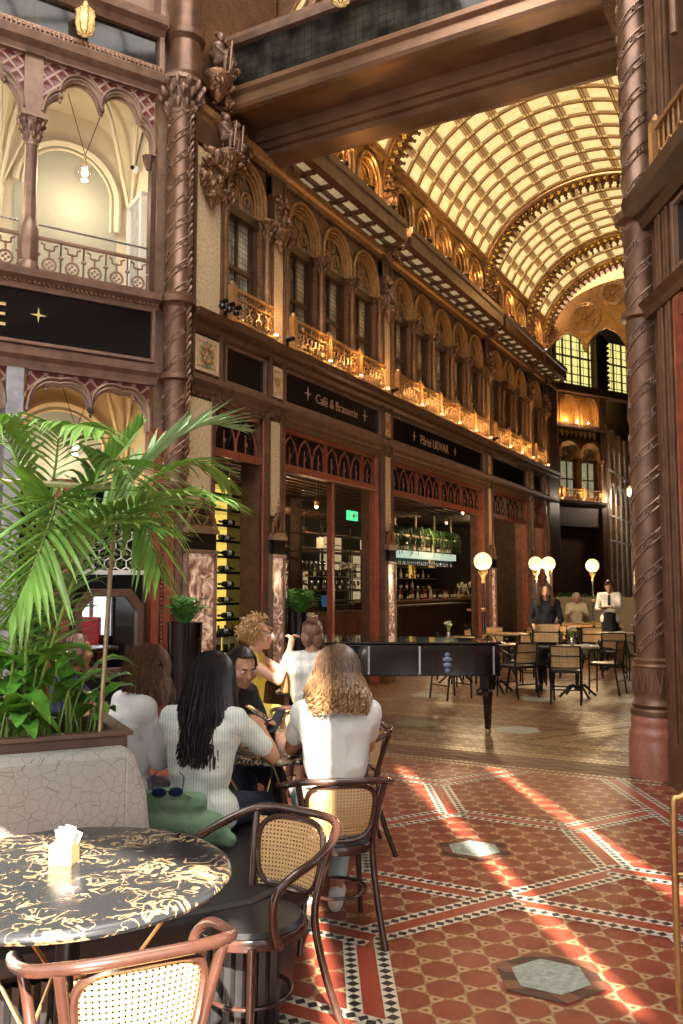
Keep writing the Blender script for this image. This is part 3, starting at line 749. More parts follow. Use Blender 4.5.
# shopfront headers: interlaced gothic arches, red wooden frames
def header(M, x0, x1, idx, open_lab, mull=()):
    t = struct(thing('door_%d' % idx, None, None, (M @ Matrix.Translation(((x0+x1)/2, 0, 0))).translation))
    mb = MB(M); z0, z1 = 3.26, 3.80
    mb.box(x0, x1, .0, .10, z1-.05, z1+.02); mb.box(x0, x1, -.02, .12, z0-.06, z0+.04)
    jw = .07 if x1-x0 < 1.3 else .12
    mb.box(x0, x0+jw, .0, .12, 0, z1); mb.box(x1-jw, x1, .0, .12, 0, z1); mb.box(x0+.02, x0+jw-.02, -.03, .1, 0, z1); mb.box(x1-jw+.02, x1-.02, -.03, .1, 0, z1)
    for q in mull: mb.box(q-.04, q+.04, .02, .12, 0, z0)
    mb.build('door_frame', 'wood_red', t, bevel=.006)
    n_ = max(2, round((x1-x0-.24)/.40)); p = (x1-x0-.24)/n_
    mb = MB(M)
    for k in range(n_):
        cx = x0+.12+(k+.5)*p
        mb.tube([(cx-p*.5, .04, z0+.03), (cx-p*.46, .04, z0+.2), (cx-p*.3, .04, z0+.36), (cx, .04, z0+.46), (cx+p*.3, .04, z0+.36), (cx+p*.46, .04, z0+.2), (cx+p*.5, .04, z0+.03)], .014, 6)
        mb.tube([(cx, .05, z0+.03), (cx, .05, z0+.2), (cx+.05*0, .05, z0+.3)], .008, 5)
        mb.sph((cx, .04, z0+.17), (.03, .015, .035), 6, 4)
        if k % 3 == 2 and k < n_-1: mb.box(cx+p*.5-.025, cx+p*.5+.025, .02, .08, z0, z1)
    mb.build('arched_tracery', 'wood_red' if idx < 4 else 'bronze_rose_daylit', t)
    mb = MB(M); mb.box(x0+.1, x1-.1, .09, .10, z0+.03, z1-.04); mb.build('header_glass', 'glass_black', t)
    return t
H1 = header(PW, 8.22, 9.40, 1, '')
H2 = header(PW, 9.80, 12.88, 2, '', (11.36,))
H3 = header(PW, 13.3, 18.25, 3, ''); H4 = header(PW, 18.7, 21.65, 4, ''); H5 = header(PW, 22.08, 23.15, 5, '')

simple('coffer_glass', (.50,.42,.26), .5, 0, .2, 8, emit=(.85,.68,.38), es=.26)
# ---- gallery beam with coffered glass soffit, clerestory arcade, vault
for k, (a, b_) in enumerate(((9.6, 13.0), (13.2, 18.35), (18.55, 21.75), (21.95, 24.2))):
    mb = MB(PW); mb.prism([(-.50, 7.50), (-.36, 7.50), (-.36, 7.78), (-.44, 7.84), (-.53, 7.84), (-.53, 7.74), (-.50, 7.72)], a, b_, 'x')
    st(mb, 'beam', 'bronze')
    mb = MB(PW); mb.quad((a, -.38, 7.56), (b_, -.38, 7.56), (b_, 0, 7.50), (a, 0, 7.50)); g = st(mb, 'ceiling_coffer', 'coffer_glass')
    mb = MB(PW); n_ = round((b_-a)/.46)
    for j in range(n_+1): x = a+(b_-a)*j/n_; mb.box(x-.03, x+.03, -.38, 0, 7.46, 7.52)
    mb.box(a, b_, -.20, -.16, 7.46, 7.53); par(mb.build('coffer_grid', 'bronze', None), g)
# ---------------- barrel vault
VX, VA, VB, VZ = -3.71, 2.52, 2.12, 8.40
def vp(t, y, off=0.0): return V((VX-(VA+off)*cos(t), y, VZ+(VB+off)*sin(t)))
T0 = R(17)
RIBS = [13.1, 18.45, 21.85, 23.45]
secs = [(9.45, 12.9), (13.35, 18.2), (18.7, 21.65), (22.05, 23.3)]
nA = 12
for (a, b_) in secs:
    nY = round((b_-a)/.5)*1
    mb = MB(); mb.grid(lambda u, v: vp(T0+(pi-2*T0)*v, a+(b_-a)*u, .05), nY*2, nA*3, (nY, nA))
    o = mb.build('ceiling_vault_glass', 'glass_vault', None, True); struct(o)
    mb = MB()
    for k in range(nA+1):
        t = T0+(pi-2*T0)*k/nA
        for d in (-.012, .012):
            mb.tube([vp(t+d*.8, a, .0), vp(t+d*.8, b_, .0)], .011, 4)
    for k in range(nY+1):
        y = a+(b_-a)*k/nY
        mb.tube([vp(T0+(pi-2*T0)*j/30, y, .02) for j in range(31)], .02, 5)
    g = mb.build('glazing_bars', 'gilt_soft', o)
# transverse ribs with pendant cusps
def rib(y, lab):
    t = thing('vault_rib', lab, 'arch', (XW+.1, y, 7.5), 0, 'transverse ribs of the vault', 'structure')
    K = 40
    def ring(name, mat, pts, y0, y1, A, B):
        mb = MB(); n = K
        i = mb._a([vp(pi*k/n, y0, A) for k in range(n+1)]+[vp(pi*k/n, y0, B) for k in range(n+1)]+[vp(pi*k/n, y1, A) for k in range(n+1)]+[vp(pi*k/n, y1, B) for k in range(n+1)])
        m_ = n+1
        for k in range(n):
            a, b_, c, d = i+k, i+m_+k, i+2*m_+k, i+3*m_+k
            mb.f += [(a, a+1, b_+1, b_), (c, d, d+1, c+1), (a, c, c+1, a+1), (b_, b_+1, d+1, d)]
        return mb.build(name, mat, t)
    ring('arch_body', 'bronze_dark', None, y-.16, y+.16, -.02, .16)
    ring('arch_fillet', 'gilt', None, y-.18, y-.12, -.05, .02); ring('arch_fillet', 'gilt', None, y+.12, y+.18, -.05, .02)
    mb = MB(); K2 = 46
    for k in range(K2+1):
        a = pi*k/K2
        for yy in (y-.15, y+.15):
            p = vp(a, yy, -.09); mb.sph(p, .052, 6, 4); mb.tube([vp(a, yy, -.02), vp(a, yy, -.15)], .02, 5); mb.sph(vp(a, yy, -.175), .036, 5, 4)
            q = [vp(a+pi/K2*f_, yy, o_) for f_, o_ in ((.1, -.08), (.3, -.045), (.5, -.035), (.7, -.045), (.9, -.08))]
            if k < K2: mb.tube(q, .015, 5)
    mb.build('cusping', 'bronze_carved', t, True)
    mb = MB()
    for k in range(44):
        a = pi*(k+.5)/44
        for j in range(4):
            b_ = j*pi/2; c = vp(a+.016*cos(b_), y+.05*sin(b_), -.03); mb.sph(c, .028, 5, 4)
    mb.build('quatrefoils', 'gilt_lit', t, True)
    # shaft down the wall
    mb = MB(); x = XW
    mb.tube([(x+.10, y, 7.3), (x+.12, y, 8.45)], .09, 8); mb.box(x-.02, x+.10, y-.2, y+.2, 7.3, 9.2)
    lumps(mb, (x+.22, y, 7.55), (.10, .12, .30), 40, .05, int(y)); lumps(mb, (x+.18, y, 8.2), (.07, .12, .5), 40, .05, int(y)+3)
    mb.build('wall_shaft', 'bronze_carved', t, True)
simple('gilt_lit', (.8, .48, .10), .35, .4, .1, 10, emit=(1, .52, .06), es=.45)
for y, l in zip(RIBS, ('nearest', 'second', 'third', 'last')): rib(y, 'ornate gilded rib crossing the glass vault, %s of the four' % l)
# gold spandrel strips beside the ribs
for y in (12.95, 13.28, 18.28, 18.63, 21.72, 21.98, 23.32):
    mb = MB(); mb.grid(lambda u, v: vp(R(3)+(pi-R(6))*v, y-.07+.14*u, .07), 2, 40); st(mb, 'ceiling_strip', 'gilt_strip')
# clerestory arcade under the vault
def niche_row(M, x0, x1, n_, z0=7.78, z1=9.06, name='clerestory', mat='gilt_carved', y0=0.0):
    w = (x1-x0)/n_
    for k in range(n_):
        c = x0+(k+.5)*w
        if k == 0: base = None
        mb = MB(M); hw = w*.36; sp = z0+(z1-z0)*.52
        A = [(c-w/2, sp)]+[(c+hw*cos(pi-pi*j/14), sp+hw*1.15*sin(pi*j/14)) for j in range(15)]+[(c+w/2, sp)]
        mb.band(A, [(p[0], z1) for p in A], y0-.02, y0+.14); mb.box(c-w/2, c-hw, y0-.02, y0+.14, z0, sp); mb.box(c+hw, c+w/2, y0-.02, y0+.14, z0, sp)
        o = mb.build('gallery_arch', mat); struct(o)
        mb = MB(M)
        for r, y, t in ((1.12, -.06, .03), (.95, -.02, .028), (.78, .05, .022)):
            rr = hw*r; mb.tube([(c-rr, y0+y, z0)]+[(c+rr*cos(pi-pi*j/12), y0+y, sp+rr*1.15*sin(pi*j/12)) for j in range(13)]+[(c+rr, y0+y, z0)], t, 5)
        mb.build('arch_moulding', 'gilt', o, True)
        mb = MB(M); mb.box(c-hw, c+hw, y0+.13, y0+.16, z0, sp+hw*1.2); mb.tube([(c+hw*.5*cos(t), y0+.1, sp+.12+hw*.5*sin(t)) for t in [2*pi*j/10 for j in range(10)]], .02, 5, True)
        mb.build('niche_back', 'gilt_carved', o)
for (a, b_), n_ in (((9.9, 12.9), 3), ((13.35, 18.2), 5), ((18.7, 21.6), 3), ((22.1, 23.2), 1)):
    niche_row(PW, a, b_, n_, y0=-.04)
mould('trim_5', PW, 9.6, 24.4, [(.1, 9.0), (-.1, 9.0), (-.12, 9.05), (-.18, 9.1), (-.18, 9.14), (.1, 9.14)], 'gilt_soft')
spots = []
for k, x in enumerate((10.9, 11.8, 12.6, 14.2, 15.2, 16.2, 17.2, 19.3, 20.3, 21.2, 22.6)):
    p = (PW @ Matrix.Translation((x, -.42, 7.92))).translation
    t = thing('spotlight', 'small black spotlight clamped on the gallery beam, %s from the spiral column' % ORD[k], 'spotlight', p, 0, 'spotlights on the gallery beam')
    mb = MB(PW); mb.tube([(x, -.42, 7.84), (x, -.42, 7.9)], .012, 6); mb.tube([(x-.0, -.45, 7.95), (x, -.36, 7.99)], .045, 10); mb.build('lamp_body', 'iron_black', t)
    mb = MB(PW); mb.sph((x, -.345, 8.0), .036, 8, 6); mb.build('lens', 'bulb_white', t, True)
    if k % 2 == 0:
        L = bpy.data.lights.new('spot_glow', 'POINT'); L.energy = 32; L.color = (1, .62, .26); L.shadow_soft_size = .06
        o = bpy.data.objects.new('spot_glow', L); C.objects.link(o); o.location = (PW @ Matrix.Translation((x, -.30, 8.1))).translation; par(o, t)

# ---------------- right arcade wall, kept plain: seen only from other positions
mb = MB(RP); mb.box(-24.5, -8.1, 0, .4, 0, 11.2); st(mb, 'wall_right', 'bronze')
mb = MB(RP)
for k in range(6): x = -9.7-k*2.8; mb.box(x-.2, x+.2, -.1, 0, 0, 7.3)
mb.box(-24.5, -8.2, -.2, 0, 4.66, 4.86); mb.box(-24.5, -8.2, -.15, 0, 3.85, 4.1); mb.box(-24.5, -8.2, -.4, 0, 7.4, 7.8)
st(mb, 'pilaster_row', 'bronze_carved')

# ---------------- far end: angled bay, screen and lunette
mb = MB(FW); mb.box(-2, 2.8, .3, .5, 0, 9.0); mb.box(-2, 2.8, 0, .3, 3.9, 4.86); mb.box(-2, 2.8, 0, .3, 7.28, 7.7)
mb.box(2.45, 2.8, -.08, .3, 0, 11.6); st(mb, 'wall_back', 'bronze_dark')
windows(FW, -1.0, 3, 1.15, 'the angled far bay')
for w_ in [o for o in bpy.data.objects if o.name.startswith('window_') and o.name.split('_')[1] in ('14', '15', '16')]:
    for c in tree(w_):
        if c.name.startswith('pane'): c.material_slots[0].link = 'OBJECT'; c.material_slots[0].material = MAT['window_far']
mould('trim_6', FW, -1.2, 2.6, [(0, 4.66), (-.1, 4.68), (-.2, 4.78), (-.22, 4.86), (0, 4.86)], 'bronze_dark')
niche_row(FW, -1.0, 2.45, 3, 7.85, 9.0, y0=0)
mb = MB(FW)
for k in range(12):
    c = -.6+k*.25; mb.prism([(c-.08, 7.62), (c-.08, 7.5), (c, 7.34), (c+.08, 7.5), (c+.08, 7.62)], -.05, .0)
st(mb, 'trim_7', 'gilt_soft')
mb = MB(FW); mb.box(-1.2, 2.6, -.25, .1, 7.68, 7.82); mb.box(-1.2, 6, -.3, .1, 9.05, 9.35); st(mb, 'beam', 'bronze_dark')
for k in range(3):
    p = (FW @ Matrix.Translation((.4+k*.6, -.22, 7.84))).translation
    L = bpy.data.lights.new('l', 'POINT'); L.energy = 40; L.color = (1, .6, .25); L.shadow_soft_size = .05
    t = thing('spotlight', 'small lamp glowing on the ledge of the angled far bay', 'spotlight', p, 0, 'ledge lamps of the far bay')
    mb = MB(Matrix.Translation(p)); mb.lathe((0, 0, 0), [(.04, 0), (.045, .03), (.03, .07)], 8); mb.build('lamp_body', 'bronze', t)
    mb = MB(Matrix.Translation(p)); mb.sph((0, 0, .08), .035, 8, 5); mb.build('bulb', 'bulb_white', t, True)
    o = bpy.data.objects.new('ledge_glow', L); C.objects.link(o); o.location = (p[0]+.1, p[1]-.1, p[2]+.2); par(o, t)
# stained glass band above the angled bay
mb = MB(FW); mb.grid(lambda u, v: V((-1.3+7*u, .25, 9.3+2.2*v)), 10, 4, (7, 2.2)); st(mb, 'window_stained', 'glass_stained')
mb = MB(FW)
for k in range(15): mb.box(-1.2+k*.48, -1.17+k*.48, .16, .24, 9.2, 11.5)
for z in (9.2, 9.9, 10.6): mb.box(-1.3, 5.9, .16, .24, z, z+.03)
st(mb, 'window_bars', 'bronze_dark')
# screen wall with lunette, roundels and pointed arches
SY = 24.15
mb = MB(); c = VX-.40
def scr_low(x):      # two pointed arches
    for cx in (c-1.62, c-.54, c+.54, c+1.62, c+2.7):
        d = abs(x-cx)
        if d < .5: return 8.32+math.sqrt(max(0, 1-(d/.5)**2))*.42+(0.12*(1-d/.5))
    return 8.25
A = [(VX-2.5+5*k/100, scr_low(VX-2.5+5*k/100)) for k in range(101)]
B = [(p[0], VZ+VB*math.sqrt(max(0, 1-((p[0]-VX)/2.52)**2))+.05) for p in A]
B = [(b_[0], max(b_[1], a[1]+.01)) for a, b_ in zip(A, B)]
mb.band(A, B, SY, SY+.12); o = st(mb, 'lunette', 'gilt_carved')
mb = MB()
for cx, cz, r in ((c-1.08, 9.24, .42), (c-.30, 9.82, .34), (c+.50, 9.90, .30), (c+1.5, 9.5, .4)):
    for q in (1, .86): mb.tube([(cx+r*q*cos(t), SY-.02, cz+r*q*sin(t)) for t in [2*pi*j/20 for j in range(20)]], .034, 6, True)
    for j in range(6):
        a = j*pi/3; mb.tube([(cx+r*.52*cos(a)+r*.26*cos(t), SY-.02, cz+r*.52*sin(a)+r*.26*sin(t)) for t in [2*pi*i/8 for i in range(8)]], .022, 5, True)
    mb.sph((cx, SY-.02, cz), r*.2, 8, 5)
mb.tube([(p[0], SY-.02, p[1]) for p in A], .04, 6)
par(mb.build('roundel_tracery', 'gilt', None, True), o)
mb = MB(); B2_ = [(VX-3.2, 8.4)]+[(VX-2.5*cos(pi*k/30), VZ+2.1*sin(pi*k/30)) for k in range(31)]+[(VX+3.2, 8.4)]
mb.band(B2_, [(p[0]+k*1e-4, 12.3) for k, p in enumerate(B2_)], SY+.14, SY+.3); st(mb, 'wall_lunette', 'bronze_dark')
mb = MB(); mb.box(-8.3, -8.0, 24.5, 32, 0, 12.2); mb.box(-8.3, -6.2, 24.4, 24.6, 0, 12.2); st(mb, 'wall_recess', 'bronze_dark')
# pier standing between the stained windows
mb = MB(FW); mb.box(2.3, 2.9, -.12, .2, 9.0, 11.5)
for k in range(10): mb.sph((2.3, -.14, 9.5+k*.2), .07, 6, 4); mb.sph((2.9, -.14, 9.5+k*.2), .07, 6, 4)
st(mb, 'pillar', 'bronze_dark')
mb = MB(FW)
for k in range(8): mb.box(2.5, 2.7, -.14, -.12, 9.6+k*.22, 9.74+k*.22)
o = mb.build('pier_lights', 'glass_stained'); struct(o)
# arcade continuing beyond, with white shop uprights
mb = MB(GW); mb.box(0, 11.8, .3, .5, 0, 12.2); mb.box(0, 11.8, 0, .3, 3.9, 5.0); mb.box(0, 11.8, 0, .3, 7, 8)
for k in range(7): mb.box(k*1.4, k*1.4+.35, -.1, .3, 0, 8)
st(mb, 'wall_beyond', 'bronze_carved')
simple('upright_pale', (.45, .42, .36), .3, .5, .2, 8)
mb = MB(GW)
for k in range(9):
    x = .2+k*1.1; mb.tube([(x, -.16, 0), (x, -.16, 7.2)], .035, 6)
    mb.tube([(x, -.16, 5.0), (x+.3, -.16, 5.6), (x+.55, -.16, 5.75), (x+.8, -.16, 5.6), (x+1.1, -.16, 5.0)], .03, 5)
for z in (3.4, 4.4, 6.2): mb.box(0, 10, -.17, -.12, z, z+.06)
st(mb, 'shopfront_screen', 'upright_pale')
t = thing('lantern', 'added lamp brightening the dark shopfront beyond the angled far bay', 'lamp', (-6.0, 35.2, 5.2)); mb = MB(Matrix.Translation((-6.0, 35.2, 5.2))); mb.lathe((0, 0, 0), [(.05, 0), (.12, .05), (.12, .3), (.03, .4)], 8); mb.build('lantern_glass', 'lamp_globe', t)  # invented hanging lamp, added to brighten the dark gap beyond the far bay
mb = MB(); mb.tube([(-6.0, 35.2, 5.6), (-6.0, 35.2, 12.2)], .015, 5); mb.build('chain', 'iron_black', t)
L = bpy.data.lights.new('lantern_glow', 'POINT'); L.energy = 260; L.color = (1, .85, .65); L.shadow_soft_size = .15
o = bpy.data.objects.new('lantern_glow', L); C.objects.link(o); o.location = (-5.6, 35.0, 5.1); par(o, t)
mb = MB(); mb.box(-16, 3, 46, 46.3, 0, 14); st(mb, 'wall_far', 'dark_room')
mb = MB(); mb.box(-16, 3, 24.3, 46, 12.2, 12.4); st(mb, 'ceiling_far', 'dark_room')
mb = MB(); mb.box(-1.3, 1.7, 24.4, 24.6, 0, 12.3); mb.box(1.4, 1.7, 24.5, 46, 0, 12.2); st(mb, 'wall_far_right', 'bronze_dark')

# ---------------- portal bridge between the columns
YB0, YB1 = 8.40, 9.55
mb = MB(); xl, xr = -6.3, -1.0
mb.prism([(YB0, 7.60), (YB0-.03, 7.64), (YB0-.02, 7.76), (YB0-.07, 7.80), (YB0-.07, 7.86), (YB0, 7.90), (YB0+.12, 7.90), (YB0+.14, 7.70), (YB0+.08, 7.64), (YB0+.08, 7.60)], xl, xr, 'x')
mb.prism([(YB0+.08, 7.72), (YB1-.42, 7.72), (YB1-.42, 7.56), (YB1-.36, 7.56), (YB1-.36, 7.48), (YB1-.28, 7.48), (YB1-.28, 7.40), (YB1-.06, 7.36), (YB1, 7.36), (YB1, 8.3), (YB0+.08, 7.9)], xl, xr, 'x')
st(mb, 'beam_portal', 'bronze_bridge')
mb = MB(); mb.prism([(YB0-.05, 8.44), (YB0-.08, 8.50), (YB0-.05, 8.58), (YB0+.08, 8.58), (YB0+.08, 8.44)], xl, xr, 'x'); mb.box(xl+.12, xl+.17, YB0-.02, YB0+.05, 7.9, 8.44)
br = thing('bridge_parapet', 'dark leaded glass parapet of the bridge between the columns', 'parapet', (-3.6, YB0, 7.9))
mb.build('handrail', 'bronze_rose_daylit', br)
mb = MB(); mb.grid(lambda u, v: V((xl+.12+5.0*u, YB0+.03, 7.9+.55*v)), 8, 1, (5.0, .55)); mb.build('glass_panel', 'glass_balustrade', br)
# upper storey over the bridge: carved ribs and golden niches
mb = MB(PW); mb.box(8.0, 9.7, .05, .3, 7.4, 12.5); st(mb, 'wall_upper', 'bronze_carved')
mb = MB()
for k in range(5):
    y = 10.1+k*.02; r = 2.6+k*.0; mb.tube([(VX-(2.55-k*.12)*cos(pi*j/30), 9.75-.1*k, 8.5+(2.3-.10*k)*sin(pi*j/30)) for j in range(31)], .07, 6)
st(mb, 'trim_8', 'bronze_carved')
mb = MB()
AA = [(VX-2.9, 7.4), (VX-2.36, 7.4)]+[(VX-2.35*cos(pi*j/30), 8.6+2.05*sin(pi*j/30)) for j in range(31)]+[(VX+2.36, 7.4), (VX+2.9, 7.4)]
mb.band(AA, [(p[0]+k*1e-4, 14) for k, p in enumerate(AA)], 9.8, 10.0)
st(mb, 'wall_portal', 'bronze_carved')
mb = MB()
for k in range(16):
    t = pi*(k+.5)/16; x, z = VX-2.5*cos(t), 8.6+2.3*sin(t)
    for s in (1, .6): mb.tube([(x+.13*s*cos(a), 9.76, z+.13*s*sin(a)) for a in [2*pi*i/10 for i in range(10)]], .025, 5, True)
st(mb, 'trim_9', 'gilt_soft')
simple('glass_side', (.8, .82, .85), .4, 0, .1, 2, emit=(.9, .95, 1.0), es=1.3)
simple('plaster_warm', (.62, .44, .22), .8, 0, .08, 3)
simple('lantern_lit', (.6, .45, .2), .4, .2, .6, 30, emit=(.9, .62, .22), es=.6)
# ================================================================ ROTUNDA WALL ON THE LEFT
def multifoil(c, hw, sp, top):     # lower edge of a four-lobed arch: two high lobes, a lobe each side
    def f(x):
        d = abs(x-c)
        if d >= hw: return None
        z = sp
        q = (d-hw*.36)/(hw*.36)
        if abs(q) <= 1: z = max(z, top-.24*hw/.62+math.sqrt(1-q*q)*.24*hw/.62)
        q = (d-hw*.60)/(hw*.40)
        if abs(q) <= 1: z = max(z, sp+.10+math.sqrt(1-q*q)*.30*hw/.62)
        return z
    return f
def arch_bay(M, xa, xb, zsp, ztop, zc, idx, mat='bronze_rose_daylit'):
    c = (xa+xb)/2; hw = (xb-xa)/2; f = multifoil(c, hw, zsp, ztop)
    xs = [xa+(xb-xa)*k/80 for k in range(81)]
    A = [(x, f(x) or zsp) for x in xs]
    root = struct(thing('spandrel_arch', None, None, (M @ Matrix.Translation((c, 0, zsp))).translation))
    mb = MB(M); mb.band(A, [(x, zc) for x in xs], .02, .06); mb.build('lattice_panel', 'lattice_red', root)
    mb = MB(M)
    for off, y, r in ((.0, .0, .028), (.045, -.02, .018), (-.0, .09, .03)): mb.tube([(p[0], y, p[1]+off) for p in A], r, 6)
    mb.box(xa, xb, -.04, .06, zc-.03, zc+.02)
    for q in (0, .72):
        for s in (-1, 1):
            x = c+s*hw*q; z = (f(x) or zsp)
            mb.sph((x, 0, z-.01), (.04, .03, .05), 6, 5); mb.sph((x, 0, z-.07), (.022, .02, .03), 6, 4)
    mb.build('foiled_moulding', mat, root, True)
    return root
def lw(x): return -x
# solid: piers, fascias
mb = MB(LW)
mb.box(-9, -.4, 0, .35, 3.92, 4.92); mb.box(-9, -.4, .0, .35, 7.40, 7.66); mb.box(-9, -.4, .02, .35, 8.05, 8.4); mb.box(-9, -.4, .3, .5, 8.4, 13)
for x in (-1.84, -3.55, -5.3): mb.box(x-.13, x+.13, .0, .3, 0, 3.92) if x < -2 else None; mb.box(x-.10, x+.10, .0, .12, 6.6, 7.5)
mb.box(-.40, .1, .05, .3, 0, 13)
o = struct(mb.build('wall_rotunda_left', 'bronze_rose_daylit'))
mould('trim_10', LW, -9, -.40, [(0, 7.38), (-.04, 7.38), (-.06, 7.44), (-.14, 7.48), (-.16, 7.56), (-.10, 7.60), (-.10, 7.68), (0, 7.68)], 'bronze_rose_daylit')
mould('trim_11', LW, -9, -.40, [(0, 8.05), (-.08, 8.05), (-.12, 8.12), (-.20, 8.15), (-.22, 8.24), (-.10, 8.30), (0, 8.30)], 'bronze_rose_daylit')
mould('trim_12', LW, -9, -.40, [(0, 4.76), (-.05, 4.76), (-.07, 4.82), (-.16, 4.86), (-.18, 4.93), (0, 4.96)], 'bronze_rose_daylit')
mould('trim_13', LW, -9, -.40, [(0, 3.90), (-.04, 3.90), (-.06, 3.98), (-.12, 4.02), (-.14, 4.10), (0, 4.14)], 'bronze_rose_daylit')
mb = MB(LW); dentils(mb, -5, -.42, 4.80, 4.83, -.10, -.05, .05); dentils(mb, -5, -.42, 7.62, 7.66, -.12, -.08, .05); st(mb, 'trim_14', 'bronze_carved')
t = thing('glass_fascia', 'dark leaded glass band above the loggia arches', 'fascia', (LW @ Matrix.Translation((-2, 0, 7.7))).translation)
mb = MB(LW); mb.grid(lambda u, v: V((-6+5.55*u, -.02, 7.68+.37*v)), 8, 1, (5.5, .4)); mb.build('glass_panel', 'glass_balustrade', t)
mb = MB(LW); mb.box(-.46, -.40, -.10, 0, 7.68, 8.05); mb.build('end_frame', 'bronze_rose_daylit', t)
f0 = fascia(LW, -6.4, -.47, 'large black shop fascia with gold capital letter and four-pointed star', 4.19, 4.74)
letter(LW, 'E', -2.22, 4.32, .36, 'gold_letter', f0, sx=1.0)
mb = MB(LW)
for z in (4.32, 4.58): mb.box(-1.99, -1.975, -.03, -.026, z-.0, z+.06) if 0 else None
star(mb, -1.72, 4.49, .085); mb.build('star', 'gold_letter', f0)
for (xa, xb) in ((-1.74, -.46), (-3.42, -1.94), (-5.2, -3.7)): arch_bay(LW, xa, xb, 6.62, 7.25, 7.40, 0)
for (xa, xb) in ((-1.80, -.46), (-3.42, -2.02), (-5.2, -3.7)): arch_bay(LW, xa, xb, 3.36, 3.80, 3.92, 0)
# slender loggia columns
def loggia_col(x, lab):
    p = (LW @ Matrix.Translation((x, 0, 4.95))).translation
    t = thing('loggia_column', lab, 'column', p, 0, 'slender loggia columns')
    mb = MB(LW); mb.lathe((x, .02, 4.93), [(.12, 0), (.12, .1), (.09, .14), (.11, .2), (.11, .5), (.085, .56), (.075, .62), (.07, 1.40), (.085, 1.42), (.07, 1.46)], 8); mb.build('shaft', 'bronze_rose_daylit', t, True)
    mb = MB(LW); leafcap(mb, (x, .02, 6.38), .07, .13, .26, 5, 8); mb.box(x-.14, x+.14, -.12, .16, 6.63, 6.69); mb.build('capital', 'bronze_rose_daylit', t, True)
loggia_col(-1.84, 'slender bronze column between the two loggia arches'); loggia_col(-3.55, 'slender bronze column further along the loggia')
mb = MB(LW); mb.box(-.50, -.44, -.02, .1, 4.93, 6.6); mb.lathe((-.52, .03, 6.45), [(.03, 0), (.07, .1), (.08, .16)], 8); st(mb, 'loggia_pier', 'bronze_dark')
# lower grey marble pier
p = (LW @ Matrix.Translation((-1.93, 0, 0))).translation
t = thing('marble_pier', 'grey marble pier carrying the lower arches behind the palm', 'pier', p)
mb = MB(LW); mb.box(-2.02, -1.84, -.03, .25, 0, 3.92); mb.box(-2.06, -1.80, -.06, .2, 0, .4); mb.build('shaft', 'marble_grey', t, bevel=.012)
# loggia balustrade
for (xa, xb, lab) in ((-1.74, -.50, 'bronze loggia balustrade with quatrefoil rings beside the spiral column'), (-3.45, -1.94, 'bronze loggia balustrade on the far side of the slender column')):
    t = thing('loggia_balustrade', lab, 'balustrade', (LW @ Matrix.Translation(((xa+xb)/2, 0, 4.95))).translation)
    mb = MB(LW); mb.tube([(xa, .02, 5.50), (xb, .02, 5.50)], .012, 6); mb.build('handrail', 'steel', t)
    mb = MB(LW); y = .02; mb.box(xa, xb, y-.025, y+.025, 5.34, 5.37); mb.box(xa, xb, y-.02, y+.02, 4.99, 5.01)
    q = round((xb-xa)/.25); p = (xb-xa)/q
    for k in range(q):
        x = xa+(k+.5)*p
        mb.tube([(x+.07*cos(t_), y, 5.08+.07*sin(t_)) for t_ in [2*pi*j/12 for j in range(12)]], .014, 6, True)
        for j in range(4): a = j*pi/2; mb.sph((x+.03*cos(a), y, 5.08+.03*sin(a)), .018, 5, 4)
        mb.tube([(x, y, 5.15), (x, y, 5.25)], .012, 5)
        for s in (-1, 1):
            mb.tube([(x, y, 5.23), (x+s*.05, y, 5.245), (x+s*.05, y, 5.29), (x+s*.09, y, 5.31)], .012, 5)
            mb.tube([(x+s*p/2, y, 4.95), (x+s*p/2, y, 5.34)], .011, 5); mb.sph((x+s*(p/2-.01), y, 5.18), .022, 5, 4)
    mb.build('openwork', 'bronze_rose_daylit', t)
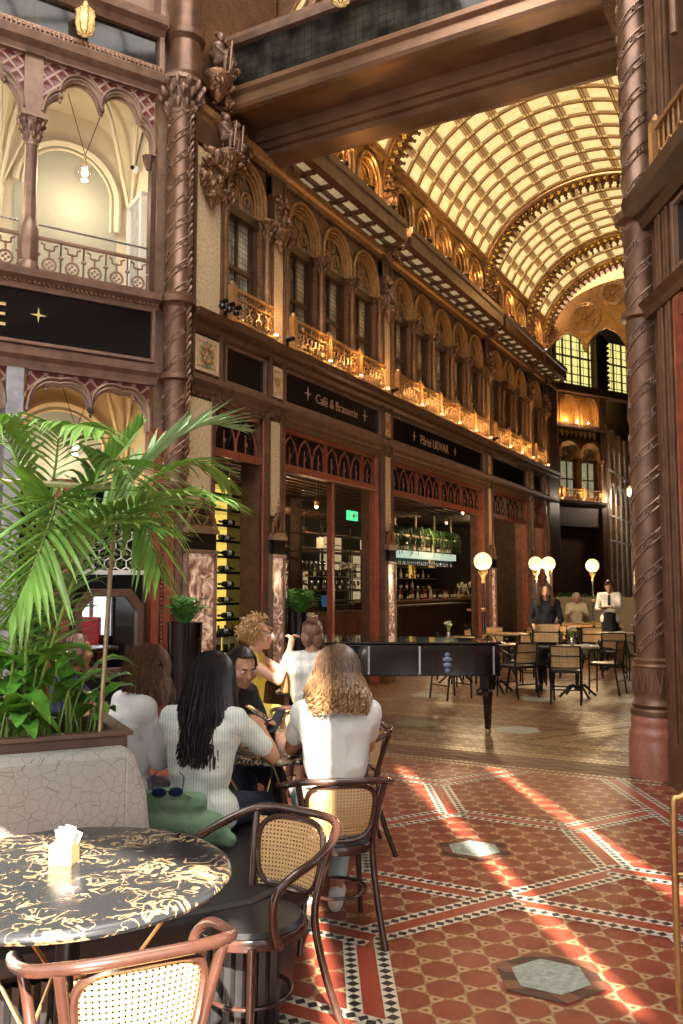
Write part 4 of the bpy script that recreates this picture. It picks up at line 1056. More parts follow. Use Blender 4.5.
# cream vaulted room of the loggia and lower passage behind the arches
def niche_room(M, x0, x1, z0, z1, y1, mats, idx):
    mb = MB(M); mb.quad((x0, .35, z0), (x1, .35, z0), (x1, y1, z0), (x0, y1, z0)); mb.quad((x0, y1, z0), (x1, y1, z0), (x1, y1, z1), (x0, y1, z1))
    mb.quad((x1, .35, z0), (x1, y1, z0), (x1, y1, z1), (x1, .35, z1)); mb.quad((x0, .35, z1), (x1, .35, z1), (x1, y1, z1), (x0, y1, z1)); mb.quad((x0, .35, z0), (x0, y1, z0), (x0, y1, z1), (x0, .35, z1))
    o = st(mb, 'wall_loggia' if z0 > 4 else 'wall_passage', mats)
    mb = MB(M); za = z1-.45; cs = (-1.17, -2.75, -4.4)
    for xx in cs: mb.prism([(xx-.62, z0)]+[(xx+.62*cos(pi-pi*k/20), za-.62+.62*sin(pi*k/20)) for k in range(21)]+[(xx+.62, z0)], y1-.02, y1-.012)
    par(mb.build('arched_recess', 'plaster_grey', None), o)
    mb = MB(M)
    for xx in cs:
        for r, t, dy in ((.62, .045, .04), (.54, .02, .02)): mb.tube([(xx+r*cos(pi-pi*k/20), y1-dy, za-.62+r*sin(pi*k/20)) for k in range(21)]+[(xx+r, y1-dy, za-1.0)], t, 6)
        for sx, dx in ((.79, -.62), (-.79, .62)):
            mb.tube([(xx+sx+dx*q*.9, y1-.05-.62*(q**1.3), za-.75+1.05*math.sin(q*pi/2)) for q in [j/10 for j in range(11)]], .028, 6)
            mb.tube([(xx+sx+dx*q*.25, y1-.05-.68*q, za-.75+1.0*math.sin(q*pi/2)) for q in [j/8 for j in range(9)]], .024, 6)
        mb.lathe((xx+.79, y1-.06, za-1.2), [(.01, 0), (.035, .08), (.03, .2), (.045, .45)], 8)
    par(mb.build('vault_rib', mats, None, True), o)
    # curved cells of the vault
    mb = MB(M)
    for xx in cs:
        mb.grid(lambda u, v: V((xx-.79+1.58*u, y1-(y1-.3)*v, za-.72+(1.12)*math.sin((1-(1-v)*(1-sin(pi*u)**.7))*pi/2)**.6)), 16, 8)
    par(mb.build('vault_cell', mats, None, True), o)
    return o
niche_room(LW, -6.4, -.36, 4.93, 7.5, 1.1, 'plaster_cream', 0)
lo = niche_room(LW, -6.4, -.36, 2.75, 4.25, 1.1, 'plaster_warm', 1)
# door reveal in the loggia and camera
mb = MB(LW); mb.box(-.44, -.36, .50, .55, 4.93, 6.40); mb.box(-.44, -.36, .98, 1.03, 4.93, 6.40); mb.box(-.44, -.36, .5, 1.03, 6.36, 6.42); st(mb, 'door_frame', 'white_paint')
mb = MB(LW); mb.box(-.40, -.37, .55, .98, 4.93, 6.36); st(mb, 'door_6', 'marble_grey')
p = (LW @ Matrix.Translation((-.44, .72, 6.78))).translation
t = thing('security_camera', 'small white dome camera on the cream loggia wall', 'camera', p)
mb = MB(LW); mb.sph((-.44, .72, 6.78), .05, 10, 8); mb.build('housing', 'white_paint', t, True)
mb = MB(LW); mb.sph((-.49, .70, 6.78), .028, 8, 6); mb.build('lens', 'glass_black', t, True)
# globe pendants
def pendant(x, y, zt, zb, lab, r=.12):
    p = (LW @ Matrix.Translation((x, y, zt))).translation
    t = thing('pendant_lamp', lab, 'lamp', p, 0, 'glass pendants of the loggia')
    mb = MB(LW); mb.tube([(x-.22, y, zt), (x, y, zb+.22)], .005, 4); mb.tube([(x+.22, y, zt), (x, y, zb+.22)], .005, 4); mb.build('cords', 'bronze_dark', t)
    mb = MB(LW); mb.lathe((x, y, zb+.06), [(.012, 0), (.02, .04), (.012, .16)], 8); mb.build('stem', 'brass', t)
    mb = MB(LW); mb.sph((x, y, zb), .04, 10, 8); mb.build('bulb', 'bulb_white', t, True)
    mb = MB(LW); mb.sph((x, y, zb), r, 16, 12); mb.build('glass_globe', 'glass_clear', t, True)
    L = bpy.data.lights.new('pendant_glow', 'POINT'); L.energy = 22; L.color = (1, .84, .6); L.shadow_soft_size = .12
    o = bpy.data.objects.new('pendant_glow', L); C.objects.link(o); o.location = (LW @ Matrix.Translation((x, y, zb-.2))).translation; par(o, t)
m, n, b = nt('glass_clear')
g = N(n, 'ShaderNodeBsdfGlossy', ins={'Roughness': .03}); tr = N(n, 'ShaderNodeBsdfTransparent'); lw_ = N(n, 'ShaderNodeLayerWeight', ins={'Blend': .25})
mx = N(n, 'ShaderNodeMixShader', ins={0: lw_.outputs[1], 1: tr.outputs[0], 2: g.outputs[0]})
n.links.new(mx.outputs[0], n.nodes['Material Output'].inputs[0])
pendant(-1.10, .60, 7.42, 6.50, 'clear glass globe pendant hanging in the loggia arch')
pendant(-1.12, .6, 4.05, 3.2, 'clear glass pendant hanging in the lower arch behind the palm', .1)
pendant(-2.75, .6, 7.42, 6.5, 'clear glass globe pendant in the arch beyond the slender column')
# gilt lanterns behind the dark glass
def lantern(M, x, y, z, lab, s=1):
    t = thing('lantern', lab, 'lamp', (M @ Matrix.Translation((x, y, z))).translation, 0, 'gilt lanterns')
    mb = MB(M); mb.lathe((x, y, z), [(.03*s, 0), (.10*s, .03*s), (.13*s, .14*s), (.12*s, .3*s), (.14*s, .33*s), (.05*s, .42*s), (.02*s, .5*s)], 8); mb.build('lantern_glass', 'lantern_lit', t)
    mb = MB(M)
    for k in range(8):
        a = 2*pi*k/8; mb.tube([(x+r*s*cos(a), y+r*s*sin(a), z+h_*s) for r, h_ in ((.035, 0), (.105, .03), (.135, .14), (.125, .3), (.145, .33), (.05, .42))], .008*s, 4)
    mb.build('cage', 'gilt', t)
lantern(LW, -1.35, -.16, 7.70, 'gilt lantern hanging before the dark glass band above the loggia', .8)
lantern(Matrix.Identity(4), -4.45, 8.2, 8.32, 'gilt lantern hanging before the bridge parapet', .9)
# shop beneath the lower arch: red jambs, bottle honeycomb, mirror
mb = MB(LW)
for x in (-.41, -.27): mb.box(x, x+.09, -.04, .14, 0, 3.4)
for x in (-1.50, -1.40): mb.box(x, x+.09, -.04, .14, 0, 2.75)
mb.box(-.20, -.17, -.08, .1, 0, 3.4)
for k in range(70): mb.sph((-.295, -.05, .1+k*.047), (.014, .014, .02), 5, 4)
mb.box(-1.78, -.3, .0, .12, 1.95, 2.0) if 0 else None
st(mb, 'door_7', 'wood_red')
cx0 = -1.28
t = thing('wine_honeycomb', 'pale hexagonal wine rack above the octagonal mirror', 'wine rack', (LW @ Matrix.Translation((-1.1, .5, 1.8))).translation)
hexs = []
mb = MB(LW)
for r in range(6):
    for c in range(7):
        x = cx0+c*.125+(r % 2)*.0625; z = 1.86+r*.108
        mb.tube([(x+.072*cos(a), .30, z+.072*sin(a)) for a in [pi/6+2*pi*i/6 for i in range(6)]], .010, 4, True); hexs.append((x, z))
mb.box(-1.38, -.40, .25, .55, 1.74, 1.79); mb.build('cells', 'white_paint', t)
bp = None
for k, (x, z) in enumerate(hexs):
    if (k*7) % 5 == 0: continue
    p = (LW @ Matrix.Translation((x, .30, z))).translation
    if bp is None:
        bp = thing('wine_bottle', 'dark wine bottle lying end-on in the pale honeycomb rack', 'bottle', p, R(61.2), 'bottles in the honeycomb rack')
        M_ = Matrix.Translation(p) @ Matrix.Rotation(R(61.2), 4, 'Z')
        mb = MB(M_); mb.M = M_ @ Matrix.Rotation(-pi/2, 4, 'X'); mb.lathe((0, 0, -.02), [(.018, 0), (.036, .01), (.038, .06), (.038, .2)], 10); mb.build('bottle_body', 'bottle_green', bp)
        mb = MB(M_); mb.M = M_ @ Matrix.Rotation(-pi/2, 4, 'X'); mb.lathe((0, 0, -.03), [(.014, 0), (.016, .012)], 8); mb.build('foil', 'brass', bp)
        pass
    else: dup(bp, p, R(61.2))
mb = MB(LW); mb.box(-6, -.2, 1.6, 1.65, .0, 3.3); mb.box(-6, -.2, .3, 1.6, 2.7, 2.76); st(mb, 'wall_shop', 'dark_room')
mx_, mz = -.88, 1.11
t = thing('mirror', 'octagonal mirror in a broad brown wooden frame beneath the bottle honeycomb', 'mirror', (LW @ Matrix.Translation((mx_, .0, .7))).translation)
def octo(w, h_, q): return [(mx_+a*w, mz+b_*h_) for a, b_ in ((-1+q, -1), (1-q, -1), (1, -1+q), (1, 1-q), (1-q, 1), (-1+q, 1), (-1, 1-q), (-1, -1+q))]
mb = MB(LW); O_, I_ = octo(.38, .47, .40), octo(.30, .385, .40); mb.band(O_+[O_[0]], I_+[I_[0]], -.07, .02); mb.build('frame', 'wood_brown', t, bevel=.008)
mb = MB(LW); mb.prism(I_, -.02, -.015); mb.build('mirror_glass', 'mirror', t)
mb = MB(LW)
for s in (-.33, .33): mb = MB(LW); mb.box(mx_+s-.03, mx_+s+.03, -.04, .04, 0, .8); mb.build('stand', 'wood_brown', t)

# ================================================================ RIGHT ROTUNDA WALL
mb = MB(RW)
mb.box(0, 7, 0, .35, 3.95, 4.10); mb.box(0, 7, 0, .35, 4.62, 5.0); mb.box(.1, .62, .0, .4, 0, 12); mb.box(0, 7, .5, .6, 4.9, 12); mb.box(2.2, 7, .1, .4, 0, 5)
mb.box(0, 7, -.02, .3, 6.9, 7.4)
st(mb, 'wall_rotunda_right', 'bronze')
mb = MB(RW); mb.box(2.3, 3.9, .0, .05, .7, 2.7); st(mb, 'window_side', 'glass_side')
mb = MB(RW)
for k in range(5): mb.box(2.3+k*.4-.03, 2.3+k*.4+.03, -.05, .0, .7, 2.7)
mb.box(2.3, 3.9, -.06, 0, .62, .72); mb.box(2.3, 3.9, -.06, 0, 2.68, 2.8); mb.box(2.3, 3.9, -.05, 0, 1.75, 1.80); st(mb, 'window_side_frame', 'bronze_dark')
t = thing('shop_bench', 'red upholstered bench under the shop window on the right wall', 'bench', (RW @ Matrix.Translation((3, -.3, 0))).translation); mb = MB(RW); mb.box(2.4, 3.8, -.5, -.08, 0, .45); mb.build('base', 'wood_brown', t); mb = MB(RW); mb.box(2.4, 3.8, -.5, -.08, .45, .55); mb.box(2.4, 3.8, -.16, -.08, .55, 1.05); mb.build('upholstery', 'cloth_red', t, bevel=.02)
mb = MB(RW)
for x, w in ((.28, .02), (.36, .03), (.44, .02), (.52, .03), (.60, .02)): mb.tube([(x, -.02, 0), (x, -.02, 7)], w, 6)
mb.box(.22, .64, -.05, .05, 0, .35)
st(mb, 'trim_15', 'bronze')
mould('trim_16', RW, .05, 7, [(0, 4.72), (-.06, 4.72), (-.10, 4.80), (-.22, 4.86), (-.24, 4.96), (0, 5.0)], 'bronze_dark')
mould('trim_17', RW, .05, 7, [(0, 3.92), (-.06, 3.92), (-.08, 3.98), (-.12, 4.05), (0, 4.1)], 'bronze')
fascia(RW, .72, 5.5, 'black glass fascia on the wall right of the granite-footed column', 4.14, 4.64)
mb = MB(RW); mb.box(.68, .80, -.06, .1, 0, 3.9); mb.box(.68, 3, -.06, .1, 3.72, 3.86); mb.box(.72, .76, -.09, .0, 0, 3.86); mb.box(.8, 3, -.04, .08, 2.9, 3.0)
for k in range(5):
    c = 1.1+k*.5; mb.tube([(c-.25, 0, 3.0), (c-.2, 0, 3.3), (c, 0, 3.6), (c+.2, 0, 3.3), (c+.25, 0, 3.0)], .018, 6)
st(mb, 'door_8', 'wood_red')
mb = MB(RW); mb.box(.8, 3, .05, .09, 0, 3.75); st(mb, 'window_right', 'glass_black')
t = thing('balcony_railing', 'gilt balcony railing high on the right-hand wall', 'balustrade', (RW @ Matrix.Translation((.6, -.1, 5))).translation)
mb = MB(RW)
mb.box(.55, 2.8, -.14, -.08, 5.34, 5.38); mb.box(.55, 2.8, -.13, -.09, 5.0, 5.03)
for k in range(10):
    x = .62+k*.2; mb.tube([(x+.06*cos(a), -.11, 5.1+.06*sin(a)) for a in [2*pi*j/10 for j in range(10)]], .012, 5, True); mb.tube([(x, -.11, 5.16), (x, -.11, 5.35)], .01, 5); mb.tube([(x+.1, -.11, 5.0), (x+.1, -.11, 5.35)], .01, 5)
mb.build('openwork', 'gilt', t)
mb = MB(RW); mb.box(.52, .6, -.16, -.06, 4.98, 5.42); mb.lathe((.56, -.11, 5.42), [(.03, 0), (.04, .03), (.0, .08)], 6); mb.build('post', 'gilt', t)
mb = MB(RW); mb.lathe((.85, -.05, 6.0), [(.03, 0), (.03, .8), (.07, 1.0), (.08, 1.05)], 8); lumps(mb, (.85, -.05, 6.95), (.05, .04, .12), 18, .03, 4); st(mb, 'colonnette', 'bronze_rose_daylit')

# ================================================================ THE TWO SPIRAL COLUMNS
def spiral_column(x, y, lab, capz, granite, r=.185, hand=1, mat='bronze', z0=0):
    t = thing('spiral_column', lab, 'column', (x, y, 0), 0)
    if granite:
        mb = MB(); mb.lathe((x, y, 0), [(.225, 0), (.225, .30), (.215, .33), (.222, .36), (.21, .39), (.20, .43), (.205, .46), (.20, .50), (.19, .52)], 32); mb.build('granite_plinth', 'granite_red', t, True)
        mb = MB(WM((x, y, 0), -61)); mb.box(-.26, .0, -.02, .24, 0, .52); mb.build('plinth_pilaster', 'granite_red', t, bevel=.02)
    prof = [(.205, .52), (.205, .56), (.185, .58), (.20, .61), (.18, .64), (.17, .66), (.175, .70), (.175, .92), (.185, .93), (.165, .95), (.17, .98), (r, 1.0), (r, 3.95), (r+.05, 3.97), (r+.04, 4.03), (r, 4.05), (r+.005, 4.80), (r+.03, 4.84), (r+.075, 4.86), (r+.08, 4.93), (r+.02, 4.97), (r, 5.0), (r, capz)]
    if z0: prof = [(.02, z0-.35), (.06, z0-.3), (.10, z0-.16), (r+.05, z0-.05), (r+.06, z0), (r+.01, z0+.04), (r, z0+.06)]+[p for p in prof if p[1] > z0+.1]
    mb = MB(); mb.lathe((x, y, 0), prof, 32); mb.build('shaft', mat, t, True)
    mb = MB()
    # raised spiral fillets
    for ph in (0, 2*pi/3, 4*pi/3):
        for dz in (0, .075):
            pts = []
            K = int((capz-1.05)/.02)
            for k in range(K):
                z = 1.05+k*.02
                if z < z0+.1: continue
                a = hand*(z*7.85)+ph
                zz = z+dz
                if any(abs(zz-q) < .06 for q in (4.0, 4.9)): continue
                pts.append((x+(r+.004)*cos(a), y+(r+.004)*sin(a), zz))
            mb.tube(pts, .0075, 4)
    mb.build('spiral_fillet', 'bronze_rose_daylit', t, True)
    mb = MB(); k = 0; z = max(1.1, z0+.15)
    while z < capz:
        for ph in (0, 2*pi/3, 4*pi/3):
            a = hand*((z-.037)*7.85)+ph; c = V((x+(r+.006)*cos(a), y+(r+.006)*sin(a), z))
            if min(abs(z-4.0), abs(z-4.9)) > .09:
                for j in range(5):
                    b_ = 2*pi*j/5; tdir = V((-sin(a), cos(a), 0)); mb.sph(c+tdir*.022*cos(b_)+V((0, 0, .022*sin(b_))), .012, 5, 4)
                mb.sph(c, .009, 5, 4)
        z += .095
    for k in range(16 if not z0 else 0):     # strapwork diamonds on the foot
        a = 2*pi*k/16
        for s in (-1, 1): mb.tube([(x+.18*cos(a+s*.2*q), y+.18*sin(a+s*.2*q), .71+.2*q) for q in (0, .25, .5, .75, 1)], .007, 4)
    mb.build('rosettes', 'bronze_rose_daylit', t, True)
    # twisted rope beside the shaft
    mb = MB(); 
    for side in ((.142, .055),) if granite else ((.155, .0),):
        for ph in (0, pi):
            pts = [(x+side[0]*1.12+.018*cos(zz*38+ph), y+side[1]*1.12+.018*sin(zz*38+ph), zz) for zz in [max(.98, z0+.1)+q*.03 for q in range(int((min(capz, 7.5)-max(.98, z0+.1))/.03))]]
            mb.tube(pts, .019, 5)
    mb.build('rope_moulding', 'bronze_rose_daylit' if granite else 'bronze', t, True)
    return t
spiral_column(-1.17, 7.79, 'spiral-banded bronze column on a red granite plinth at the right of the portal', 9.5, True, .145)
sc = spiral_column(-6.29, 7.60, 'spiral-banded bronze column with leafy capital at the left of the portal', 7.3, False, .145, 1, z0=2.75)
mb = MB(); leafcap(mb, (-6.29, 7.60, 7.15), .145, .26, .42, 9, 12); lumps(mb, (-6.29, 7.60, 7.45), (.2, .2, .09), 60, .035, 12); mb.build('capital', 'bronze_rose_daylit', sc, True)
mb = MB(); mb.lathe((-6.29, 7.66, 7.57), [(.27, 0), (.29, .05), (.21, .1), (.19, .5), (.24, .55), (.24, .62), (.19, .66), (.19, 3)], 28, mod=lambda a, z: 1+.02*cos(12*a)); mb.build('upper_drum', 'bronze', sc, True)

# ---- putti and brackets
def figures(M, x, y, z, s, n_, lab, name='statue'):
    t = thing(name, lab, 'statue', (M @ Matrix.Translation((x, y, z))).translation, 0)
    mb = MB(M); rn = random.Random(int(z*10))
    for k in range(n_):
        cx = x+(k-(n_-1)/2)*.20*s; yy = y-.02*s; lean = .04*s*(1 if k % 2 else -1)
        hz = z+.52*s
        mb.sph((cx+lean, yy-.05*s, hz), (.058*s, .062*s, .07*s), 10, 8)
        for j in range(9): mb.sph((cx+lean+.05*s*cos(j*.7), yy-.02*s+.04*s*sin(j*.7), hz+.045*s), .024*s, 5, 4)
        mb.sph((cx+lean, yy-.11*s, hz-.005*s), (.012*s, .02*s, .014*s), 5, 4)
        mb.cap((cx, yy, z+.22*s), (cx+lean*.8, yy, z+.40*s), .075*s, .085*s, 10)
        mb.cap((cx+lean*.8, yy, z+.43*s), (cx+lean, yy-.03*s, z+.48*s), .04*s, .035*s)
        for sd in (-1, 1):
            e = (cx+sd*.13*s, yy-.07*s, z+.32*s); mb.cap((cx+sd*.085*s, yy, z+.42*s), e, .032*s, .027*s); mb.cap(e, (cx+sd*.03*s, yy-.16*s, z+(.30+.08*sd)*s), .026*s, .02*s)
            kn = (cx+sd*.07*s, yy-.16*s, z+.17*s); mb.cap((cx+sd*.045*s, yy, z+.18*s), kn, .05*s, .04*s); mb.cap(kn, (cx+sd*.05*s, yy-.13*s, z-.02*s), .036*s, .024*s); mb.cap((cx+sd*.05*s, yy-.13*s, z-.02*s), (cx+sd*.05*s, yy-.2*s, z-.035*s), .022*s, .018*s)
        mb.cap((cx+.06*s, yy-.17*s, z+.48*s), (cx+.02*s, yy-.16*s, z+.05*s), .018*s, .022*s)
    mb.build('figure', 'bronze_rose_daylit', t, True)
    mb = MB(M); mb.lathe((x, y, z-.36*s), [(.02*s, 0), (.07*s, .06*s), (.12*s, .16*s), (.2*s, .28*s), (.22*s, .32*s), (.22*s, .36*s)], 12); lumps(mb, (x, y-.04, z-.14*s), (.16*s, .1*s, .12*s), 36, .04*s, 5); mb.build('bracket', 'bronze_carved', t, True)
figures(PW, 8.30, -.16, 6.98, .78, 2, 'pair of bronze cherubs on a leafy bracket above the beige panel')
figures(PW, 8.05, -.18, 7.85, .9, 1, 'bronze figure with drapery above the cherubs beside the upper drum')
mb = MB(PW); lumps(mb, (8.3, -.1, 8.0), (.16, .1, .42), 60, .055, 21); lumps(mb, (8.6, -.06, 7.25), (.3, .04, .2), 60, .045, 22); st(mb, 'trim_18', 'bronze_carved')
# cctv pods on the ledge
for k, (x, s) in enumerate(((8.08, 1), (8.22, 1), (8.36, .9))):
    p = (PW @ Matrix.Translation((x, -.27, 4.93))).translation
    t = thing('spotlight', 'black spotlight on the ledge by the spiral column, ' + ('first', 'second', 'third')[k] + ' from the column', 'spotlight', p, 0, 'black spotlights on the ledge')
    mb = MB(PW); mb.sph((x, -.27, 4.95), (.05*s, .05*s, .04*s), 10, 8); mb.tube([(x-.03, -.27, 4.99), (x+.05, -.30, 5.03)], .03, 10); mb.build('lamp_body', 'lacquer_black', t, True)
for k, x in enumerate((9.62, 13.0, 18.4)):
    p = (PW @ Matrix.Translation((x, -.26, 4.93))).translation
    t = thing('spotlight', 'black spotlight on the ledge at ' + pn[k], 'spotlight', p, 0, 'black spotlights on the ledge')
    mb = MB(PW); mb.tube([(x, -.22, 4.87), (x, -.24, 4.93)], .012, 6); mb.tube([(x-.05, -.24, 4.92), (x+.05, -.29, 4.97)], .032, 10); mb.build('lamp_body', 'lacquer_black', t, True)
# ================================================================ SHOP INTERIORS
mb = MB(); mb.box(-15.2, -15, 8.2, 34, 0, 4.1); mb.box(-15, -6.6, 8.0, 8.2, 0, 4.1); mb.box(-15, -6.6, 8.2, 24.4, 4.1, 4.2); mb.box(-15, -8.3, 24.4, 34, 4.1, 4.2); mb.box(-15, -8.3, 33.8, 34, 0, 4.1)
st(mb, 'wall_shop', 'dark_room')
# ---- backlit wine cabinet in the narrow bay
X_ = -6.72
t = thing('wine_cabinet', 'tall yellow-lit wine cabinet with dark shelves in the narrow bay', 'cabinet', (X_, 9.15, 0))
mb = MB(); mb.box(X_-.35, X_+.0, 8.55, 8.60, 0, 3.0); mb.box(X_-.35, X_+.35, 9.66, 9.74, 0, 3.0); mb.box(X_-.35, X_, 8.6, 9.7, 0, .55); mb.box(X_-.35, X_, 8.6, 9.7, 2.94, 3.0)
mb.build('carcass', 'lacquer_black', t)
mb = MB(); mb.box(X_-.35, X_-.33, 8.6, 9.66, .55, 2.94); mb.build('glowing_back', 'shelf_glow', t)
SH = [.78+.205*k for k in range(11)]
for z in SH:
    mb = MB(); mb.box(X_-.33, X_+.03, 8.6, 9.66, z-.035, z); mb.build('shelf', 'lacquer_black', t)
wb = thing('wine_bottle', 'dark wine bottle lying on the lit cabinet shelves', 'bottle', (0, 0, 0), 0, 'bottles in the lit wine cabinet')
mb = MB(); mb.lathe((0, 0, 0), [(.03, 0), (.038, .008), (.038, .19), (.034, .215), (.017, .245), (.014, .26), (.014, .30), (.016, .302), (.016, .315)], 12); mb.build('bottle_body', 'bottle_green', wb, True)
mb = MB(); mb.lathe((0, 0, .07), [(.0385, 0), (.0388, .002), (.0388, .09), (.0385, .092)], 12); mb.build('label', 'label_paper', wb, True)
mb = MB(); mb.lathe((0, 0, .26), [(.0145, 0), (.0165, .002), (.0165, .058)], 10); mb.build('foil', 'bottle_amber', wb, True)
first = True
for k, z in enumerate(SH[1:10]):
    for y, s in ((8.66, 1), (9.08, 1)):
        if (k, y) in ((5, 8.66), (8, 9.08)): continue
        r = wb if first else dup(wb, (0, 0, 0)); first = False
        flip = (k*3+int(y*10)) % 2
        r.location = (X_-.02, y+(.30 if flip else 0), z+.039); r.rotation_euler = (pi/2 if flip else -pi/2, 0, 0)
for k in range(6):
    r = dup(wb, (X_-.06, 8.68+k*.15, SH[0]+.001), label='wine bottle standing upright on the lowest shelf of the lit cabinet', group='upright bottles in the lit wine cabinet')

# ---- cafe behind the second bay
t = thing('host_desk', 'dark red-brown host desk inside the cafe doorway', 'desk', (-8.6, 15.2, 0))
mb = MB(); mb.box(-8.9, -8.4, 14.2, 16.6, 0, 1.06); mb.build('carcass', 'wood_desk', t)
mb = MB(); mb.box(-8.95, -8.35, 14.15, 16.65, 1.06, 1.10); mb.build('top', 'bronze_dark', t)
mb = MB()
for k in range(5): mb.box(-8.4, -8.385, 14.3+k*.47, 14.68+k*.47, .12, .95)
mb.build('front_panels', 'wood_desk', t, bevel=.01)
t = thing('monitor', 'dark blue point-of-sale screen on the host desk', 'monitor', (-8.6, 15.3, 1.10))
mb = MB(); mb.box(-8.64, -8.60, 15.0, 15.5, 1.18, 1.45); mb.box(-8.66, -8.58, 15.22, 15.28, 1.10, 1.2); mb.build('casing', 'lacquer_black', t)
mb = MB(); mb.box(-8.60, -8.595, 15.02, 15.48, 1.2, 1.43); mb.build('screen', 'screen_blue', t)
t = thing('open_shelf', 'black metal open shelving with glassware behind the host desk', 'shelf', (-9.6, 17, 0))
mb = MB()
for y in (15.6, 17.0, 18.4, 19.2): mb.box(-9.75, -9.72, y, y+.03, 0, 3.0); mb.box(-9.45, -9.42, y, y+.03, 0, 3.0)
mb.build('uprights', 'iron_black', t)
for z in (1.3, 1.55, 1.98, 2.4, 2.8):
    mb = MB(); mb.box(-9.78, -9.40, 15.6, 19.25, z-.03, z); mb.build('shelf_board', 'bronze_dark', t)
gl = thing('wine_glass', 'clear stemmed glass on the black cafe shelving', 'glass', (-9.55, 15.8, 1.55), 0, 'glasses on the cafe shelving')
G0 = Matrix.Translation((-9.55, 15.8, 1.55))
mb = MB(G0); mb.lathe((0, 0, 0), [(.035, 0), (.005, .01), (.005, .08), (.03, .10), (.042, .14), (.036, .2)], 10); mb.build('bowl', 'steel', gl, True)
for k in range(22):
    dup(gl, (-9.55+.08*(k % 2), 15.95+.14*k, 1.55))
for k in range(8): dup(gl, (-9.55, 15.8+.2*k, 1.98), label='clear stemmed glass on the upper cafe shelf', group='glasses on the upper cafe shelf')
t = thing('lit_sculpture', 'gold cylinder table lamp on the cafe shelving', 'lamp', (-9.55, 17.0, 1.98))
mb = MB(); mb.lathe((-9.55, 17.0, 1.98), [(.08, 0), (.08, .25), (.06, .3)], 12); mb.build('shade', 'lit_panel', t, True)
t = thing('orchid', 'mass of cream flowers on the cafe shelving', 'flowers', (-9.55, 18.0, 1.98))
mb = MB(); lumps(mb, (-9.55, 18.0, 2.1), (.10, .35, .06), 50, .03, 7); mb.build('blossoms', 'label_paper', t, True)
for k, (x, y, z) in enumerate(((-9.3, 16.2, 2.45), (-9.3, 18.3, 2.5))):
    t = thing('pendant_lamp', 'small brass cylinder pendant over the cafe shelving, ' + ('nearer the door mullion' if k == 0 else 'nearer the bar'), 'lamp', (x, y, z), 0, 'brass cafe pendants')
    mb = MB(); mb.tube([(x, y, z+.2), (x, y, 4.1)], .006, 4); mb.build('cord', 'iron_black', t)
    mb = MB(); mb.lathe((x, y, z), [(.09, 0), (.09, .22), (.02, .24)], 12); mb.build('shade', 'lit_panel', t, True)
t = thing('exit_sign', 'small green emergency exit sign glowing in the cafe doorway', 'sign', (-9.2, 17.4, 3.2))
mb = MB(); mb.box(-9.22, -9.18, 17.25, 17.75, 3.14, 3.36); mb.build('light_box', 'exit_green', t)
mb = MB(); mb.box(-9.175, -9.17, 17.48, 17.58, 3.2, 3.3); mb.sph((-9.17, 17.42, 3.28), .025, 6, 4); mb.prism([(17.62, 3.24), (17.70, 3.24), (17.66, 3.30)], -9.175, -9.17, 'x'); mb.build('running_figure', 'label_paper', t)
t = thing('status_light', 'tiny pale blue light beside the green exit sign', 'sign', (-9.2, 18.6, 3.1))
mb = MB(); mb.box(-9.22, -9.18, 18.5, 18.75, 3.05, 3.2); mb.build('light_box', 'shelf_light', t)
# gold panels, columns and cabinets at the back of the cafe
for k, (y, w_, z0, z1) in enumerate(((20.6, .35, .4, 2.0), (22.0, 1.7, 1.2, 2.4), (24.6, .4, .4, 2.1), (26.0, 1.4, 2.2, 3.4), (28.2, 1.0, 1.0, 2.8))):
    t = thing('wall_panel', 'dim gold-lit panel at the back of the cafe, %s from the wine cabinet' % ORD[k], 'panel', (-14.9, y, z0), 0, 'gold panels at the back of the cafe')
    mb = MB(); mb.box(-14.95, -14.85, y, y+w_, z0, z1); mb.build('panel_face', 'lit_panel', t)
    mb = MB(); mb.tube([(-14.83, y, z0), (-14.83, y+w_, z0), (-14.83, y+w_, z1), (-14.83, y, z1)], .03, 4, True)
    for q in range(1, 4): mb.box(-14.86, -14.82, y, y+w_, z0+(z1-z0)*q/4-.015, z0+(z1-z0)*q/4+.015)
    mb.build('panel_frame', 'bronze_dark', t)
mb = MB()
for y in (12.6, 15.1, 18.0): mb.box(-11.2, -11.0, y, y+.18, 0, 4.1)
for z in (1.2, 2.3): mb.box(-11.15, -11.05, 12.6, 18.1, z, z+.05)
st(mb, 'wall_partition', 'bronze_dark')
mb = MB()
for k in range(26): mb.tube([(-13.5+k*.27, 8.4, 3.9), (-13.5+k*.27, 24, 3.75)], .03, 5)
for k in range(8): mb.box(-14, -7, 9+k*2, 9.1+k*2, 3.85, 3.95)
st(mb, 'ceiling_pipes', 'bronze_dark')
for k, (x, y, z, e) in enumerate(((-8.4, 11.5, 3.4, 40), (-9.0, 15.5, 3.3, 50), (-12.6, 14, 3.4, 90), (-12.6, 21, 3.2, 120), (-10.2, 26, 3.7, 130), (-10.5, 30.5, 3.7, 110), (-7.6, 20.5, 3.5, 40))):
    t = thing('downlight', 'tiny warm ceiling lamp deep inside the shops, %s from the street side' % ORD[k], 'lamp', (x, y, z), 0, 'warm lamps inside the shops')
    mb = MB(); mb.lathe((x, y, z), [(.05, 0), (.05, .10), (.02, .12)], 8); mb.tube([(x, y, z+.1), (x, y, 4.1)], .006, 4); mb.build('lamp_body', 'brass', t)
    mb = MB(); mb.sph((x, y, z-.01), .04, 8, 6); mb.build('bulb', 'bulb', t, True)
    L = bpy.data.lights.new('downlight_glow', 'POINT'); L.energy = e; L.color = (1, .66, .34); L.shadow_soft_size = .08
    o = bpy.data.objects.new('downlight_glow', L); C.objects.link(o); o.location = (x, y, z-.14); par(o, t)

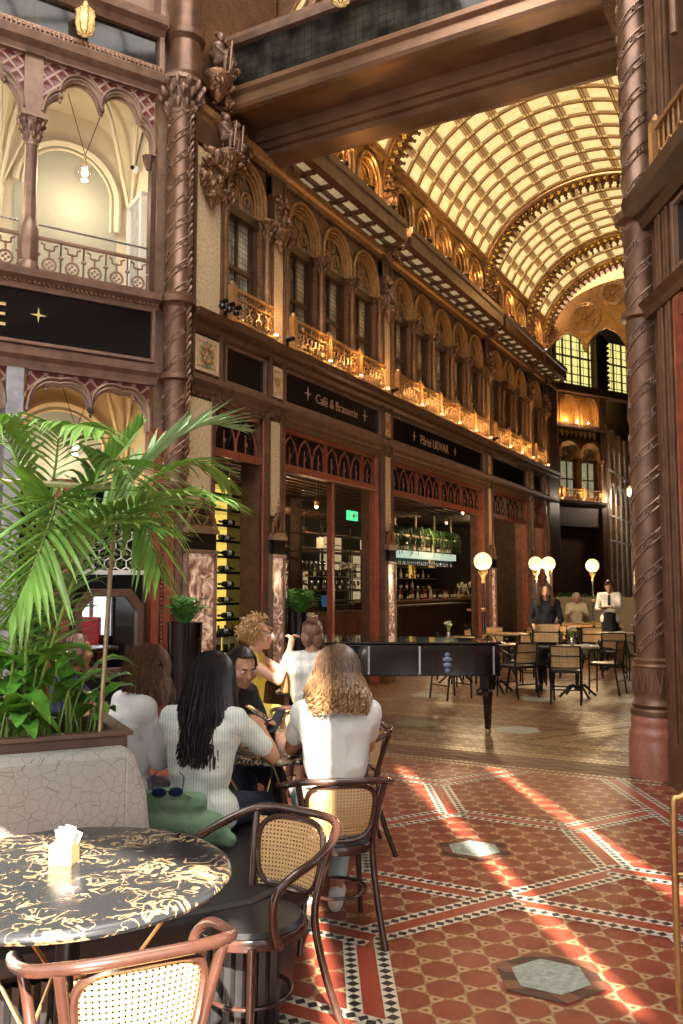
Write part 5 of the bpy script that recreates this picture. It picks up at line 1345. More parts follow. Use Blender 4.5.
# ---- the bar
BX = -11
t = thing('bar_counter', 'long dark panelled bar counter inside the third bay', 'counter', (BX, 27, 0))
mb = MB(); mb.box(BX-.5, BX+.0, 22.0, 33.5, 0, 1.12); mb.build('front', 'bronze_dark', t)
mb = MB(); mb.box(BX-.55, BX+.15, 21.9, 33.6, 1.12, 1.19); mb.build('worktop', 'wood_bar', t, bevel=.01)
mb = MB()
for k in range(11): y = 22.3+k*1.02; mb.tube([(BX+.02, y, .25), (BX+.02, y+.8, .25), (BX+.02, y+.8, .95), (BX+.02, y, .95)], .02, 4, True)
mb.tube([(BX+.25, 22, .2), (BX+.25, 33.5, .2)], .025, 6); mb.build('panelling', 'bronze_rose_daylit', t)
# bottle shelf over the bar
t = thing('hanging_shelf', 'pale green glass gantry shelf hanging above the bar', 'shelf', (BX, 26, 2.6))
mb = MB(); mb.box(BX-.3, BX+.05, 22.5, 28.8, 2.52, 2.74); mb.build('light_box', 'shelf_light', t)
mb = MB(); mb.box(BX-.3, BX+.05, 22.5, 28.8, 3.20, 3.25)
for y in (22.5, 24.0, 25.6, 27.2, 28.75): mb.box(BX-.14, BX-.10, y, y+.04, 2.5, 4.1)
mb.build('metal_frame', 'brass_dull', t)
rn = random.Random(3)
bproto = {}
def bottle(x, y, z, s, mat, lab, grp):
    if mat not in bproto:
        b_ = thing('bottle', lab, 'bottle', (0, 0, 0), 0, grp); KEY = mat
        mb = MB(); mb.lathe((0, 0, 0), [(.035, 0), (.042, .008), (.042, .17), (.036, .2), (.016, .24), (.014, .30), (.018, .305), (.018, .32)], 10); mb.build('bottle_body', mat, b_, True)
        mb = MB(); mb.lathe((0, 0, .05), [(.0425, 0), (.043, .002), (.043, .09), (.0425, .092)], 10); mb.build('label', 'label_paper', b_, True)
        bproto[mat] = b_
    else: b_ = dup(bproto[mat], (0, 0, 0), label=lab, group=grp)
    b_.location = (x, y, z); b_.scale = (s*1.15, s*1.15, s); return b_
mats = ['bottle_green', 'bottle_amber', 'bottle_clear', 'bottle_red']
for k in range(26): bottle(BX-.15+.1*rn.random(), 22.75+k*.23, 2.741, .9+.3*rn.random(), mats[k % 4], 'bottle on the hanging gantry shelf above the bar', 'bottles on the gantry shelf')
for k in range(34): bottle(BX-.25+.3*rn.random(), 22.5+k*.31+.08*rn.random(), 1.191, .8+.5*rn.random(), mats[(k*7) % 4], 'bottle standing among many along the bar worktop', 'bottles along the bar worktop')
gr = thing('wine_glass', 'wine glass hanging upside down below the gantry shelf', 'glass', (0, 0, 0), 0, 'glasses hanging under the gantry')
mb = MB(); mb.lathe((0, 0, 0), [(.04, 0), (.006, -.01), (.006, -.09), (.035, -.12), (.045, -.16), (.04, -.22)], 8); mb.build('bowl', 'steel', gr, True)
gr.location = (BX-.1, 22.6, 2.515)
for k in range(36): dup(gr, (BX-.18+.14*(k % 2), 22.75+k*.165, 2.515))
t = thing('back_bar', 'dark shelved back bar with bottles against the far shop wall', 'shelf', (-13.8, 27, 0))
mb = MB(); mb.box(-14.2, -13.5, 21, 33.6, 0, 1.0); mb.build('cabinet', 'bronze_dark', t)
for z in (1.5, 1.95, 2.4, 2.85):
    mb = MB(); mb.box(-14.0, -13.6, 21, 33.6, z-.03, z); mb.build('shelf_board', 'brass_dull', t)
for k in range(44): bottle(-13.75, 21.4+(k % 22)*.55, (1.501, 1.951)[k//22], .9+.3*rn.random(), mats[(k*3) % 4], 'bottle on the shelves of the dark back bar', 'bottles on the back bar')
for k, (y, z) in enumerate(((27.6, 1.3), (30.5, 1.95), (32.5, 2.4))):
    t = thing('gold_mosaic', 'glowing gold mosaic panel behind the bar, %s from the doorway' % ORD[k], 'panel', (-13.5, y, z), 0, 'gold mosaic panels behind the bar')
    mb = MB(); mb.box(-13.55, -13.48, y, y+.5, z, z+.6); mb.build('panel_face', 'gold_glow', t)
    mb = MB(); lumps(mb, (-13.46, y+.25, z+.3), (.01, .2, .25), 16, .05, k); mb.build('relief', 'gilt', t, True)
for k, (x, y) in enumerate(((BX+.7, 23.4), (BX+.7, 24.9), (BX+.7, 26.4), (BX+.7, 28.6))):
    t = thing('bar_stool', 'bar stool with pale copper seat at the counter, %s from the doorway' % ORD[k], 'stool', (x, y, 0), 0, 'bar stools at the counter')
    M_ = Matrix.Translation((x, y, 0))
    mb = MB(M_); mb.lathe((0, 0, .76), [(.17, 0), (.2, .02), (.2, .06), (.15, .08)], 14); mb.build('seat', 'wood_honey', t, True)
    for a in range(4):
        mb = MB(M_); c, s = cos(pi/4+a*pi/2), sin(pi/4+a*pi/2); mb.tube([(.14*c, .14*s, .76), (.2*c, .2*s, 0)], .016, 6); mb.build('leg', 'iron_black', t)
    mb = MB(M_); mb.tube([(.18*cos(q), .18*sin(q), .3) for q in [2*pi*j/12 for j in range(12)]], .01, 5, True); mb.build('foot_ring', 'brass', t)
    mb = MB(M_); mb.tube([(-.18*cos(q), .2*sin(q)-.0, 1.05) for q in [-1.3+2.6*j/8 for j in range(9)]], .02, 6); mb.tube([(-.17, .08, .8), (-.18, .08, 1.05)], .012, 5); mb.tube([(-.17, -.08, .8), (-.18, -.08, 1.05)], .012, 5); mb.build('backrest', 'iron_black', t)
# trailing ferns over the gantry
def fern_mass(x0, x1, y0, y1, z, seed, n_, drop, lab, name='hanging_fern'):
    t = thing(name, lab, 'plant', ((x0+x1)/2, (y0+y1)/2, z)); rn = random.Random(seed); mb = MB()
    for k in range(n_):
        p = V((rn.uniform(x0, x1), rn.uniform(y0, y1), z+rn.uniform(0, .15))); a = rn.uniform(0, 2*pi); L_ = rn.uniform(.35, .8); dr = rn.uniform(.4, 1)*drop
        prev = None
        for q in range(9):
            s = q/8; c = p+V((cos(a), sin(a), 0))*L_*.5*math.sin(s*pi/2)+V((0, 0, .25*math.sin(s*pi)*.8-dr*s*s))
            if prev is not None:
                d = (c-prev); sd = d.cross(V((0, 0, 1))); sd = sd.normalized() if sd.length > 1e-4 else V((1, 0, 0)); w_ = .075*(1-s*.8)
                for sg in (-1, 1):
                    mb.quad(prev, c, c+sd*sg*w_+V((0, 0, -.03)), prev+(c-prev)*.4+sd*sg*w_*.6+V((0, 0, -.02)))
            prev = c
    mb.build('foliage', 'leaf_fern', t)
    if name == 'potted_fern':
        mb = MB(Matrix.Translation(((x0+x1)/2, (y0+y1)/2, 0))); mb.lathe((0, 0, 0), [(.18, 0), (.2, .02), (.28, z+.02), (.25, z+.04), (.05, z+.04)], 20); mb.build('pot', 'iron_black', t, True)
fern_mass(BX-.3, BX+.1, 22.3, 25.4, 3.28, 5, 170, .75, 'mass of green ferns trailing over the gantry above the bar')
fern_mass(BX-.3, BX+.1, 25.6, 28.9, 3.28, 6, 170, .65, 'ferns trailing over the far end of the bar gantry')
t = thing('display_table', 'low dark buffet counter seen through the fourth bay', 'table', (-9, 21, 0))
mb = MB(); mb.box(-9.4, -8.9, 18.6, 24.0, 0, 1.1); mb.build('carcass', 'bronze_dark', t)
mb = MB(); mb.box(-9.45, -8.85, 18.5, 24.1, 1.1, 1.14); mb.build('top', 'wood_bar', t)
# table-top flowers on the bar
t = thing('flower_vase', 'white flowers in a vase on the bar worktop', 'flowers', (BX-.1, 30.2, 1.19))
mb = MB(); mb.lathe((BX-.1, 30.2, 1.19), [(.06, 0), (.09, .12), (.05, .22), (.06, .25)], 10); mb.build('vase', 'steel', t, True)
mb = MB(); lumps(mb, (BX-.1, 30.2, 1.6), (.25, .3, .16), 40, .045, 9); mb.build('blossoms', 'label_paper', t, True)

# ================================================================ ARCADE FURNITURE
def globe_lamp(x, y, zg, r, lab, base=0.0):
    t = thing('globe_lamp', lab, 'lamp', (x, y, base), 0, 'globe lamps')
    M_ = Matrix.Translation((x, y, 0))
    mb = MB(M_); mb.lathe((0, 0, base), [(.13, 0), (.13, .02), (.04, .05), (.025, .1), (.022, zg-r-.2-base)], 12); mb.build('pole', 'lacquer_black', t, True)
    mb = MB(M_)
    for z in (base+.8, base+.83, zg-r-.62): 
        if z < zg-r-.3: mb = MB(M_); mb.lathe((0, 0, z), [(.026, 0), (.04, .01), (.04, .05), (.026, .06)], 12); mb.build('collar', 'brass', t, True)
    mb = MB(M_); mb.lathe((0, 0, zg-r-.2), [(.02, 0), (.035, .02), (.02, .06), (.03, .1), (.07, .16), (.075, .2)], 12); mb.build('gallery_cup', 'brass', t, True)
    mb = MB(M_); mb.sph((0, 0, zg), r, 20, 14); mb.build('globe', 'lamp_globe', t, True)
    L = bpy.data.lights.new('globe_glow', 'POINT'); L.energy = 75; L.color = (1, .72, .40); L.shadow_soft_size = r
    o = bpy.data.objects.new('globe_glow', L); C.objects.link(o); o.location = (x, y, zg-r-.12); par(o, t)
globe_lamp(-4.27, 12.36, 1.985, .135, 'milky globe lamp on a tall black pole behind the grand piano')
globe_lamp(-4.75, 16.95, 2.07, .14, 'milky globe lamp left of its twin behind the waitress'); globe_lamp(-4.53, 17.1, 2.07, .14, 'milky globe lamp, right one of the pair behind the waitress')
globe_lamp(-3.92, 18.3, 2.05, .14, 'single milky globe lamp above the elderly diner')

# ---- cafe chair with cane seat and back on a black frame
def cafe_chair():
    t = thing('cafe_chair', 'c', 'chair')
    for s in (-1, 1):
        mb = MB(); mb.tube([(s*.19, .20, 0), (s*.19, .19, .44), (s*.235, .18, .62), (s*.235, .13, .665), (s*.23, -.02, .66), (s*.205, -.17, .60), (s*.20, -.19, .56)], .013, 6); mb.build('leg', 'iron_black', t, True)
        mb = MB(); mb.tube([(s*.20, -.25, 0), (s*.20, -.19, .44), (s*.20, -.235, .80)], .014, 6); mb.build('leg', 'iron_black', t, True)
    mb = MB(); mb.tube([(-.19, .2, .44), (.19, .2, .44), (.2, -.19, .44), (-.2, -.19, .44)], .016, 6, True); mb.tube([(-.19, .19, .2), (.19, .19, .2)], .009, 5); mb.tube([(-.2, -.22, .2), (.2, -.22, .2)], .009, 5); mb.build('frame', 'iron_black', t, True)
    mb = MB(); mb.box(-.19, .19, -.18, .2, .445, .465); mb.build('seat', 'leather_black', t, bevel=.008)
    mb = MB(); mb.grid(lambda u, v: V((-.185+.37*u, -.205-.03*v-.02*sin(pi*u), .50+.29*v)), 6, 3, (.37, .29)); mb.build('cane_back', 'cane_cafe', t, True)
    mb = MB(); 
    for v_ in (0, .55, 1): mb.tube([(-.2+.4*u, -.205-.03*v_-.02*sin(pi*u)-.002, .50+.29*v_) for u in [j/6 for j in range(7)]], .011, 6)
    mb.build('back_rails', 'iron_black', t, True)
    return t
CH = cafe_chair(); chn = [0]
def put_chair(x, y, face, lab):
    # face: world angle in degrees the sitter looks toward
    rz = R(face-90)
    if chn[0] == 0: r = CH; r.location = (x, y, 0); r.rotation_euler = (0, 0, rz); r['label'] = lab; r['group'] = 'cane cafe chairs in the arcade'
    else: r = dup(CH, (x, y, 0), rz, lab, 'cane cafe chairs in the arcade')
    chn[0] += 1
for x, y, f, l in ((-2.97, 12.05, 100, 'nearest cane cafe chair, back to the viewer, before the flower table'), (-4.02, 14.1, -70, 'cane cafe chair whose back the waitress holds'),
    (-2.70, 13.35, 175, 'cane cafe chair at the right of the flower table'), (-3.05, 15.75, 105, 'cane cafe chair in front of the waiter, back to the viewer'), (-2.62, 16.9, 175, 'cane cafe chair nearest the granite column'),
    (-4.0, 15.9, 60, 'cane cafe chair between the waitress and the flower table'), (-3.75, 17.2, -85, 'cane cafe chair facing the viewer behind the flower table'),
    (-3.78, 12.35, 150, 'cane cafe chair right of the lamp pole by the piano'), (-4.9, 13.3, -60, 'cane cafe chair behind the piano, left of the lamp pole'), (-5.35, 16.5, -40, 'dark cane chair at the table left of the waitress'),
    (-5.5, 14.2, 20, 'cane chair behind the middle of the piano'), (-4.7, 17.9, -120, 'cane chair at the long table behind the waitress')):
    put_chair(x, y, f, l)
for x, y, f, l in ((-3.9, 13.1, 15, 'cane cafe chair at the left of the flower table'), (-2.45, 15.3, 120, 'cane cafe chair beside the granite column, turned away'), (-4.5, 16.4, -20, 'cane cafe chair between the pair of globe lamps and the waiter'), (-4.55, 11.75, 60, 'cane cafe chair half hidden by the piano tail'), (-5.45, 15.5, 0, 'cane cafe chair at the plate-laid table')):
    put_chair(x, y, f, l)
def cafe_table(x, y, r, lab, group='round cafe tables', z=.74):
    t = thing('cafe_table', lab, 'table', (x, y, 0), 0, group); M_ = Matrix.Translation((x, y, 0))
    mb = MB(M_); mb.lathe((0, 0, z-.03), [(r-.01, 0), (r, .008), (r, .024), (r-.01, .03)], 28); mb.build('tabletop', 'wood_table', t, True)
    mb = MB(M_); mb.lathe((0, 0, .1), [(.05, 0), (.03, .05), (.028, z-.16), (.09, z-.13)], 12); mb.build('pedestal', 'iron_black', t, True)
    for k in range(4):
        a = pi/4+k*pi/2; c, s = cos(a), sin(a); mb = MB(M_); mb.tube([(.02*c, .02*s, .16), (.12*c, .12*s, .17), (.22*c, .22*s, .08), (.3*c, .3*s, .015)], [.022, .02, .018, .02], 6); mb.build('foot', 'iron_black', t, True)
cafe_table(-2.99, 12.75, .33, 'round cafe table with a small flower vase'); cafe_table(-3.2, 16.75, .38, 'round cafe table before the waiter'); cafe_table(-4.25, 12.75, .34, 'round cafe table beside the lamp pole')
cafe_table(-4.95, 15.6, .42, 'round table with plates left of the waitress'); cafe_table(-5.2, 13.6, .35, 'round cafe table behind the piano body')
def long_table(x, y, rz, lx, ly, lab):
    t = thing('dining_table', lab, 'table', (x, y, 0), R(rz), 'rectangular dining tables'); M_ = WM((x, y, 0), rz)
    mb = MB(M_); mb.box(-lx, lx, -ly, ly, .72, .75); mb.build('tabletop', 'wood_honey', t, bevel=.004)
    mb = MB(M_); mb.box(-lx+.04, lx-.04, -ly+.04, ly-.04, .66, .72); mb.build('apron', 'iron_black', t)
    for a in (-1, 1):
        for b_ in (-1, 1): mb = MB(M_); mb.box(a*(lx-.07)-.025, a*(lx-.07)+.025, b_*(ly-.07)-.025, b_*(ly-.07)+.025, 0, .66); mb.build('leg', 'iron_black', t)
long_table(-4.35, 19.4, 30, .75, .35, 'long honey-topped table just behind the waitress'); long_table(-4.75, 20.5, 30, .7, .3, 'farther honey-topped table before the elderly diner'); long_table(-3.05, 20.4, 30, .4, .35, 'small honey-topped table by the granite column')
def small(name, lab, cat, x, y, z, fn, grp=None):
    t = thing(name, lab, cat, (x, y, z), 0, grp); fn(Matrix.Translation((x, y, z)), t); return t
def vase(M_, t):
    mb = MB(M_); mb.lathe((0, 0, 0), [(.03, 0), (.045, .03), (.035, .08), (.02, .11), (.028, .13)], 10); mb.build('vase', 'steel', t, True)
    mb = MB(M_)
    for k in range(7): a = k*2.4; mb.tube([(0, 0, .1), (.05*cos(a), .05*sin(a), .22+.02*(k % 3))], .003, 4)
    mb.build('stems', 'stem_green', t)
    mb = MB(M_)
    for k in range(7): a = k*2.4; mb.sph((.05*cos(a), .05*sin(a), .23+.02*(k % 3)), .024, 6, 5)
    mb.build('blossoms', 'label_paper', t, True)
def napkin(M_, t):
    mb = MB(M_); mb.prism([(-.09, 0), (.09, 0), (.08, .02), (.0, .035), (-.08, .022)], -.05, .05); mb.build('napkin', 'white_paint', t)
small('flower_vase', 'small vase of white flowers on the nearest round cafe table', 'vase', -3.05, 12.75, .741, vase)
small('flower_vase', 'white flower vase on the table behind the piano', 'vase', -5.3, 13.55, .741, vase)
for x, y, l in ((-2.85, 12.7, 'white napkin on the round table with the flower vase'), (-3.1, 16.7, 'white napkin on the round table before the waiter'), (-4.1, 12.6, 'white napkin on the round table by the lamp pole')):
    small('napkin', l, 'napkin', x, y, .741, napkin, 'folded napkins')
# ---- grand piano, tail toward the arcade
def piano():
    t = thing('grand_piano', 'glossy black grand piano standing in the portal', 'piano', (-3.9, 9.0, 0))
    M_ = WM((-4.12, 8.86, 0), 28)
    mb = MB(M_)
    out = [(-.75, -.75), (.55, -.75), (1.0, -.70), (1.22, -.45), (1.25, -.1), (1.05, .25), (.7, .45), (.3, .62), (-.1, .74), (-.75, .78)]
    out = [(-.80, -.42), (1.12, -.42), (1.14, .10), (1.02, .32), (.75, .45), (.45, .52), (.2, .66), (-.1, .86), (-.45, .95), (-.80, .95)]
    mb.prism(out, .64, .975, 'z'); mb.build('case', 'lacquer_black', t, bevel=.012)
    mb = MB(M_); mb.prism([(x*1.015, y*1.015) for x, y in out], .98, 1.005, 'z'); mb.build('lid', 'lacquer_black', t, bevel=.008)
    for (x, y) in ((1.0, -.28), (-.62, -.28), (-.62, .8)):
        mb = MB(M_); mb.lathe((x, y, .06), [(.03, 0), (.035, .02), (.055, .40), (.085, .43), (.085, .58)], 4, ); lg = mb.build('leg', 'lacquer_black', t)
        mb = MB(M_); mb.lathe((x, y, .0), [(.02, 0), (.028, .02), (.028, .05), (.02, .06)], 10); par(mb.build('caster', 'brass', None, True), lg)
    for x in (-.3, .25, 1.05): mb = MB(M_); mb.box(x-.010, x+.010, -.428, -.42, .66, .96); mb.build('trim', 'steel', t)
    mb = MB(M_); 
    for z, w_ in ((.70, .03), (.76, .05), (.82, .055), (.87, .03)): mb.sph((.55, -.422, z), (w_, .006, .025), 8, 5)
    mb.build('emblem', 'emblem_blue', t, True)
    mb = MB(M_); mb.tube([(-.55, 0, .6), (-.55, 0, .1)], .02, 6); mb.tube([(-.45, 0, .6), (-.45, 0, .1)], .02, 6); mb.box(-.62, -.38, -.06, .06, .06, .12); mb.build('pedal_lyre', 'lacquer_black', t)
piano()
# ================================================================ FOREGROUND FURNITURE
def at(px, py, z):
    u = (px-341.5)/853; v = -(py-512)/853; P_ = math.atan(75/853.); Y_ = math.atan(464/math.hypot(853, 75))
    f = cos(P_)-v*sin(P_); zz = sin(P_)+v*cos(P_); t = (z-1.6)/zz
    return V(((-sin(Y_)*f+cos(Y_)*u)*t, (cos(Y_)*f+sin(Y_)*u)*t, z))
def rr(p, n=8):      # smooth a polyline (Catmull-Rom)
    p = [V(q) for q in p]; out = []
    for k in range(len(p)-1):
        a = p[max(0, k-1)]; b_ = p[k]; c = p[k+1]; d = p[min(len(p)-1, k+2)]
        for j in range(n):
            t = j/n; out.append(.5*((2*b_)+(c-a)*t+(2*a-5*b_+4*c-d)*t*t+(3*b_-a-3*c+d)*t**3))
    out.append(p[-1]); return out
def bentwood(canem='cane'):
    t = thing('bentwood_armchair', 'b', 'chair')
    mb = MB(); mb.lathe((0, 0, .40), [(.20, 0), (.215, .008), (.218, .03), (.21, .045), (.19, .045), (.19, .01)], 36); mb.build('seat_ring', 'bentwood', t, True)
    mb = MB(); mb.lathe((0, 0, .435), [(.195, 0), (.203, .012), (.19, .028), (.12, .036), (.02, .038)], 32); mb.build('seat', 'leather_black', t, True)
    for s in (-1, 1):
        mb = MB(); mb.tube([(s*.14, .15, .42), (s*.145, .16, .25), (s*.16, .185, 0)], [.018, .016, .012], 10); mb.build('leg', 'bentwood', t, True)
        mb = MB(); mb.tube(rr([(s*.20, -.31, 0), (s*.175, -.24, .2), (s*.16, -.19, .42), (s*.175, -.215, .58), (s*.205, -.27, .755)]), .016, 10); mb.build('leg', 'bentwood', t, True)
    mb = MB(); mb.tube([(.155*cos(a), .155*sin(a), .19) for a in [2*pi*j/28 for j in range(28)]], .010, 8, True, flat=.8); mb.build('stretcher_ring', 'bentwood', t, True)
    half = [(.0, -.305, .775), (.12, -.30, .774), (.205, -.265, .765), (.262, -.17, .735), (.285, -.03, .70), (.28, .09, .675), (.255, .15, .63), (.235, .15, .55), (.222, .115, .46), (.214, .085, .42)]
    mb = MB(); mb.tube(rr([(-x, y, z) for x, y, z in half[::-1]]+half[1:], 6), .0165, 10); mb.build('arm_rail', 'bentwood', t, True)
    def bk(u, v):     # panel surface, u across -1..1, v up 0..1
        return V((u*(.145+.03*v), -.205-.045*v-.035*(1-u*u), .485+.265*v))
    fr = []
    for k in range(40):
        a = 2*pi*k/40; c, s = cos(a), sin(a); e = .58
        fr.append(bk((abs(c)**e)*(1 if c > 0 else -1), .5+.5*(abs(s)**e)*(1 if s > 0 else -1)))
    mb = MB(); mb.tube(fr, .0125, 8, True); mb.build('back_frame', 'bentwood', t, True)
    mb = MB()
    mb.grid(lambda u, v: bk((u*2-1)*.97, .02+.96*v)+V((0, .004, 0)), 12, 8, (.33, .27)); mb.build('cane_panel', canem, t, True)
    mb = MB(); mb.tube([(-.15, -.215, .50), (0, -.245, .50), (.15, -.215, .50)], .010, 6); mb.build('back_rail', 'bentwood', t, True)
    return t
BW = bentwood(); G_ = 'bentwood armchairs with cane backs'
BW.scale = (.95, .95, .95); BW.location = (-1.79, 2.62, 0); BW.rotation_euler = (0, 0, R(-97-90)); BW['label'] = 'bentwood cane armchair with empty black leather seat beside the marble table'; BW['group'] = G_
def bw(x, y, face, lab): return dup(BW, (x, y, 0), R(face-90), lab, G_)
bw(-1.63, 1.79, 144, 'bentwood cane armchair cut off by the bottom edge, back to the viewer')
bw(-2.02, 3.66, 126, 'bentwood cane armchair the woman in the white tee sits on')
bw(-2.56, 4.72, 220, 'bentwood cane armchair with a dark strap bag hung on its back')
bw(-3.32, 5.60, 116, 'bentwood cane armchair of the woman in the white sleeveless top')
# marble tables
def marble_table(x, y, r, lab):
    t = thing('marble_table', lab, 'table', (x, y, 0), 0, 'black and gold marble tables'); M_ = Matrix.Translation((x, y, 0))
    mb = MB(M_); mb.lathe((0, 0, .715), [(r-.03, 0), (r-.006, .004), (r, .014), (r-.002, .024), (r-.01, .030), (r-.018, .0335), (r-.03, .035), (.01, .035)], 64); mb.build('tabletop', 'marble_portoro', t, True)
    mb = MB(M_); mb.lathe((0, 0, .02), [(.24, 0), (.24, .015), (.04, .03), (.035, .06), (.035, .64), (.16, .67), (.16, .69)], 24); mb.build('pedestal', 'iron_black', t, True)
    for k in range(4):
        a = k*pi/2+.5; mb = MB(M_); mb.tube([((r-.12)*cos(a), (r-.12)*sin(a), .71), (.22*cos(a+2.2), .22*sin(a+2.2), .03)], .006, 6); mb.build('brace', 'brass', t, True)
marble_table(-1.99, 1.95, .485, 'round black marble table with gold veins, sunlit, in front of the banquette')
marble_table(-2.58, 4.02, .47, 'round black marble table the seated group gathers around')
marble_table(-3.62, 6.22, .33, 'small dark round table between the blonde and the woman in sleeveless white')
# sugar box
p = at(64, 863, .75)
t = thing('sugar_box', 'small gold cube holder full of white sugar sachets on the sunlit table', 'sachet holder', p, R(20))
M_ = WM(p, 25); mb = MB(M_)
mb.box(-.036, .036, -.034, -.030, 0, .062); mb.box(-.036, .036, .030, .034, 0, .062); mb.box(-.036, -.032, -.034, .034, 0, .062); mb.box(.032, .036, -.034, .034, 0, .062); mb.box(-.036, .036, -.034, .034, 0, .004); mb.build('box', 'brass_box', t)
rn = random.Random(2)
for k in range(14):
    mb = MB(M_); mb.obox((-.025+.05*rn.random(), -.025+.0038*k, .055+.018*rn.random()), (.014+.004*rn.random(), .0012, .034), Euler((rn.uniform(-.15, .15), rn.uniform(-.4, .4), rn.uniform(-.2, .2))).to_matrix()); mb.build('sachet', 'paper_white' if k % 5 else 'paper_pink', t)
# banquette: grey backrest, black seat, planter behind
A_ = V((-3.05, 1.60, 0)); B_ = V((-2.31, 2.66, 0))
t = thing('banquette', 'grey quilted banquette with black leather seat wrapping the marble table', 'sofa', (-2.5, 2.3, 0))
d = (B_-A_).normalized(); nn = V((-d.y, d.x, 0)); ang = math.degrees(math.atan2(d.y, d.x)); Lb = (B_-A_).length
M_ = WM(A_, ang)
mb = MB(M_); mb.box(0, Lb-.06, 0, .12, .40, .97); mb.build('backrest', 'upholstery_grey', t, bevel=.03)
mb = MB(M_)
mb.prism([(Lb-.10, .42), (Lb+.0, .42), (Lb+.02, .6), (Lb+.0, .8), (Lb-.05, .95), (Lb-.10, .965)], .0, .12); mb.build('rounded_end', 'upholstery_grey', t, bevel=.02)
mb = MB(M_); mb.prism([(-.1, -.46), (Lb+.3, -.40), (Lb+.62, -.2), (Lb+.70, .05), (Lb+.70, .80), (Lb+.03, .80), (Lb+.03, .12), (-.1, .12)], .34, .46, 'z'); mb.build('seat', 'leather_black', t, bevel=.03)
mb = MB(M_)
for k in range(40):
    x = -.05+k*.044; mb.tube([(x, -.40+.0*k, .02), (x, -.42, .34)], .024, 6)
mb.prism([(-.1, -.40), (Lb+.3, -.36), (Lb+.55, -.18), (Lb+.62, .02), (Lb+.62, .76), (Lb+.08, .76), (Lb+.08, .08), (-.1, .08)], .0, .34, 'z'); mb.build('fluted_base', 'leather_black', t)
BANQ = M_.copy(); t = thing('planter_box', 'brown wooden planter trough behind the grey banquette', 'planter', (-3, 2.6, 0))
mb = MB(M_)
for (x0, x1, y0, y1) in ((0-.3, Lb-.05, .14, .18), (0-.3, Lb-.05, .60, .64), (Lb-.09, Lb-.05, .18, .60), (-.3, -.26, .18, .60)): mb.box(x0, x1, y0, y1, .05, 1.0)
for (x0, x1, y0, y1) in ((-.32, Lb-.03, .125, .185), (-.32, Lb-.03, .595, .655), (Lb-.10, Lb-.03, .185, .595)): mb.box(x0, x1, y0, y1, 1.0, 1.02)
mb.build('trough', 'wood_planter', t, bevel=.004)
mb = MB(M_); mb.box(-.27, Lb-.08, .18, .60, .78, .88); mb.build('soil', 'soil', t)
# brass pole and shelf rail
pp = M_ @ V((Lb-.16, .15, 1.02))
t = thing('brass_pole', 'slanting slim brass pole rising from the planter to a horizontal brass bar', 'pole', pp)
mb = MB(); top = at(110, 492, 1.0); zt = 1.86
dr = at(116, 488, 1.95)-V((0, 0, 1.6)); dr = V((dr.x, dr.y, 0)).normalized(); dist = math.hypot(pp.x, pp.y)
q = V((dr.x*dist, dr.y*dist, 0)); z_ = 1.6+(587-487)/856*dist*.955
mb.tube([pp, V((q.x, q.y, z_))], .0095, 10); mb.build('pole', 'brass_dull', t, True)
mb = MB(); r_ = V((q.x, q.y, z_)); mb.tube([r_+V((.03, 0, 0)), r_-d*1.6+V((0, 0, .02))], .012, 4); mb.build('rail', 'brass_pale', t)
mb = MB(); w_ = r_-d*.22; mb.tube([w_, w_-V((0, 0, .07))], .003, 4); mb.lathe(w_-V((0, 0, .13)), [(.018, 0), (.02, .05), (.006, .07)], 8); mb.build('hanging_weight', 'brass_dull', t, True)
# brass tube at the right edge
p = at(684, 1000, .0); p = at(680, 1010, 0)+V((.0, .0, 0))
t = thing('brass_stand', 'brass tubular frame with rounded top cut off by the right edge', 'stand', p)
mb = MB(); e = V((.95, .3, 0)).normalized()*.30
mb.tube(rr([p, p+V((0, 0, .7)), p+V((0, 0, .79))+e*.1, p+V((0, 0, .84))+e*.5, p+V((0, 0, .79))+e*.9, p+V((0, 0, .7))+e, p+e], 6), .014, 10); mb.build('tube_frame', 'brass', t, True)
mb = MB(); mb.tube([p+V((0, 0, .5)), p+e+V((0, 0, .5))], .008, 8); mb.build('cross_bar', 'brass', t, True)
# tall gloss planters
def tall_planter(x, y, h_, r0, r1, lab):
    t = thing('tall_planter', lab, 'planter', (x, y, 0), 0, 'tall black planters'); M_ = Matrix.Translation((x, y, 0))
    mb = MB(M_); mb.lathe((0, 0, 0), [(r0, 0), (r0+.01, .02), (r1, h_-.02), (r1+.006, h_), (r1-.02, h_), (r1-.025, h_-.08), (.01, h_-.08)], 28, mod=lambda a, z: 1+.012*cos(14*a)); mb.build('pot', 'lacquer_black', t, True)
    g = thing('potted_fern', 'leafy green fern in the tall planter ' + ('beside the wine cabinet' if y < 8 else 'at the cafe doorway'), 'plant', (x, y, h_)); rn = random.Random(int(h_*100+x)); mb = MB(M_)
    for k in range(34):
        a = rn.uniform(0, 2*pi); L_ = rn.uniform(.22, .38); up = rn.uniform(.6, 1.3); prev = None
        for q in range(8):
            s = q/7; c = V((cos(a)*L_*s, sin(a)*L_*s, h_-.05+up*.30*math.sin(s*2.0)-.05*s*s))
            if prev is not None:
                dd = (c-prev).normalized(); sd = dd.cross(V((0, 0, 1))).normalized()
                for sg in (-1, 1):
                    w_ = .10*math.sin(pi*min(1, s*.9+.12)); tip = c+sd*sg*w_+dd*.02+V((0, 0, .01)); mb.quad(prev, prev+(c-prev)*.7, tip, prev+(tip-prev)*.6-dd*.01)
            prev = c
    mb.build('foliage', 'leaf_planter', g)
tall_planter(-5.96, 7.42, 1.22, .15, .19, 'tall gloss black planter beside the wine cabinet')
tall_planter(-6.0, 9.90, 1.27, .13, .17, 'tall gloss black planter at the cafe doorway')
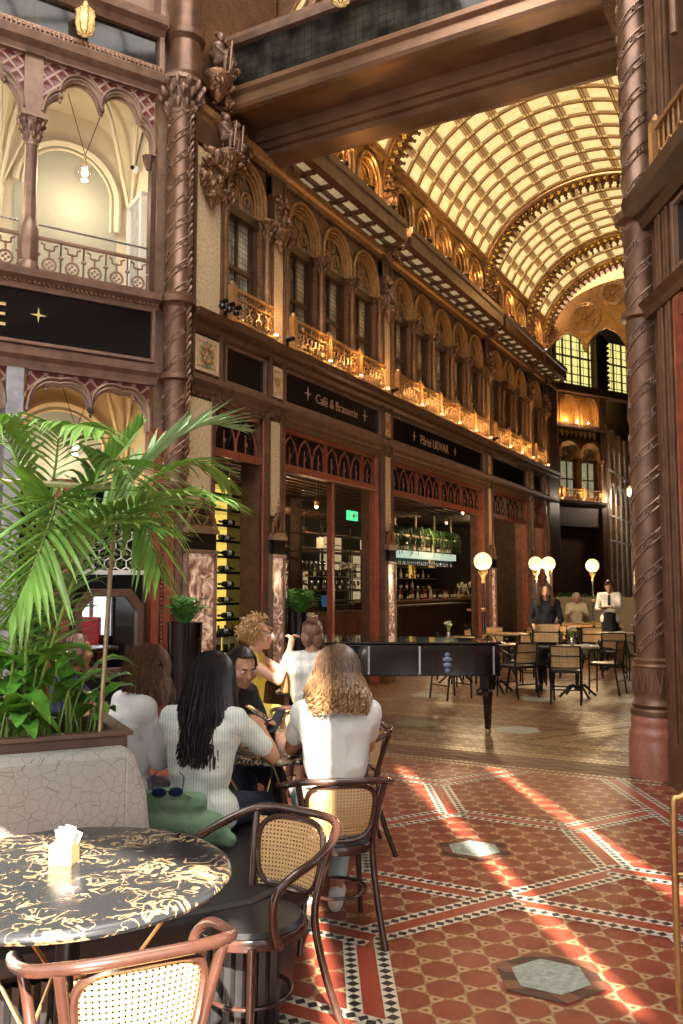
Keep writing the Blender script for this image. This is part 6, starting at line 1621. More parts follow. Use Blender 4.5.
# ================================================================ PEOPLE
def remesh(mb, name, mat, parent, vox, fold=0.0, sm=6, keep=False):
    me = mb.mesh(name); tmp = bpy.data.objects.new('tmp', me); C.objects.link(tmp)
    md = tmp.modifiers.new('r', 'REMESH'); md.mode = 'VOXEL'; md.voxel_size = vox; md.use_smooth_shade = True
    s = tmp.modifiers.new('s', 'SMOOTH'); s.factor = .5; s.iterations = sm
    bpy.context.view_layer.update()
    m2 = bpy.data.meshes.new_from_object(tmp.evaluated_get(bpy.context.evaluated_depsgraph_get()))
    bpy.data.objects.remove(tmp)
    if fold:
        for v in m2.vertices:
            q = v.co*9; v.co += v.normal*fold*(noise.noise(q)+.6*noise.noise(V((q.x*2.5, q.y*2.5, q.z*1.2))))
    m2.materials.clear(); m2.materials.append(MAT[mat]); m2.name = name
    m2.polygons.foreach_set('use_smooth', [True]*len(m2.polygons))
    o = bpy.data.objects.new(name, m2); C.objects.link(o)
    if parent: par(o, parent)
    return o
def ik(a, b_, l1, l2, hint):
    a, b_ = V(a), V(b_); d = b_-a; L_ = min(d.length, (l1+l2)*.995); d = d.normalized(); b2 = a+d*L_
    c = (l1*l1-l2*l2+L_*L_)/(2*L_); h_ = math.sqrt(max(0, l1*l1-c*c)); hv = V(hint)-d*V(hint).dot(d); hv = hv.normalized() if hv.length > 1e-5 else d.orthogonal().normalized()
    return a+d*c+hv*h_, b2
def hand(mb, w, d, nrm, thumb, curl=.5, s=1.0, spread=.0):
    # w wrist, d pointing direction, nrm palm normal, thumb side vector
    w, d, nrm = V(w), V(d).normalized(), V(nrm); nrm = (nrm-d*nrm.dot(d)).normalized(); sd = V(thumb); sd = (sd-d*sd.dot(d)-nrm*sd.dot(nrm)).normalized()
    L_ = .085*s
    for k in range(4):
        off = (k-1.5)*.019*s; mb.cap(w+sd*off*.5, w+d*L_+sd*off, .013*s, .0115*s, 8)
    for k, fl in enumerate((.060, .074, .078, .068)):
        off = (k-1.5)*.019*s; p = w+d*L_+sd*off; a = 0; seg_ = fl*s/2.4; dirn = (d+sd*spread*(k-1.5)).normalized()
        for j in range(3):
            a += curl*(.75 if j == 0 else .9); dd = dirn*cos(a)+nrm*sin(a); q = p+dd*seg_*(1, .8, .6)[j]; r0 = (.0092, .0085, .0078)[j]*s; mb.cap(p, q, r0, r0*.93, 8); p = q
    p = w+d*.022*s+sd*.024*s; dd = (d*.7+sd*.75+nrm*.25).normalized(); q = p+dd*.042*s; mb.cap(w+sd*.012*s, p, .014*s, .0125*s, 8); mb.cap(p, q, .0125*s, .0105*s, 8); mb.cap(q, q+(d+nrm*.3+sd*.1).normalized()*.03*s, .010*s, .0085*s, 8)
def head(mb, c, Rm, s=1.0):
    M0 = mb.M; mb.M = M0 @ Matrix.Translation(c) @ Rm.to_4x4() @ Matrix.Scale(s, 4)
    mb.sph((0, -.012, .025), (.074, .092, .083), 18, 14); mb.sph((0, .018, -.02), (.062, .072, .078), 16, 12); mb.sph((0, .035, -.068), (.042, .045, .038), 14, 10); mb.sph((0, .066, -.088), (.020, .018, .016), 10, 8)
    mb.cap((0, .082, .012), (0, .100, -.026), .010, .014); mb.sph((.009, .09, -.031), (.008, .009, .007)); mb.sph((-.009, .09, -.031), (.008, .009, .007))
    mb.cap((-.03, .078, .024), (.03, .078, .024), .010, .010); mb.sph((0, .083, -.056), (.024, .011, .010), 10, 8)
    for k in (-1, 1): mb.sph((k*.046, .055, -.025), (.022, .02, .026), 10, 8); mb.sph((k*.077, -.004, -.008), (.010, .022, .032), 10, 8)
    mb.M = M0
def face_parts(c, Rm, s, parent, lip='lip', glasses=False, brow='hair_dark', vox=0):
    M_ = Matrix.Translation(c) @ Rm.to_4x4() @ Matrix.Scale(s, 4)
    for k in (-1, 1):
        mb = MB(M_); mb.sph((k*.029, .0775, .006), (.0125, .008, .0065), 10, 8); e = mb.build('eye', 'eye_white', parent, True)
        mb = MB(M_); mb.sph((k*.029, .0835, .006), (.0055, .003, .0055), 10, 8); par(mb.build('iris', 'lacquer_black', None, True), e)
        mb = MB(M_); mb.tube([(k*.014, .0885, .022), (k*.03, .0885, .027), (k*.045, .079, .022)], .0035, 6); mb.build('eyebrow', brow, parent, True)
    mb = MB(M_); mb.tube([(-.022, .083, -.055), (-.01, .0925, -.0535), (0, .0945, -.0545), (.01, .0925, -.0535), (.022, .083, -.055)], [.002, .0045, .005, .0045, .002], 8); mb.build('mouth', lip, parent, True)
    if glasses:
        mb = MB(M_)
        for k in (-1, 1): mb.tube([(k*.031+.022*cos(a), .099, .004+.018*sin(a)) for a in [2*pi*j/14 for j in range(14)]], .0018, 5, True); mb.tube([(k*.053, .098, .008), (k*.078, .0, .008)], .0016, 5)
        mb.tube([(-.009, .1, .006), (.009, .1, .006)], .0016, 5); mb.build('glasses', glasses, parent)
def hair(c, Rm, s, parent, mat, n_=700, length=.3, wave=.0, vol=.012, front=.9, curl=0.0, seed=1, gather=None, down=None, w=.0045, base=True):
    # strands that leave the crown, follow the skull and hang free
    M_ = Matrix.Translation(c) @ Rm.to_4x4() @ Matrix.Scale(s, 4); rn = random.Random(seed)
    if base:
        mb = MB(M_); mb.sph((0, -.034, .040), (.078, .086, .079), 20, 14)
        for k in (-1, 1): mb.sph((k*.035, -.03, -.02), (.05, .075, .07), 14, 10)
        mb.build('hair', mat, parent, True)
    mb = MB(); dn = V(down) if down else V((0, 0, -1))
    ax = V((.080+vol, .098+vol, .090+vol)); cc = V((0, -.018, .026)); Mi = M_
    for k in range(n_):
        a = rn.uniform(-pi, pi)
        if abs(a) < front and length > .06 and not curl: a = math.copysign(front+rn.uniform(0, .3), a)
        st_ = rn.uniform(0.05, 1.1); lay = rn.uniform(.97, 1.05); pts = []
        e = 1.75 if abs(a) > 1.3 else (.78 if length < .06 and abs(a) < 1.05 else 1.5)
        for q in range(7):
            th = st_*.3+(e-st_*.3)*q/6
            pts.append(Mi @ (cc+V((ax.x*sin(th)*sin(a)*lay, ax.y*sin(th)*cos(a)*lay, ax.z*cos(th)*lay))))
        if gather:
            g = Mi @ V(gather); pts = [p.lerp(g, max(0, (j-3)/3.0)) for j, p in enumerate(pts)]
        else:
            L_ = length*rn.uniform(.78, 1.04)*s; p = pts[-1]; out = (Rm @ V((sin(a), cos(a), 0))); out = V((out.x, out.y, 0)); ph = rn.uniform(0, 6.28); K = 9
            for j in range(1, K):
                t_ = j/(K-1); o_ = out*(vol*1.2*math.sin(t_*2.4)+wave*.25*t_)+V((sin(ph+t_*9), cos(ph*1.3+t_*9), 0))*wave*t_
                if curl: o_ += V((sin(ph+t_*16)*curl, cos(ph+t_*16)*curl, sin(t_*9+ph)*curl*.6))
                pts.append(p+dn*L_*t_+o_)
        mb.tube(pts, [w*s*(1-.55*(j/len(pts))**2) for j in range(len(pts))], 3, cap=False)
    mb.build('hair_strands', mat, parent, True)
def curly(c, Rm, s, parent, mat, n_, seed):
    M_ = Matrix.Translation(c) @ Rm.to_4x4() @ Matrix.Scale(s, 4); rn = random.Random(seed)
    mb = MB(M_); mb.sph((0, -.032, .034), (.082, .088, .082), 20, 14); mb.build('hair', mat, parent, True)
    mb = MB(M_)
    for k in range(n_):
        a = rn.uniform(.95, 2*pi-.95); th = rn.uniform(.05, 2.2); q = rn.uniform(1.02, 1.38)
        if th < .8: a = rn.uniform(0, 2*pi); q = min(q, 1.2)
        p = V((.078*q*sin(th)*sin(a), -.03+.088*q*sin(th)*cos(a), .03+.082*q*cos(th))); ax = V((rn.gauss(0, 1), rn.gauss(0, 1), rn.gauss(0, 1))).normalized(); u = ax.orthogonal().normalized(); w_ = ax.cross(u); r_ = rn.uniform(.009, .016)
        mb.tube([p+ax*(t_*.007)+(u*cos(t_)+w_*sin(t_))*r_ for t_ in [j*.75 for j in range(13)]], .0035, 4, cap=False)
    mb.build('curls', mat, parent, True)
def person(label, base, face, hipz, neck, headc, look, hands, knees_feet, top, bottom, skinm, sleeve=.5, vox=.009, s=1.0, shoe='cloth_white', pitch=0, roll=0, hint=None, hcurl=.5, fem=True, dress=False, hscale=1.0, palm=None, hdir=None, collar=None):
    x, y = base; f = V((cos(R(face)), sin(R(face)), 0)); r = V((f.y, -f.x, 0))
    W = lambda a, b_, z: V((x, y, 0))+r*a*s+f*b_*s+V((0, 0, z))
    t = thing('person', label, 'person', (x, y, 0), R(face-90))
    hip = W(0, 0, hipz); nk = W(*neck); hc = W(*headc); sw = (.165 if fem else .178)*s
    up = (nk-hip).normalized(); sr = r
    sh = {k: nk+sr*k*sw-up*.045*s for k in (-1, 1)}
    mb = MB(); cl = MB(); e_ = .013*s
    mid = hip.lerp(nk, .38)+f*-.005; ch = hip.lerp(nk, .72)
    hw = (.105 if fem else .10)*s
    def torso(m_, g):
        m_.cap(hip+r*hw*.75+V((0, 0, -.005)), hip-r*hw*.75, .105*s+g, .105*s+g, 14); m_.cap(mid+r*.05*s, mid-r*.05*s, .095*s+g, .095*s+g, 14); m_.cap(hip, ch, .10*s+g, .10*s+g, 14)
        m_.cap(ch+r*.075*s, ch-r*.075*s, .098*s+g, .098*s+g, 14); m_.cap(mid+r*.06*s, ch+r*.07*s, .085*s+g, .09*s+g, 12); m_.cap(mid-r*.06*s, ch-r*.07*s, .085*s+g, .09*s+g, 12)
        for k in (-1, 1): m_.cap(nk-up*.035*s, sh[k], .052*s+g, .050*s+g, 12); m_.cap(ch+r*k*.07*s, sh[k]-up*.02*s, .085*s+g, .052*s+g, 12)
        if fem:
            for k in (-1, 1): m_.sph(ch+r*k*.07*s+f*.062*s-up*.02*s, .055*s+g, 12, 8)
    torso(mb, 0); torso(cl, e_)
    mb.cap(nk-up*.03*s, hc+(nk-hc)*.35, .056*s, .048*s, 12)
    look_ = V((cos(R(look)), sin(R(look)), 0)); Rm = (Matrix.Rotation(R(look-90), 3, 'Z') @ Matrix.Rotation(R(-pitch), 3, 'X') @ Matrix.Rotation(R(roll), 3, 'Y'))
    head(mb, hc, Rm, s)
    for k in (-1, 1):
        tgt = hands[0 if k < 0 else 1]
        tgt = W(*tgt) if not isinstance(tgt, Vector) else tgt
        hv = (r*k*.5*1.0-f*.2-V((0, 0, 1))) if not hint else (r*k*hint[0]+f*hint[1]+V((0, 0, hint[2])))
        el, wr = ik(sh[k], tgt, .275*s, .235*s, hv)
        mb.cap(sh[k], el, .046*s, .036*s, 12); mb.cap(el, el.lerp(wr, .4), .037*s, .036*s, 12); mb.cap(el.lerp(wr, .3), wr, .036*s, .024*s, 12)
        dd = (wr-el).normalized() if not hdir else V(hdir[0 if k < 0 else 1]); pn_ = V((0, 0, -1)) if not palm else V(palm[0 if k < 0 else 1])
        hand(mb, wr, dd, pn_, -r*k+f*.2, hcurl, s*hscale)
        if sleeve > 0:
            if sleeve <= 1: cl.cap(sh[k], sh[k].lerp(el, sleeve), .056*s, .053*s, 12)
            else: cl.cap(sh[k], el, .056*s, .047*s, 12); cl.cap(el, el.lerp(wr, sleeve-1), .047*s, .038*s, 12)
    lg = MB(); sh_ = []
    for k in (-1, 1):
        kn_, ft = knees_feet[0 if k < 0 else 1]
        kn = W(*kn_) if not isinstance(kn_, Vector) else kn_; fo = W(*ft) if not isinstance(ft, Vector) else ft
        hj = hip+r*k*.085*s
        for m_, g in ((mb, 0), (lg, .012*s)):
            m_.cap(hj, kn, (.085 if fem else .08)*s+g, .055*s+g, 14)
            m_.cap(kn, kn.lerp(fo, .35), .052*s+g, .054*s+g, 12); m_.cap(kn.lerp(fo, .3), fo if g == 0 else kn.lerp(fo, .86), .054*s+g, .034*s+g, 12)
        fd = f if kn_ is None else (V((kn.x-hip.x, kn.y-hip.y, 0)).normalized() if V((kn.x-hip.x, kn.y-hip.y, 0)).length > .1 else f)
        toe = fo+fd*.15*s; toe.z = max(.03, fo.z-.055); hl = fo-fd*.04*s; hl.z = max(.035, fo.z-.05)
        mb.cap(hl, toe, .035*s, .03*s, 10); sh_.append((hl, toe, fo))
    body = remesh(mb, 'body', skinm, t, vox)
    remesh(cl, 'top' if not dress else 'dress', top, t, vox, .006*s)
    if bottom: lg.cap(hip+r*hw*.75, hip-r*hw*.75, .112*s, .112*s, 14); remesh(lg, 'trousers' if not dress else 'skirt', bottom, t, vox, .004)
    for hl, toe, fo in sh_:
        m_ = MB(); m_.cap(hl+V((0, 0, .006)), toe+V((0, 0, .006)), .042*s, .037*s, 12); m_.cap(hl, hl.lerp(fo, .7), .04*s, .04*s, 10); m_.cap(hl-V((0, 0, .018)), toe-V((0, 0, .012)), .034*s, .034*s, 10)
        remesh(m_, 'shoe', shoe, t, max(vox, .008))
    return t, hc, Rm, W, f, r
simple('lip', (.42, .12, .10), .5, 0, .1, 20); simple('eye_white', (.8, .78, .75), .3, 0, 0, 20); simple('phone_glass', (.05, .06, .08), .1, 0, .1, 8)
TC = V((-2.58, 4.02, 0))
def phone(p, yaw, lab, pitch=30):
    t = thing('phone', lab, 'phone', p); M_ = Matrix.Translation(p) @ Euler((R(pitch), 0, R(yaw))).to_matrix().to_4x4()
    mb = MB(M_); mb.box(-.036, .036, -.075, .075, -.004, .004); mb.build('casing', 'lacquer_black', t, bevel=.003)
    mb = MB(M_); mb.box(-.033, .033, -.070, .070, .0041, .0048); mb.build('screen', 'phone_glass', t)
# woman in the white tee, back to us
t, hc, Rm, W, f, r = person('person in a white t-shirt with wavy light-brown hair, seated with back to the viewer', (-2.03, 3.69), 126, .575, (0, .01, 1.04), (.01, .05, 1.165), 122,
    [(-.14, .42, .79), (.12, .42, .79)], [((-.12, .40, .50), (-.12, .33, .09)), ((.10, .42, .50), (.03, .22, .09))], 'cloth_tee', 'cloth_mint', 'skin_tan', .62, .009, 1.0, pitch=12)
hair(hc, Rm, 1.0, t, 'hair_ombre', 1500, .19, .034, .03, .8, 0, 3, w=.0052)
mb = MB(Matrix.Translation(hc) @ Rm.to_4x4()); mb.tube([(-.098, .02, .07), (-.06, .05, .118), (0, .062, .13), (.06, .05, .118), (.098, .02, .07)], .006, 6); mb.sph((.045, .07, .118), (.03, .012, .02), 10, 6); mb.sph((-.045, .07, .118), (.03, .012, .02), 10, 6); mb.build('sunglasses', 'lacquer_black', t, True)
# dark long hair, striped shirt
t, hc, Rm, W, f, r = person('person with long black hair in a pale striped shirt, seated with back to the viewer', (-2.53, 3.27), 104, .57, (.0, .05, 1.02), (.015, .11, 1.14), 92,
    [(-.02, .38, .86), (.17, .36, .90)], [((-.12, .40, .50), (-.12, .42, .09)), ((.17, .42, .50), (.2, .42, .09))], 'cloth_cream', 'cloth_jeans', 'skin_tan', .72, .009, 1.0, pitch=22, hint=(.9, -.3, -1))
hair(hc, Rm, 1.02, t, 'hair_black', 1700, .40, .022, .022, .7, 0, 5, down=(.0, -.12, -1), w=.0056)
phone(W(.13, .44, .95), 104, 'phone held by the person with long black hair')
# brown bob, white blouse
t, hc, Rm, W, f, r = person('person in a white blouse with straight brown hair, seated beside the planter', (-3.03, 3.32), 62, .575, (.0, .04, 1.05), (.0, .11, 1.16), 66,
    [(-.05, .27, .80), (.10, .34, .80)], [((-.12, .40, .50), (-.12, .42, .09)), ((.12, .42, .50), (.12, .42, .09))], 'cloth_white', 'cloth_grey', 'skin_tan', 1.75, .009, 1.0, pitch=30, hint=(.1, -.3, -1))
hair(hc, Rm, 1.0, t, 'hair_brown', 1400, .15, .006, .022, .7, 0, 8, down=(.10, -.02, -1), w=.0052)
mb = MB(Matrix.Translation(hc) @ Rm.to_4x4()); mb.obox((.10, .0, .055), (.008, .035, .006), Euler((0, .4, .5)).to_matrix()); mb.build('hair_clip', 'lacquer_black', t)
phone(W(-.03, .50, .91), 52, 'phone in the hands of the person in the white blouse')
# man in black tee
t, hc, Rm, W, f, r = person('person in a black t-shirt with short dark hair, leaning over a phone', (-3.18, 4.24), -8, .565, (0, .13, 1.0), (.0, .23, 1.12), -28,
    [(-.08, .40, .80), (.10, .38, .80)], [((-.12, .38, .50), (-.12, .40, .09)), ((.12, .38, .50), (.12, .40, .09))], 'cloth_black', 'cloth_navy', 'skin_tan', .55, .009, 1.02, pitch=14, fem=False)
face_parts(hc, Rm, 1.02, t); hair(hc, Rm, 1.02, t, 'hair_dark', 700, .012, .004, .002, 1.5, 0, 9, w=.005)
phone(W(0, .49, .84), -8, 'phone held flat by the person in the black t-shirt', 50)
# curly blonde in yellow
t, hc, Rm, W, f, r = person('person with curly blonde hair in a yellow sleeveless dress, hand raised', (-3.80, 5.50), 22, .585, (0, .04, 1.09), (0, .09, 1.225), 26,
    [(.02, .33, 1.13), (.12, .34, 1.12)], [((-.08, .42, .54), (-.02, .40, .12)), ((.10, .43, .62), (.12, .62, .22))], 'cloth_yellow', None, 'skin_light', 0, .009, 1.0, shoe='cloth_white', dress=True, hint=(.3, .3, -1), hcurl=.9, palm=[(1, 0, 0), (-1, 0, 0)], hdir=[(.2, .2, 1), (.2, .2, 1)])
face_parts(hc, Rm, 1.0, t, glasses='paper_white'); curly(hc, Rm, 1.0, t, 'hair_blonde', 420, 11)
mb = MB()
hp = W(0, .0, .585); mb.cap(W(0, .02, .60), W(-.05, .36, .56), .135, .10, 12); mb.cap(W(0, .02, .60), W(.08, .36, .60), .135, .10, 12); remesh(mb, 'skirt', 'cloth_yellow', t, .012, .006)
mb = MB(); mb.tube([W(-.07, -.07, 1.10), W(-.09, .08, 1.02), W(0, .13, .90)], .016, 8); mb.tube([W(.07, -.07, 1.10), W(.09, .08, 1.02), W(0, .13, .90)], .016, 8); mb.tube([W(.10, .02, .66), W(.14, .2, .60), W(.17, .4, .50)], .018, 8); mb.build('green_trim', 'cloth_green', t, True)
# bun, sleeveless white
t, hc, Rm, W, f, r = person('person in a white sleeveless top with a hair bun, back to the viewer', (-3.30, 5.62), 116, .60, (0, .01, 1.10), (0, .03, 1.235), 120,
    [(-.14, .36, .80), (.14, .36, .80)], [((-.12, .40, .50), (-.12, .40, .09)), ((.12, .40, .50), (.12, .40, .09))], 'cloth_offwhite', 'cloth_navy', 'skin_tan', 0, .009, 1.0)
hair(hc, Rm, 1.0, t, 'hair_auburn', 600, .1, 0, .004, .9, 0, 14, gather=(0, -.075, .115), w=.0045)
mb = MB(Matrix.Translation(hc) @ Rm.to_4x4() @ Matrix.Translation((0, -.085, .135)))
for k in range(7): a = k*.9; mb.tube([(.03*cos(q+a), .03*sin(q)*cos(a), .03*sin(q)*sin(a)+.01*cos(q)) for q in [2*pi*j/14 for j in range(14)]], .014, 6, True)
mb.build('bun', 'hair_auburn', t, True)
# diner in navy behind the plants
t, hc, Rm, W, f, r = person('person in a navy shirt seen through the leaves', (-4.25, 4.05), 40, .575, (0, .05, 1.05), (0, .09, 1.18), 60,
    [(-.14, .40, .79), (.14, .40, .79)], [((-.12, .40, .50), (-.12, .42, .09)), ((.12, .42, .50), (.12, .42, .09))], 'cloth_navyblue', 'cloth_black', 'skin_tan', .6, .014, 1.0, fem=False)
hair(hc, Rm, 1.0, t, 'hair_auburn', 300, .03, 0, .003, 1.4, 0, 4)
# waitress
t, hc, Rm, W, f, r = person('waitress in black dress and tights lifting a cane chair by its back', (-3.62, 13.45), -75, .92, (0, .0, 1.40), (0, .03, 1.52), -72,
    [(-.19, .26, 1.02), (.19, .26, 1.02)], [((-.08, .02, .50), (-.07, -.02, .09)), ((.09, .03, .50), (.10, .0, .09))], 'cloth_black', None, 'skin_light', 1.9, .012, 1.0, shoe='lacquer_black', dress=True, pitch=8, hint=(.35, -.2, -1), palm=[(0, 0, -1), (0, 0, -1)], hcurl=.9)
mb = MB(); mb.cap(W(0, 0, .95), W(0, .01, .62), .13, .16, 14); remesh(mb, 'skirt', 'cloth_black', t, .014, .006)
mb = MB()
for a, b_ in ((-.075, -.01), (.095, .01)): mb.cap(W(a, b_+.02, .55), W(a, b_, .12), .066, .044, 12)
remesh(mb, 'tights', 'cloth_black', t, .012)
face_parts(hc, Rm, 1.0, t); hair(hc, Rm, 1.0, t, 'hair_brown', 700, .24, .02, .02, .75, 0, 15)
put_chair(-3.52, 13.06, -75, 'cane cafe chair lifted off the floor by the waitress'); bpy.context.view_layer.update()
[o for o in bpy.data.objects if o.get('label', '').startswith('cane cafe chair lifted')][0].location.z = .24
# waiter
t, hc, Rm, W, f, r = person('waiter in a white shirt and dark tie looking down at a tray in his hands', (-3.55, 18.1), -82, .95, (0, .0, 1.47), (0, .05, 1.60), -80,
    [(-.06, .30, 1.20), (.12, .30, 1.18)], [((-.09, .02, .50), (-.09, -.02, .09)), ((.09, .02, .50), (.09, -.02, .09))], 'cloth_white', 'cloth_black', 'skin_dark', 1.85, .013, 1.03, shoe='lacquer_black', pitch=28, fem=False)
mb = MB(); mb.prism([(-.02, 0), (.02, 0), (.028, -.22), (0, -.27), (-.028, -.22)], .112, .122); 
for k in range(len(mb.v)): v = mb.v[k]; mb.v[k] = W(v.x, v.y, v.z+1.44)
mb.build('tie', 'cloth_black', t); mb = MB(); mb.cap(W(0, .02, .98), W(0, .02, .62), .15, .17, 14); remesh(mb, 'apron', 'cloth_black', t, .014, .006)
face_parts(hc, Rm, 1.03, t); hair(hc, Rm, 1.03, t, 'hair_dark', 400, .03, 0, .005, 1.3, 0, 4)
tr = thing('serving_tray', 'wooden tray held by the waiter in the white shirt', 'tray', W(.05, .40, 1.18)); mb = MB(Matrix.Translation(W(.05, .40, 1.18))); mb.lathe((0, 0, 0), [(.14, 0), (.17, .02), (.165, .022), (.135, .006)], 20); mb.build('tray', 'wood_honey', tr, True); mb = MB(Matrix.Translation(W(.03, .40, 1.19))); mb.lathe((0, 0, 0), [(.08, 0), (.10, .035), (.09, .04)], 16); mb.build('bowl', 'white_paint', tr, True)
# elderly diner
t, hc, Rm, W, f, r = person('elderly diner with white hair in a cream shirt seated facing the viewer', (-4.98, 21.32), -72, .66, (0, .05, 1.20), (0, .10, 1.33), -70,
    [(-.12, .40, .98), (.14, .40, .98)], [((-.12, .40, .55), (-.12, .40, .09)), ((.12, .40, .55), (.12, .40, .09))], 'cloth_cream2', 'cloth_grey', 'skin_light', .9, .014, 1.05, pitch=20, fem=False)
face_parts(hc, Rm, 1.05, t, glasses='lacquer_black', brow='hair_grey'); hair(hc, Rm, 1.05, t, 'hair_grey', 400, .03, 0, .006, 1.3, 0, 6)
t, hc, Rm, W, f, r = person('diner in a grey top half hidden to the left of the waitress', (-5.35, 19.4), 20, .60, (0, .05, 1.15), (0, .12, 1.28), 30,
    [(-.12, .40, .85), (.14, .40, .85)], [((-.12, .40, .55), (-.12, .40, .09)), ((.12, .40, .55), (.12, .40, .09))], 'cloth_grey2', 'cloth_black', 'skin_tan', 1.8, .014, 1.0, pitch=20, fem=False)
hair(hc, Rm, 1.0, t, 'hair_auburn', 300, .03, 0, .005, 1.3, 0, 6)
# green bag and sunglasses on the banquette, strap bag on the chair
bc = V((-2.45, 3.05, .56)); t = thing('handbag', 'soft green fabric bag slumped on the black seat behind the striped shirt', 'bag', bc); mb = MB(WM(bc, 32))
mb.cap((-.13, 0, .01), (.14, 0, -.02), .09, .075, 14); mb.cap((-.13, .0, .09), (.06, 0, .09), .065, .055, 12); mb.cap((.14, -.0, -.03), (.21, -.03, -.06), .06, .035, 12); remesh(mb, 'bag_body', 'bag_green', t, .008, .010)
mb = MB(WM(bc, 32)); mb.tube(rr([(-.16, -.02, .05), (-.15, -.06, .14), (-.05, -.05, .17), (.05, -.04, .13)]), .009, 6, flat=.4); mb.build('strap', 'bag_green', t, True)
gp = bc+V((.0, -.10, .16)); t = thing('sunglasses', 'dark blue sunglasses lying on top of the green bag', 'sunglasses', gp); mb = MB(WM(gp, 40) @ Matrix.Rotation(R(25), 4, 'X'))
for k in (-1, 1): mb.tube([(k*.035+.028*cos(a), 0, .021*sin(a)) for a in [2*pi*j/14 for j in range(14)]], .004, 6, True); mb.tube([(k*.063, 0, .01), (k*.07, .06, .03), (k*.05, .11, .02)], .003, 5)
mb.tube([(-.008, 0, .005), (.008, 0, .005)], .003, 5); mb.build('frame', 'glass_blue', t)
mb = MB(WM(gp, 40) @ Matrix.Rotation(R(25), 4, 'X'))
for k in (-1, 1): mb.lathe((k*.035, 0, 0), [(.026, 0), (.026, .001)], 12) if 0 else mb.sph((k*.035, .002, 0), (.027, .003, .02), 12, 8)
mb.build('lens', 'glass_blue', t, True)
# strap bag hung on the empty armchair behind the white tee
q = V((-2.36, 4.56, 0)); t = thing('shoulder_bag', 'dark plum shoulder bag and strap hung over the armchair back', 'bag', (q.x, q.y, .4))
mb = MB(); mb.tube(rr([q+V((.02, .0, .80)), q+V((.07, -.03, .72)), q+V((.08, -.05, .55)), q+V((.06, -.06, .40)), q+V((-.02, -.03, .30))]), .014, 8, flat=.35); mb.tube(rr([q+V((.0, .0, .80)), q+V((-.08, -.05, .62)), q+V((.04, -.08, .70)), q+V((.08, -.03, .76))]), .014, 8, flat=.4); mb.build('strap', 'bag_plum', t, True)
mb = MB(); mb.cap(q+V((-.06, .0, .42)), q+V((.02, -.03, .40)), .08, .07, 12); remesh(mb, 'bag_body', 'bag_plum', t, .01, .006)
# ================================================================ PLANTS
def frond(parent, ctrl, n_leaf, leafL, mat, seed, droop=.5, w=.011, plane=None):
    n_leaf = int(n_leaf*1.25); leafL *= 1.05; droop *= .62; w *= 1.25
    rn = random.Random(seed); pts = rr(ctrl, 10); N_ = len(pts)
    mb = MB(); mb.tube(pts, [.007*(1-.8*k/N_)+.0015 for k in range(N_)], 6); rc = mb.build('frond', 'stem_green', parent, True)
    mb = MB(); s0 = int(N_*.22)
    for k in range(n_leaf):
        u = s0+(N_-1-s0)*(k/(n_leaf-1)); i = min(N_-2, int(u)); p = pts[i].lerp(pts[i+1], u-i); d = (pts[i+1]-pts[i]).normalized()
        up = V(plane) if plane else V((0, 0, 1)); sd = d.cross(up).normalized(); up2 = sd.cross(d)
        uu = k/(n_leaf-1); L_ = leafL*(math.sin(pi*min(1, .18+uu*.80))**.6)*rn.uniform(.9, 1.08)
        for sg in (-1, 1):
            ang = R(62-34*uu)+rn.uniform(-.07, .07); dr = (d*cos(ang)+sd*sg*sin(ang)+up2*rn.uniform(.05, .3)).normalized()
            prev = p; ws = [.35, 1, 1, .75, .4, .02]; P_ = []
            for q in range(6):
                t_ = q/5; P_.append(p+dr*L_*t_+V((0, 0, -1))*droop*L_*t_*t_*rn.uniform(.9, 1.1))
            side = dr.cross(V((0, 0, 1))); side = side.normalized() if side.length > .05 else sd
            nrm_ = side.cross(dr)
            for q in range(5):
                a, b_ = P_[q], P_[q+1]; wa, wb_ = ws[q]*w, ws[q+1]*w; ca, cb = -nrm_*wa*.45, -nrm_*wb_*.45
                mb.quad(a+ca, b_+cb, b_+side*wb_, a+side*wa); mb.quad(a+ca, a-side*wa, b_-side*wb_, b_+cb)
    o = mb.build('leaflets', mat, None, False); par(o, rc)
    return rc
def ptd(px, py, d):    # a point seen at pixel, d metres ahead
    u = (px-341.5)/853; v = -(py-512)/853; P_ = math.atan(75/853.); Y_ = math.atan(464/math.hypot(853, 75)); f = cos(P_)-v*sin(P_); zz = sin(P_)+v*cos(P_); t_ = d/f
    return V(((-sin(Y_)*f+cos(Y_)*u)*t_, (cos(Y_)*f+sin(Y_)*u)*t_, 1.6+zz*t_))
pb = M_pl = None
base = BANQ @ V((.82, .40, .88))
t = thing('palm', 'large feathery palm with arching fronds growing from the brown planter', 'plant', base)
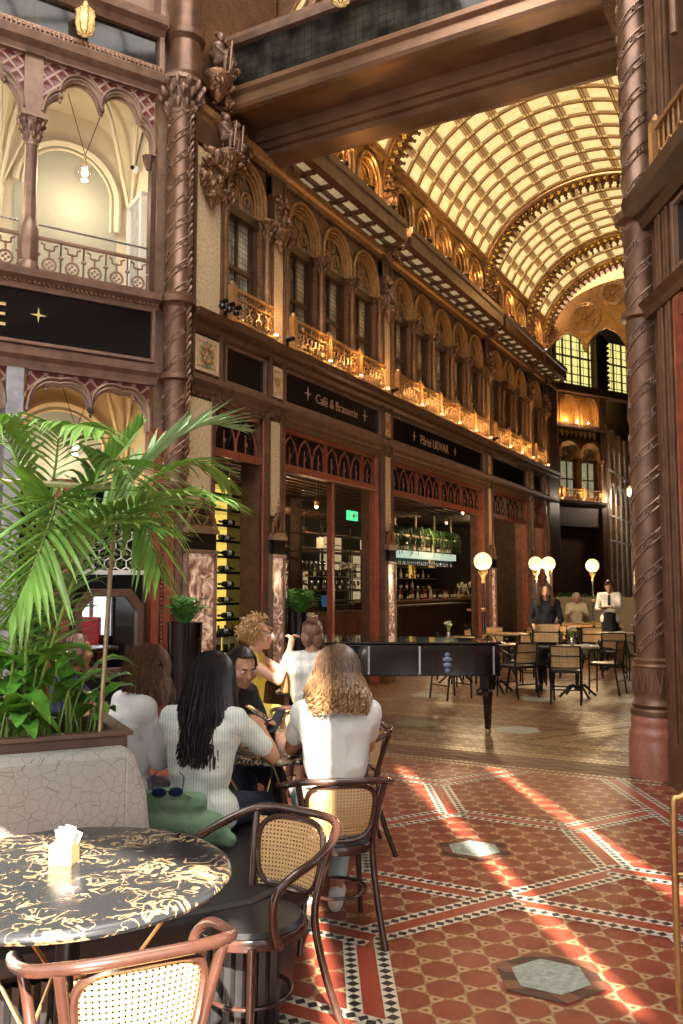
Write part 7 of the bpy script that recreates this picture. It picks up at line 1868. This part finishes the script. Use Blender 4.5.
F = [  # control pixels with depths
 ([(30, 700, 3.6), (20, 600, 3.5), (40, 520, 3.4), (56, 500, 3.3), (38, 555, 3.12), (12, 618, 3.0)], 34, .42, 'leaf_palm', .35, .012),
 ([(32, 700, 3.6), (60, 560, 3.7), (95, 480, 3.7), (118, 462, 3.6), (140, 500, 3.45), (158, 570, 3.35)], 34, .36, 'leaf_palm', .75, .011),
 ([(30, 700, 3.6), (70, 570, 3.8), (115, 500, 3.9), (160, 450, 4.0), (205, 425, 4.1), (238, 428, 4.15)], 34, .34, 'leaf_palm_pale', .16, .011),
 ([(26, 700, 3.6), (30, 560, 3.8), (20, 470, 3.8), (0, 430, 3.7), (-30, 425, 3.5), (-60, 440, 3.3)], 30, .38, 'leaf_palm', .8, .011),
 ([(30, 700, 3.6), (40, 560, 3.6), (55, 470, 3.6), (60, 435, 3.5), (75, 425, 3.35), (100, 430, 3.2)], 30, .34, 'leaf_palm', .8, .011),
 ([(32, 700, 3.6), (70, 590, 3.4), (100, 530, 3.3), (140, 505, 3.2), (185, 495, 3.15), (225, 500, 3.1)], 30, .34, 'leaf_palm', .55, .011),
 ([(28, 700, 3.6), (60, 600, 3.9), (100, 530, 4.1), (150, 480, 4.3), (195, 462, 4.4), (225, 480, 4.5)], 28, .34, 'leaf_palm', .9, .011),
 ([(28, 700, 3.6), (10, 600, 3.8), (-10, 540, 3.9), (-30, 520, 3.8), (-60, 540, 3.6), (-80, 580, 3.5)], 24, .36, 'leaf_palm', .8, .011),
 ([(30, 700, 3.6), (30, 600, 3.5), (52, 548, 3.4), (90, 528, 3.25), (130, 522, 3.15), (165, 532, 3.1)], 28, .30, 'leaf_palm', .35, .010),
 ([(26, 700, 3.6), (36, 610, 3.9), (60, 540, 4.1), (88, 490, 4.2), (120, 452, 4.2), (140, 425, 4.2)], 26, .26, 'leaf_palm', .1, .011),
]
for k, (cp, nl, ll, mt, dr, ww) in enumerate(F):
    pts = [base+V((.01*k-.04, .01*(k % 3), 0))]+[ptd(*c) for c in cp]
    pts[1] = pts[0].lerp(pts[2], .45)
    frond(t, pts, nl, ll, mt, k, dr, ww)
# peace lily
lb = BANQ @ V((.93, .38, .88))
t = thing('peace_lily', 'broad-leaved glossy green plant filling the planter below the palm', 'plant', lb); rn = random.Random(12)
for k in range(70):
    a = rn.uniform(0, 2*pi); reach = rn.uniform(.04, .30); h_ = rn.uniform(.16, .50); L_ = rn.uniform(.16, .25); p0 = BANQ @ V((.88+rn.uniform(-.30, .26), .39+rn.uniform(-.14, .14), .88))
    d = V((cos(a), sin(a), 0))
    if d.x*.8-d.y*.6 > .35: reach *= .45
    p1 = p0+d*reach*.45+V((0, 0, h_*.8)); p2 = p0+d*reach+V((0, 0, h_))
    mb = MB(); mb.tube(rr([p0, p0.lerp(p1, .5)+V((0, 0, .03)), p1], 4), .0042, 5); stm = mb.build('stem', 'stem_green', t, True)
    mb = MB(); side = d.cross(V((0, 0, 1))); pitch = rn.uniform(-.2, .5); K = 10; W_ = L_*rn.uniform(.24, .32)
    def lf(u, v, p1=p1, d=d, side=side, L_=L_, W_=W_, pitch=pitch):
        w_ = W_*(math.sin(pi*min(1, u*.97+.02))**.75)*(1-.35*u); c = p1+d*L_*u+V((0, 0, 1))*(L_*(.35*math.sin(u*2.2)-pitch*u*u)); x = (v*2-1)
        return c+side*w_*x+V((0, 0, 1))*(abs(x)*w_*.35+.004*math.sin(u*40)*abs(x))
    mb.grid(lf, K, 4); par(mb.build('leaf', 'leaf_lily', None, True), stm)
# far ferns by the granite column and behind the diners
fern_mass(-3.3, -2.6, 20.6, 21.4, 1.5, 31, 90, .5, 'bushy green fern behind the waiter near the granite column', 'potted_fern')
fern_mass(-6.0, -5.0, 22.6, 23.2, 1.15, 33, 60, .3, 'low green planting behind the grey-topped diner', 'potted_fern')
t = thing('banquette', 'beige booth bench behind the elderly diner', 'sofa', (-4.6, 21.9, 0)); mb = MB(); mb.box(-5.6, -3.6, 21.75, 21.95, .0, 1.35); mb.build('backrest', 'bench_beige', t, bevel=.03); mb = MB(); mb.box(-5.6, -3.6, 21.2, 21.75, .0, .5); mb.build('seat', 'bench_beige', t, bevel=.03)
# ================================================================ LIGHT AND CAMERA
sc_ = bpy.context.scene
w = bpy.data.worlds.new('World'); sc_.world = w; w.use_nodes = True
bg = w.node_tree.nodes['Background']; bg.inputs[0].default_value = (.95, .97, 1.0, 1); bg.inputs[1].default_value = 1.1
SUNE = 35
L = bpy.data.lights.new('sun', 'SUN'); L.energy = 42; L.angle = R(.6); L.color = (1, .90, .74)
o = bpy.data.objects.new('sun', L); C.objects.link(o)
d = V((-.588*cos(R(SUNE)), .809*cos(R(SUNE)), -sin(R(SUNE)))); o.rotation_euler = d.to_track_quat('-Z', 'Y').to_euler()
# unseen entrance front behind the viewer: openings placed to shape the sun streaks
EY = -2.0
mb = MB()
op = [(-.45, 1.62, 0, 4.45), (1.93, 2.10, 3.2, 8.5), (3.32, 3.50, 4.75, 7.95), (4.30, 4.50, 4.9, 8.3)]
xs = [-9]+[q for o_ in op for q in o_[:2]]+[9]
for k in range(0, len(xs), 2): mb.box(xs[k], xs[k+1], EY-.12, EY, 0, 13)
for (a, b_, z0, z1) in op:
    if z0 > 0: mb.box(a, b_, EY-.12, EY, 0, z0)
    mb.box(a, b_, EY-.12, EY, z1, 13)
st(mb, 'wall_entrance', 'plaster_cream')
simple('glass_entrance', (.85, .87, .9), .4, 0, .02, 2, emit=(.93, .96, 1.0), es=2.3)  # emission for the added fill panels below
gx = [(-7.5, -.6), (1.8, 1.9), (2.15, 3.1), (3.6, 4.2), (4.6, 7.4)]
for k, (a, b_) in enumerate(gx):
    if b_-a < .3: continue
    mb = MB(); mb.box(a, b_, EY+.01, EY+.03, .9, 9.0); o = st(mb, 'window_entrance', 'glass_entrance')
    mb = MB(); nn_ = max(1, round((b_-a)/.9))
    for j in range(nn_+1): x = a+(b_-a)*j/nn_; mb.box(x-.04, x+.04, EY, EY+.09, .9, 9.0)
    for z in (.9, 2.4, 4.4, 6.7, 9.0): mb.box(a, b_, EY, EY+.09, z-.04, z+.04)
    par(mb.build('glazing_bars', 'bronze_dark', None), o)
mb = MB(); mb.box(7.6, 7.9, -2, 4, 0, 13); st(mb, 'wall_side', 'plaster_cream')
def area(name, loc, rot, sx, sy, e, c):
    L = bpy.data.lights.new(name, 'AREA'); L.shape = 'RECTANGLE'; L.size = sx; L.size_y = sy; L.energy = e; L.color = c
    o = bpy.data.objects.new(name, L); C.objects.link(o); o.location = loc; o.rotation_euler = rot; return o
mb = MB(); a, b_, c_, d_ = -5.5, 1.5, -.5, 6.5
mb.box(-11, a, -2.1, 9.9, 13, 13.2); mb.box(b_, 9, -2.1, 9.9, 13, 13.2); mb.box(a, b_, -2.1, c_, 13, 13.2); mb.box(a, b_, d_, 9.9, 13, 13.2); st(mb, 'ceiling', 'bronze_dark')
simple('glass_skylight', (.9, .9, .9), .5, 0, .02, 2, emit=(1, .95, .88), es=9.0)
mb = MB(); mb.box(a, b_, c_, d_, 13.05, 13.1); st(mb, 'window_skylight', 'glass_skylight')
mb = MB()
for k in range(8): mb.box(a+k-.03, a+k+.03, c_, d_, 12.98, 13.05); mb.box(a, b_, c_+k-.03, c_+k+.03, 12.98, 13.05)
st(mb, 'window_bars', 'bronze_dark')
cam = bpy.data.cameras.new('camera'); co_ = bpy.data.objects.new('camera', cam); C.objects.link(co_); sc_.camera = co_
cam.sensor_fit = 'VERTICAL'; cam.sensor_height = 36.0; cam.lens = 853.0/1024*36; cam.clip_end = 200; cam.clip_start = .05
co_.location = (0, 0, 1.6); co_.rotation_euler = (pi/2+math.atan(75/853.), 0, math.atan(464/math.hypot(853, 75)))
vs = sc_.view_settings; vs.view_transform = 'Standard'; vs.look = 'None'; vs.exposure = 0.15; vs.gamma = 1.0; vs.use_curve_mapping = False
sc_.cycles.use_denoising = True
try: sc_.cycles.denoiser = 'OPENIMAGEDENOISE'
except Exception: pass
sc_.cycles.max_bounces = 8; sc_.cycles.sample_clamp_indirect = 6; sc_.cycles.use_adaptive_sampling = False
sc_.cycles.caustics_reflective = False; sc_.cycles.caustics_refractive = False
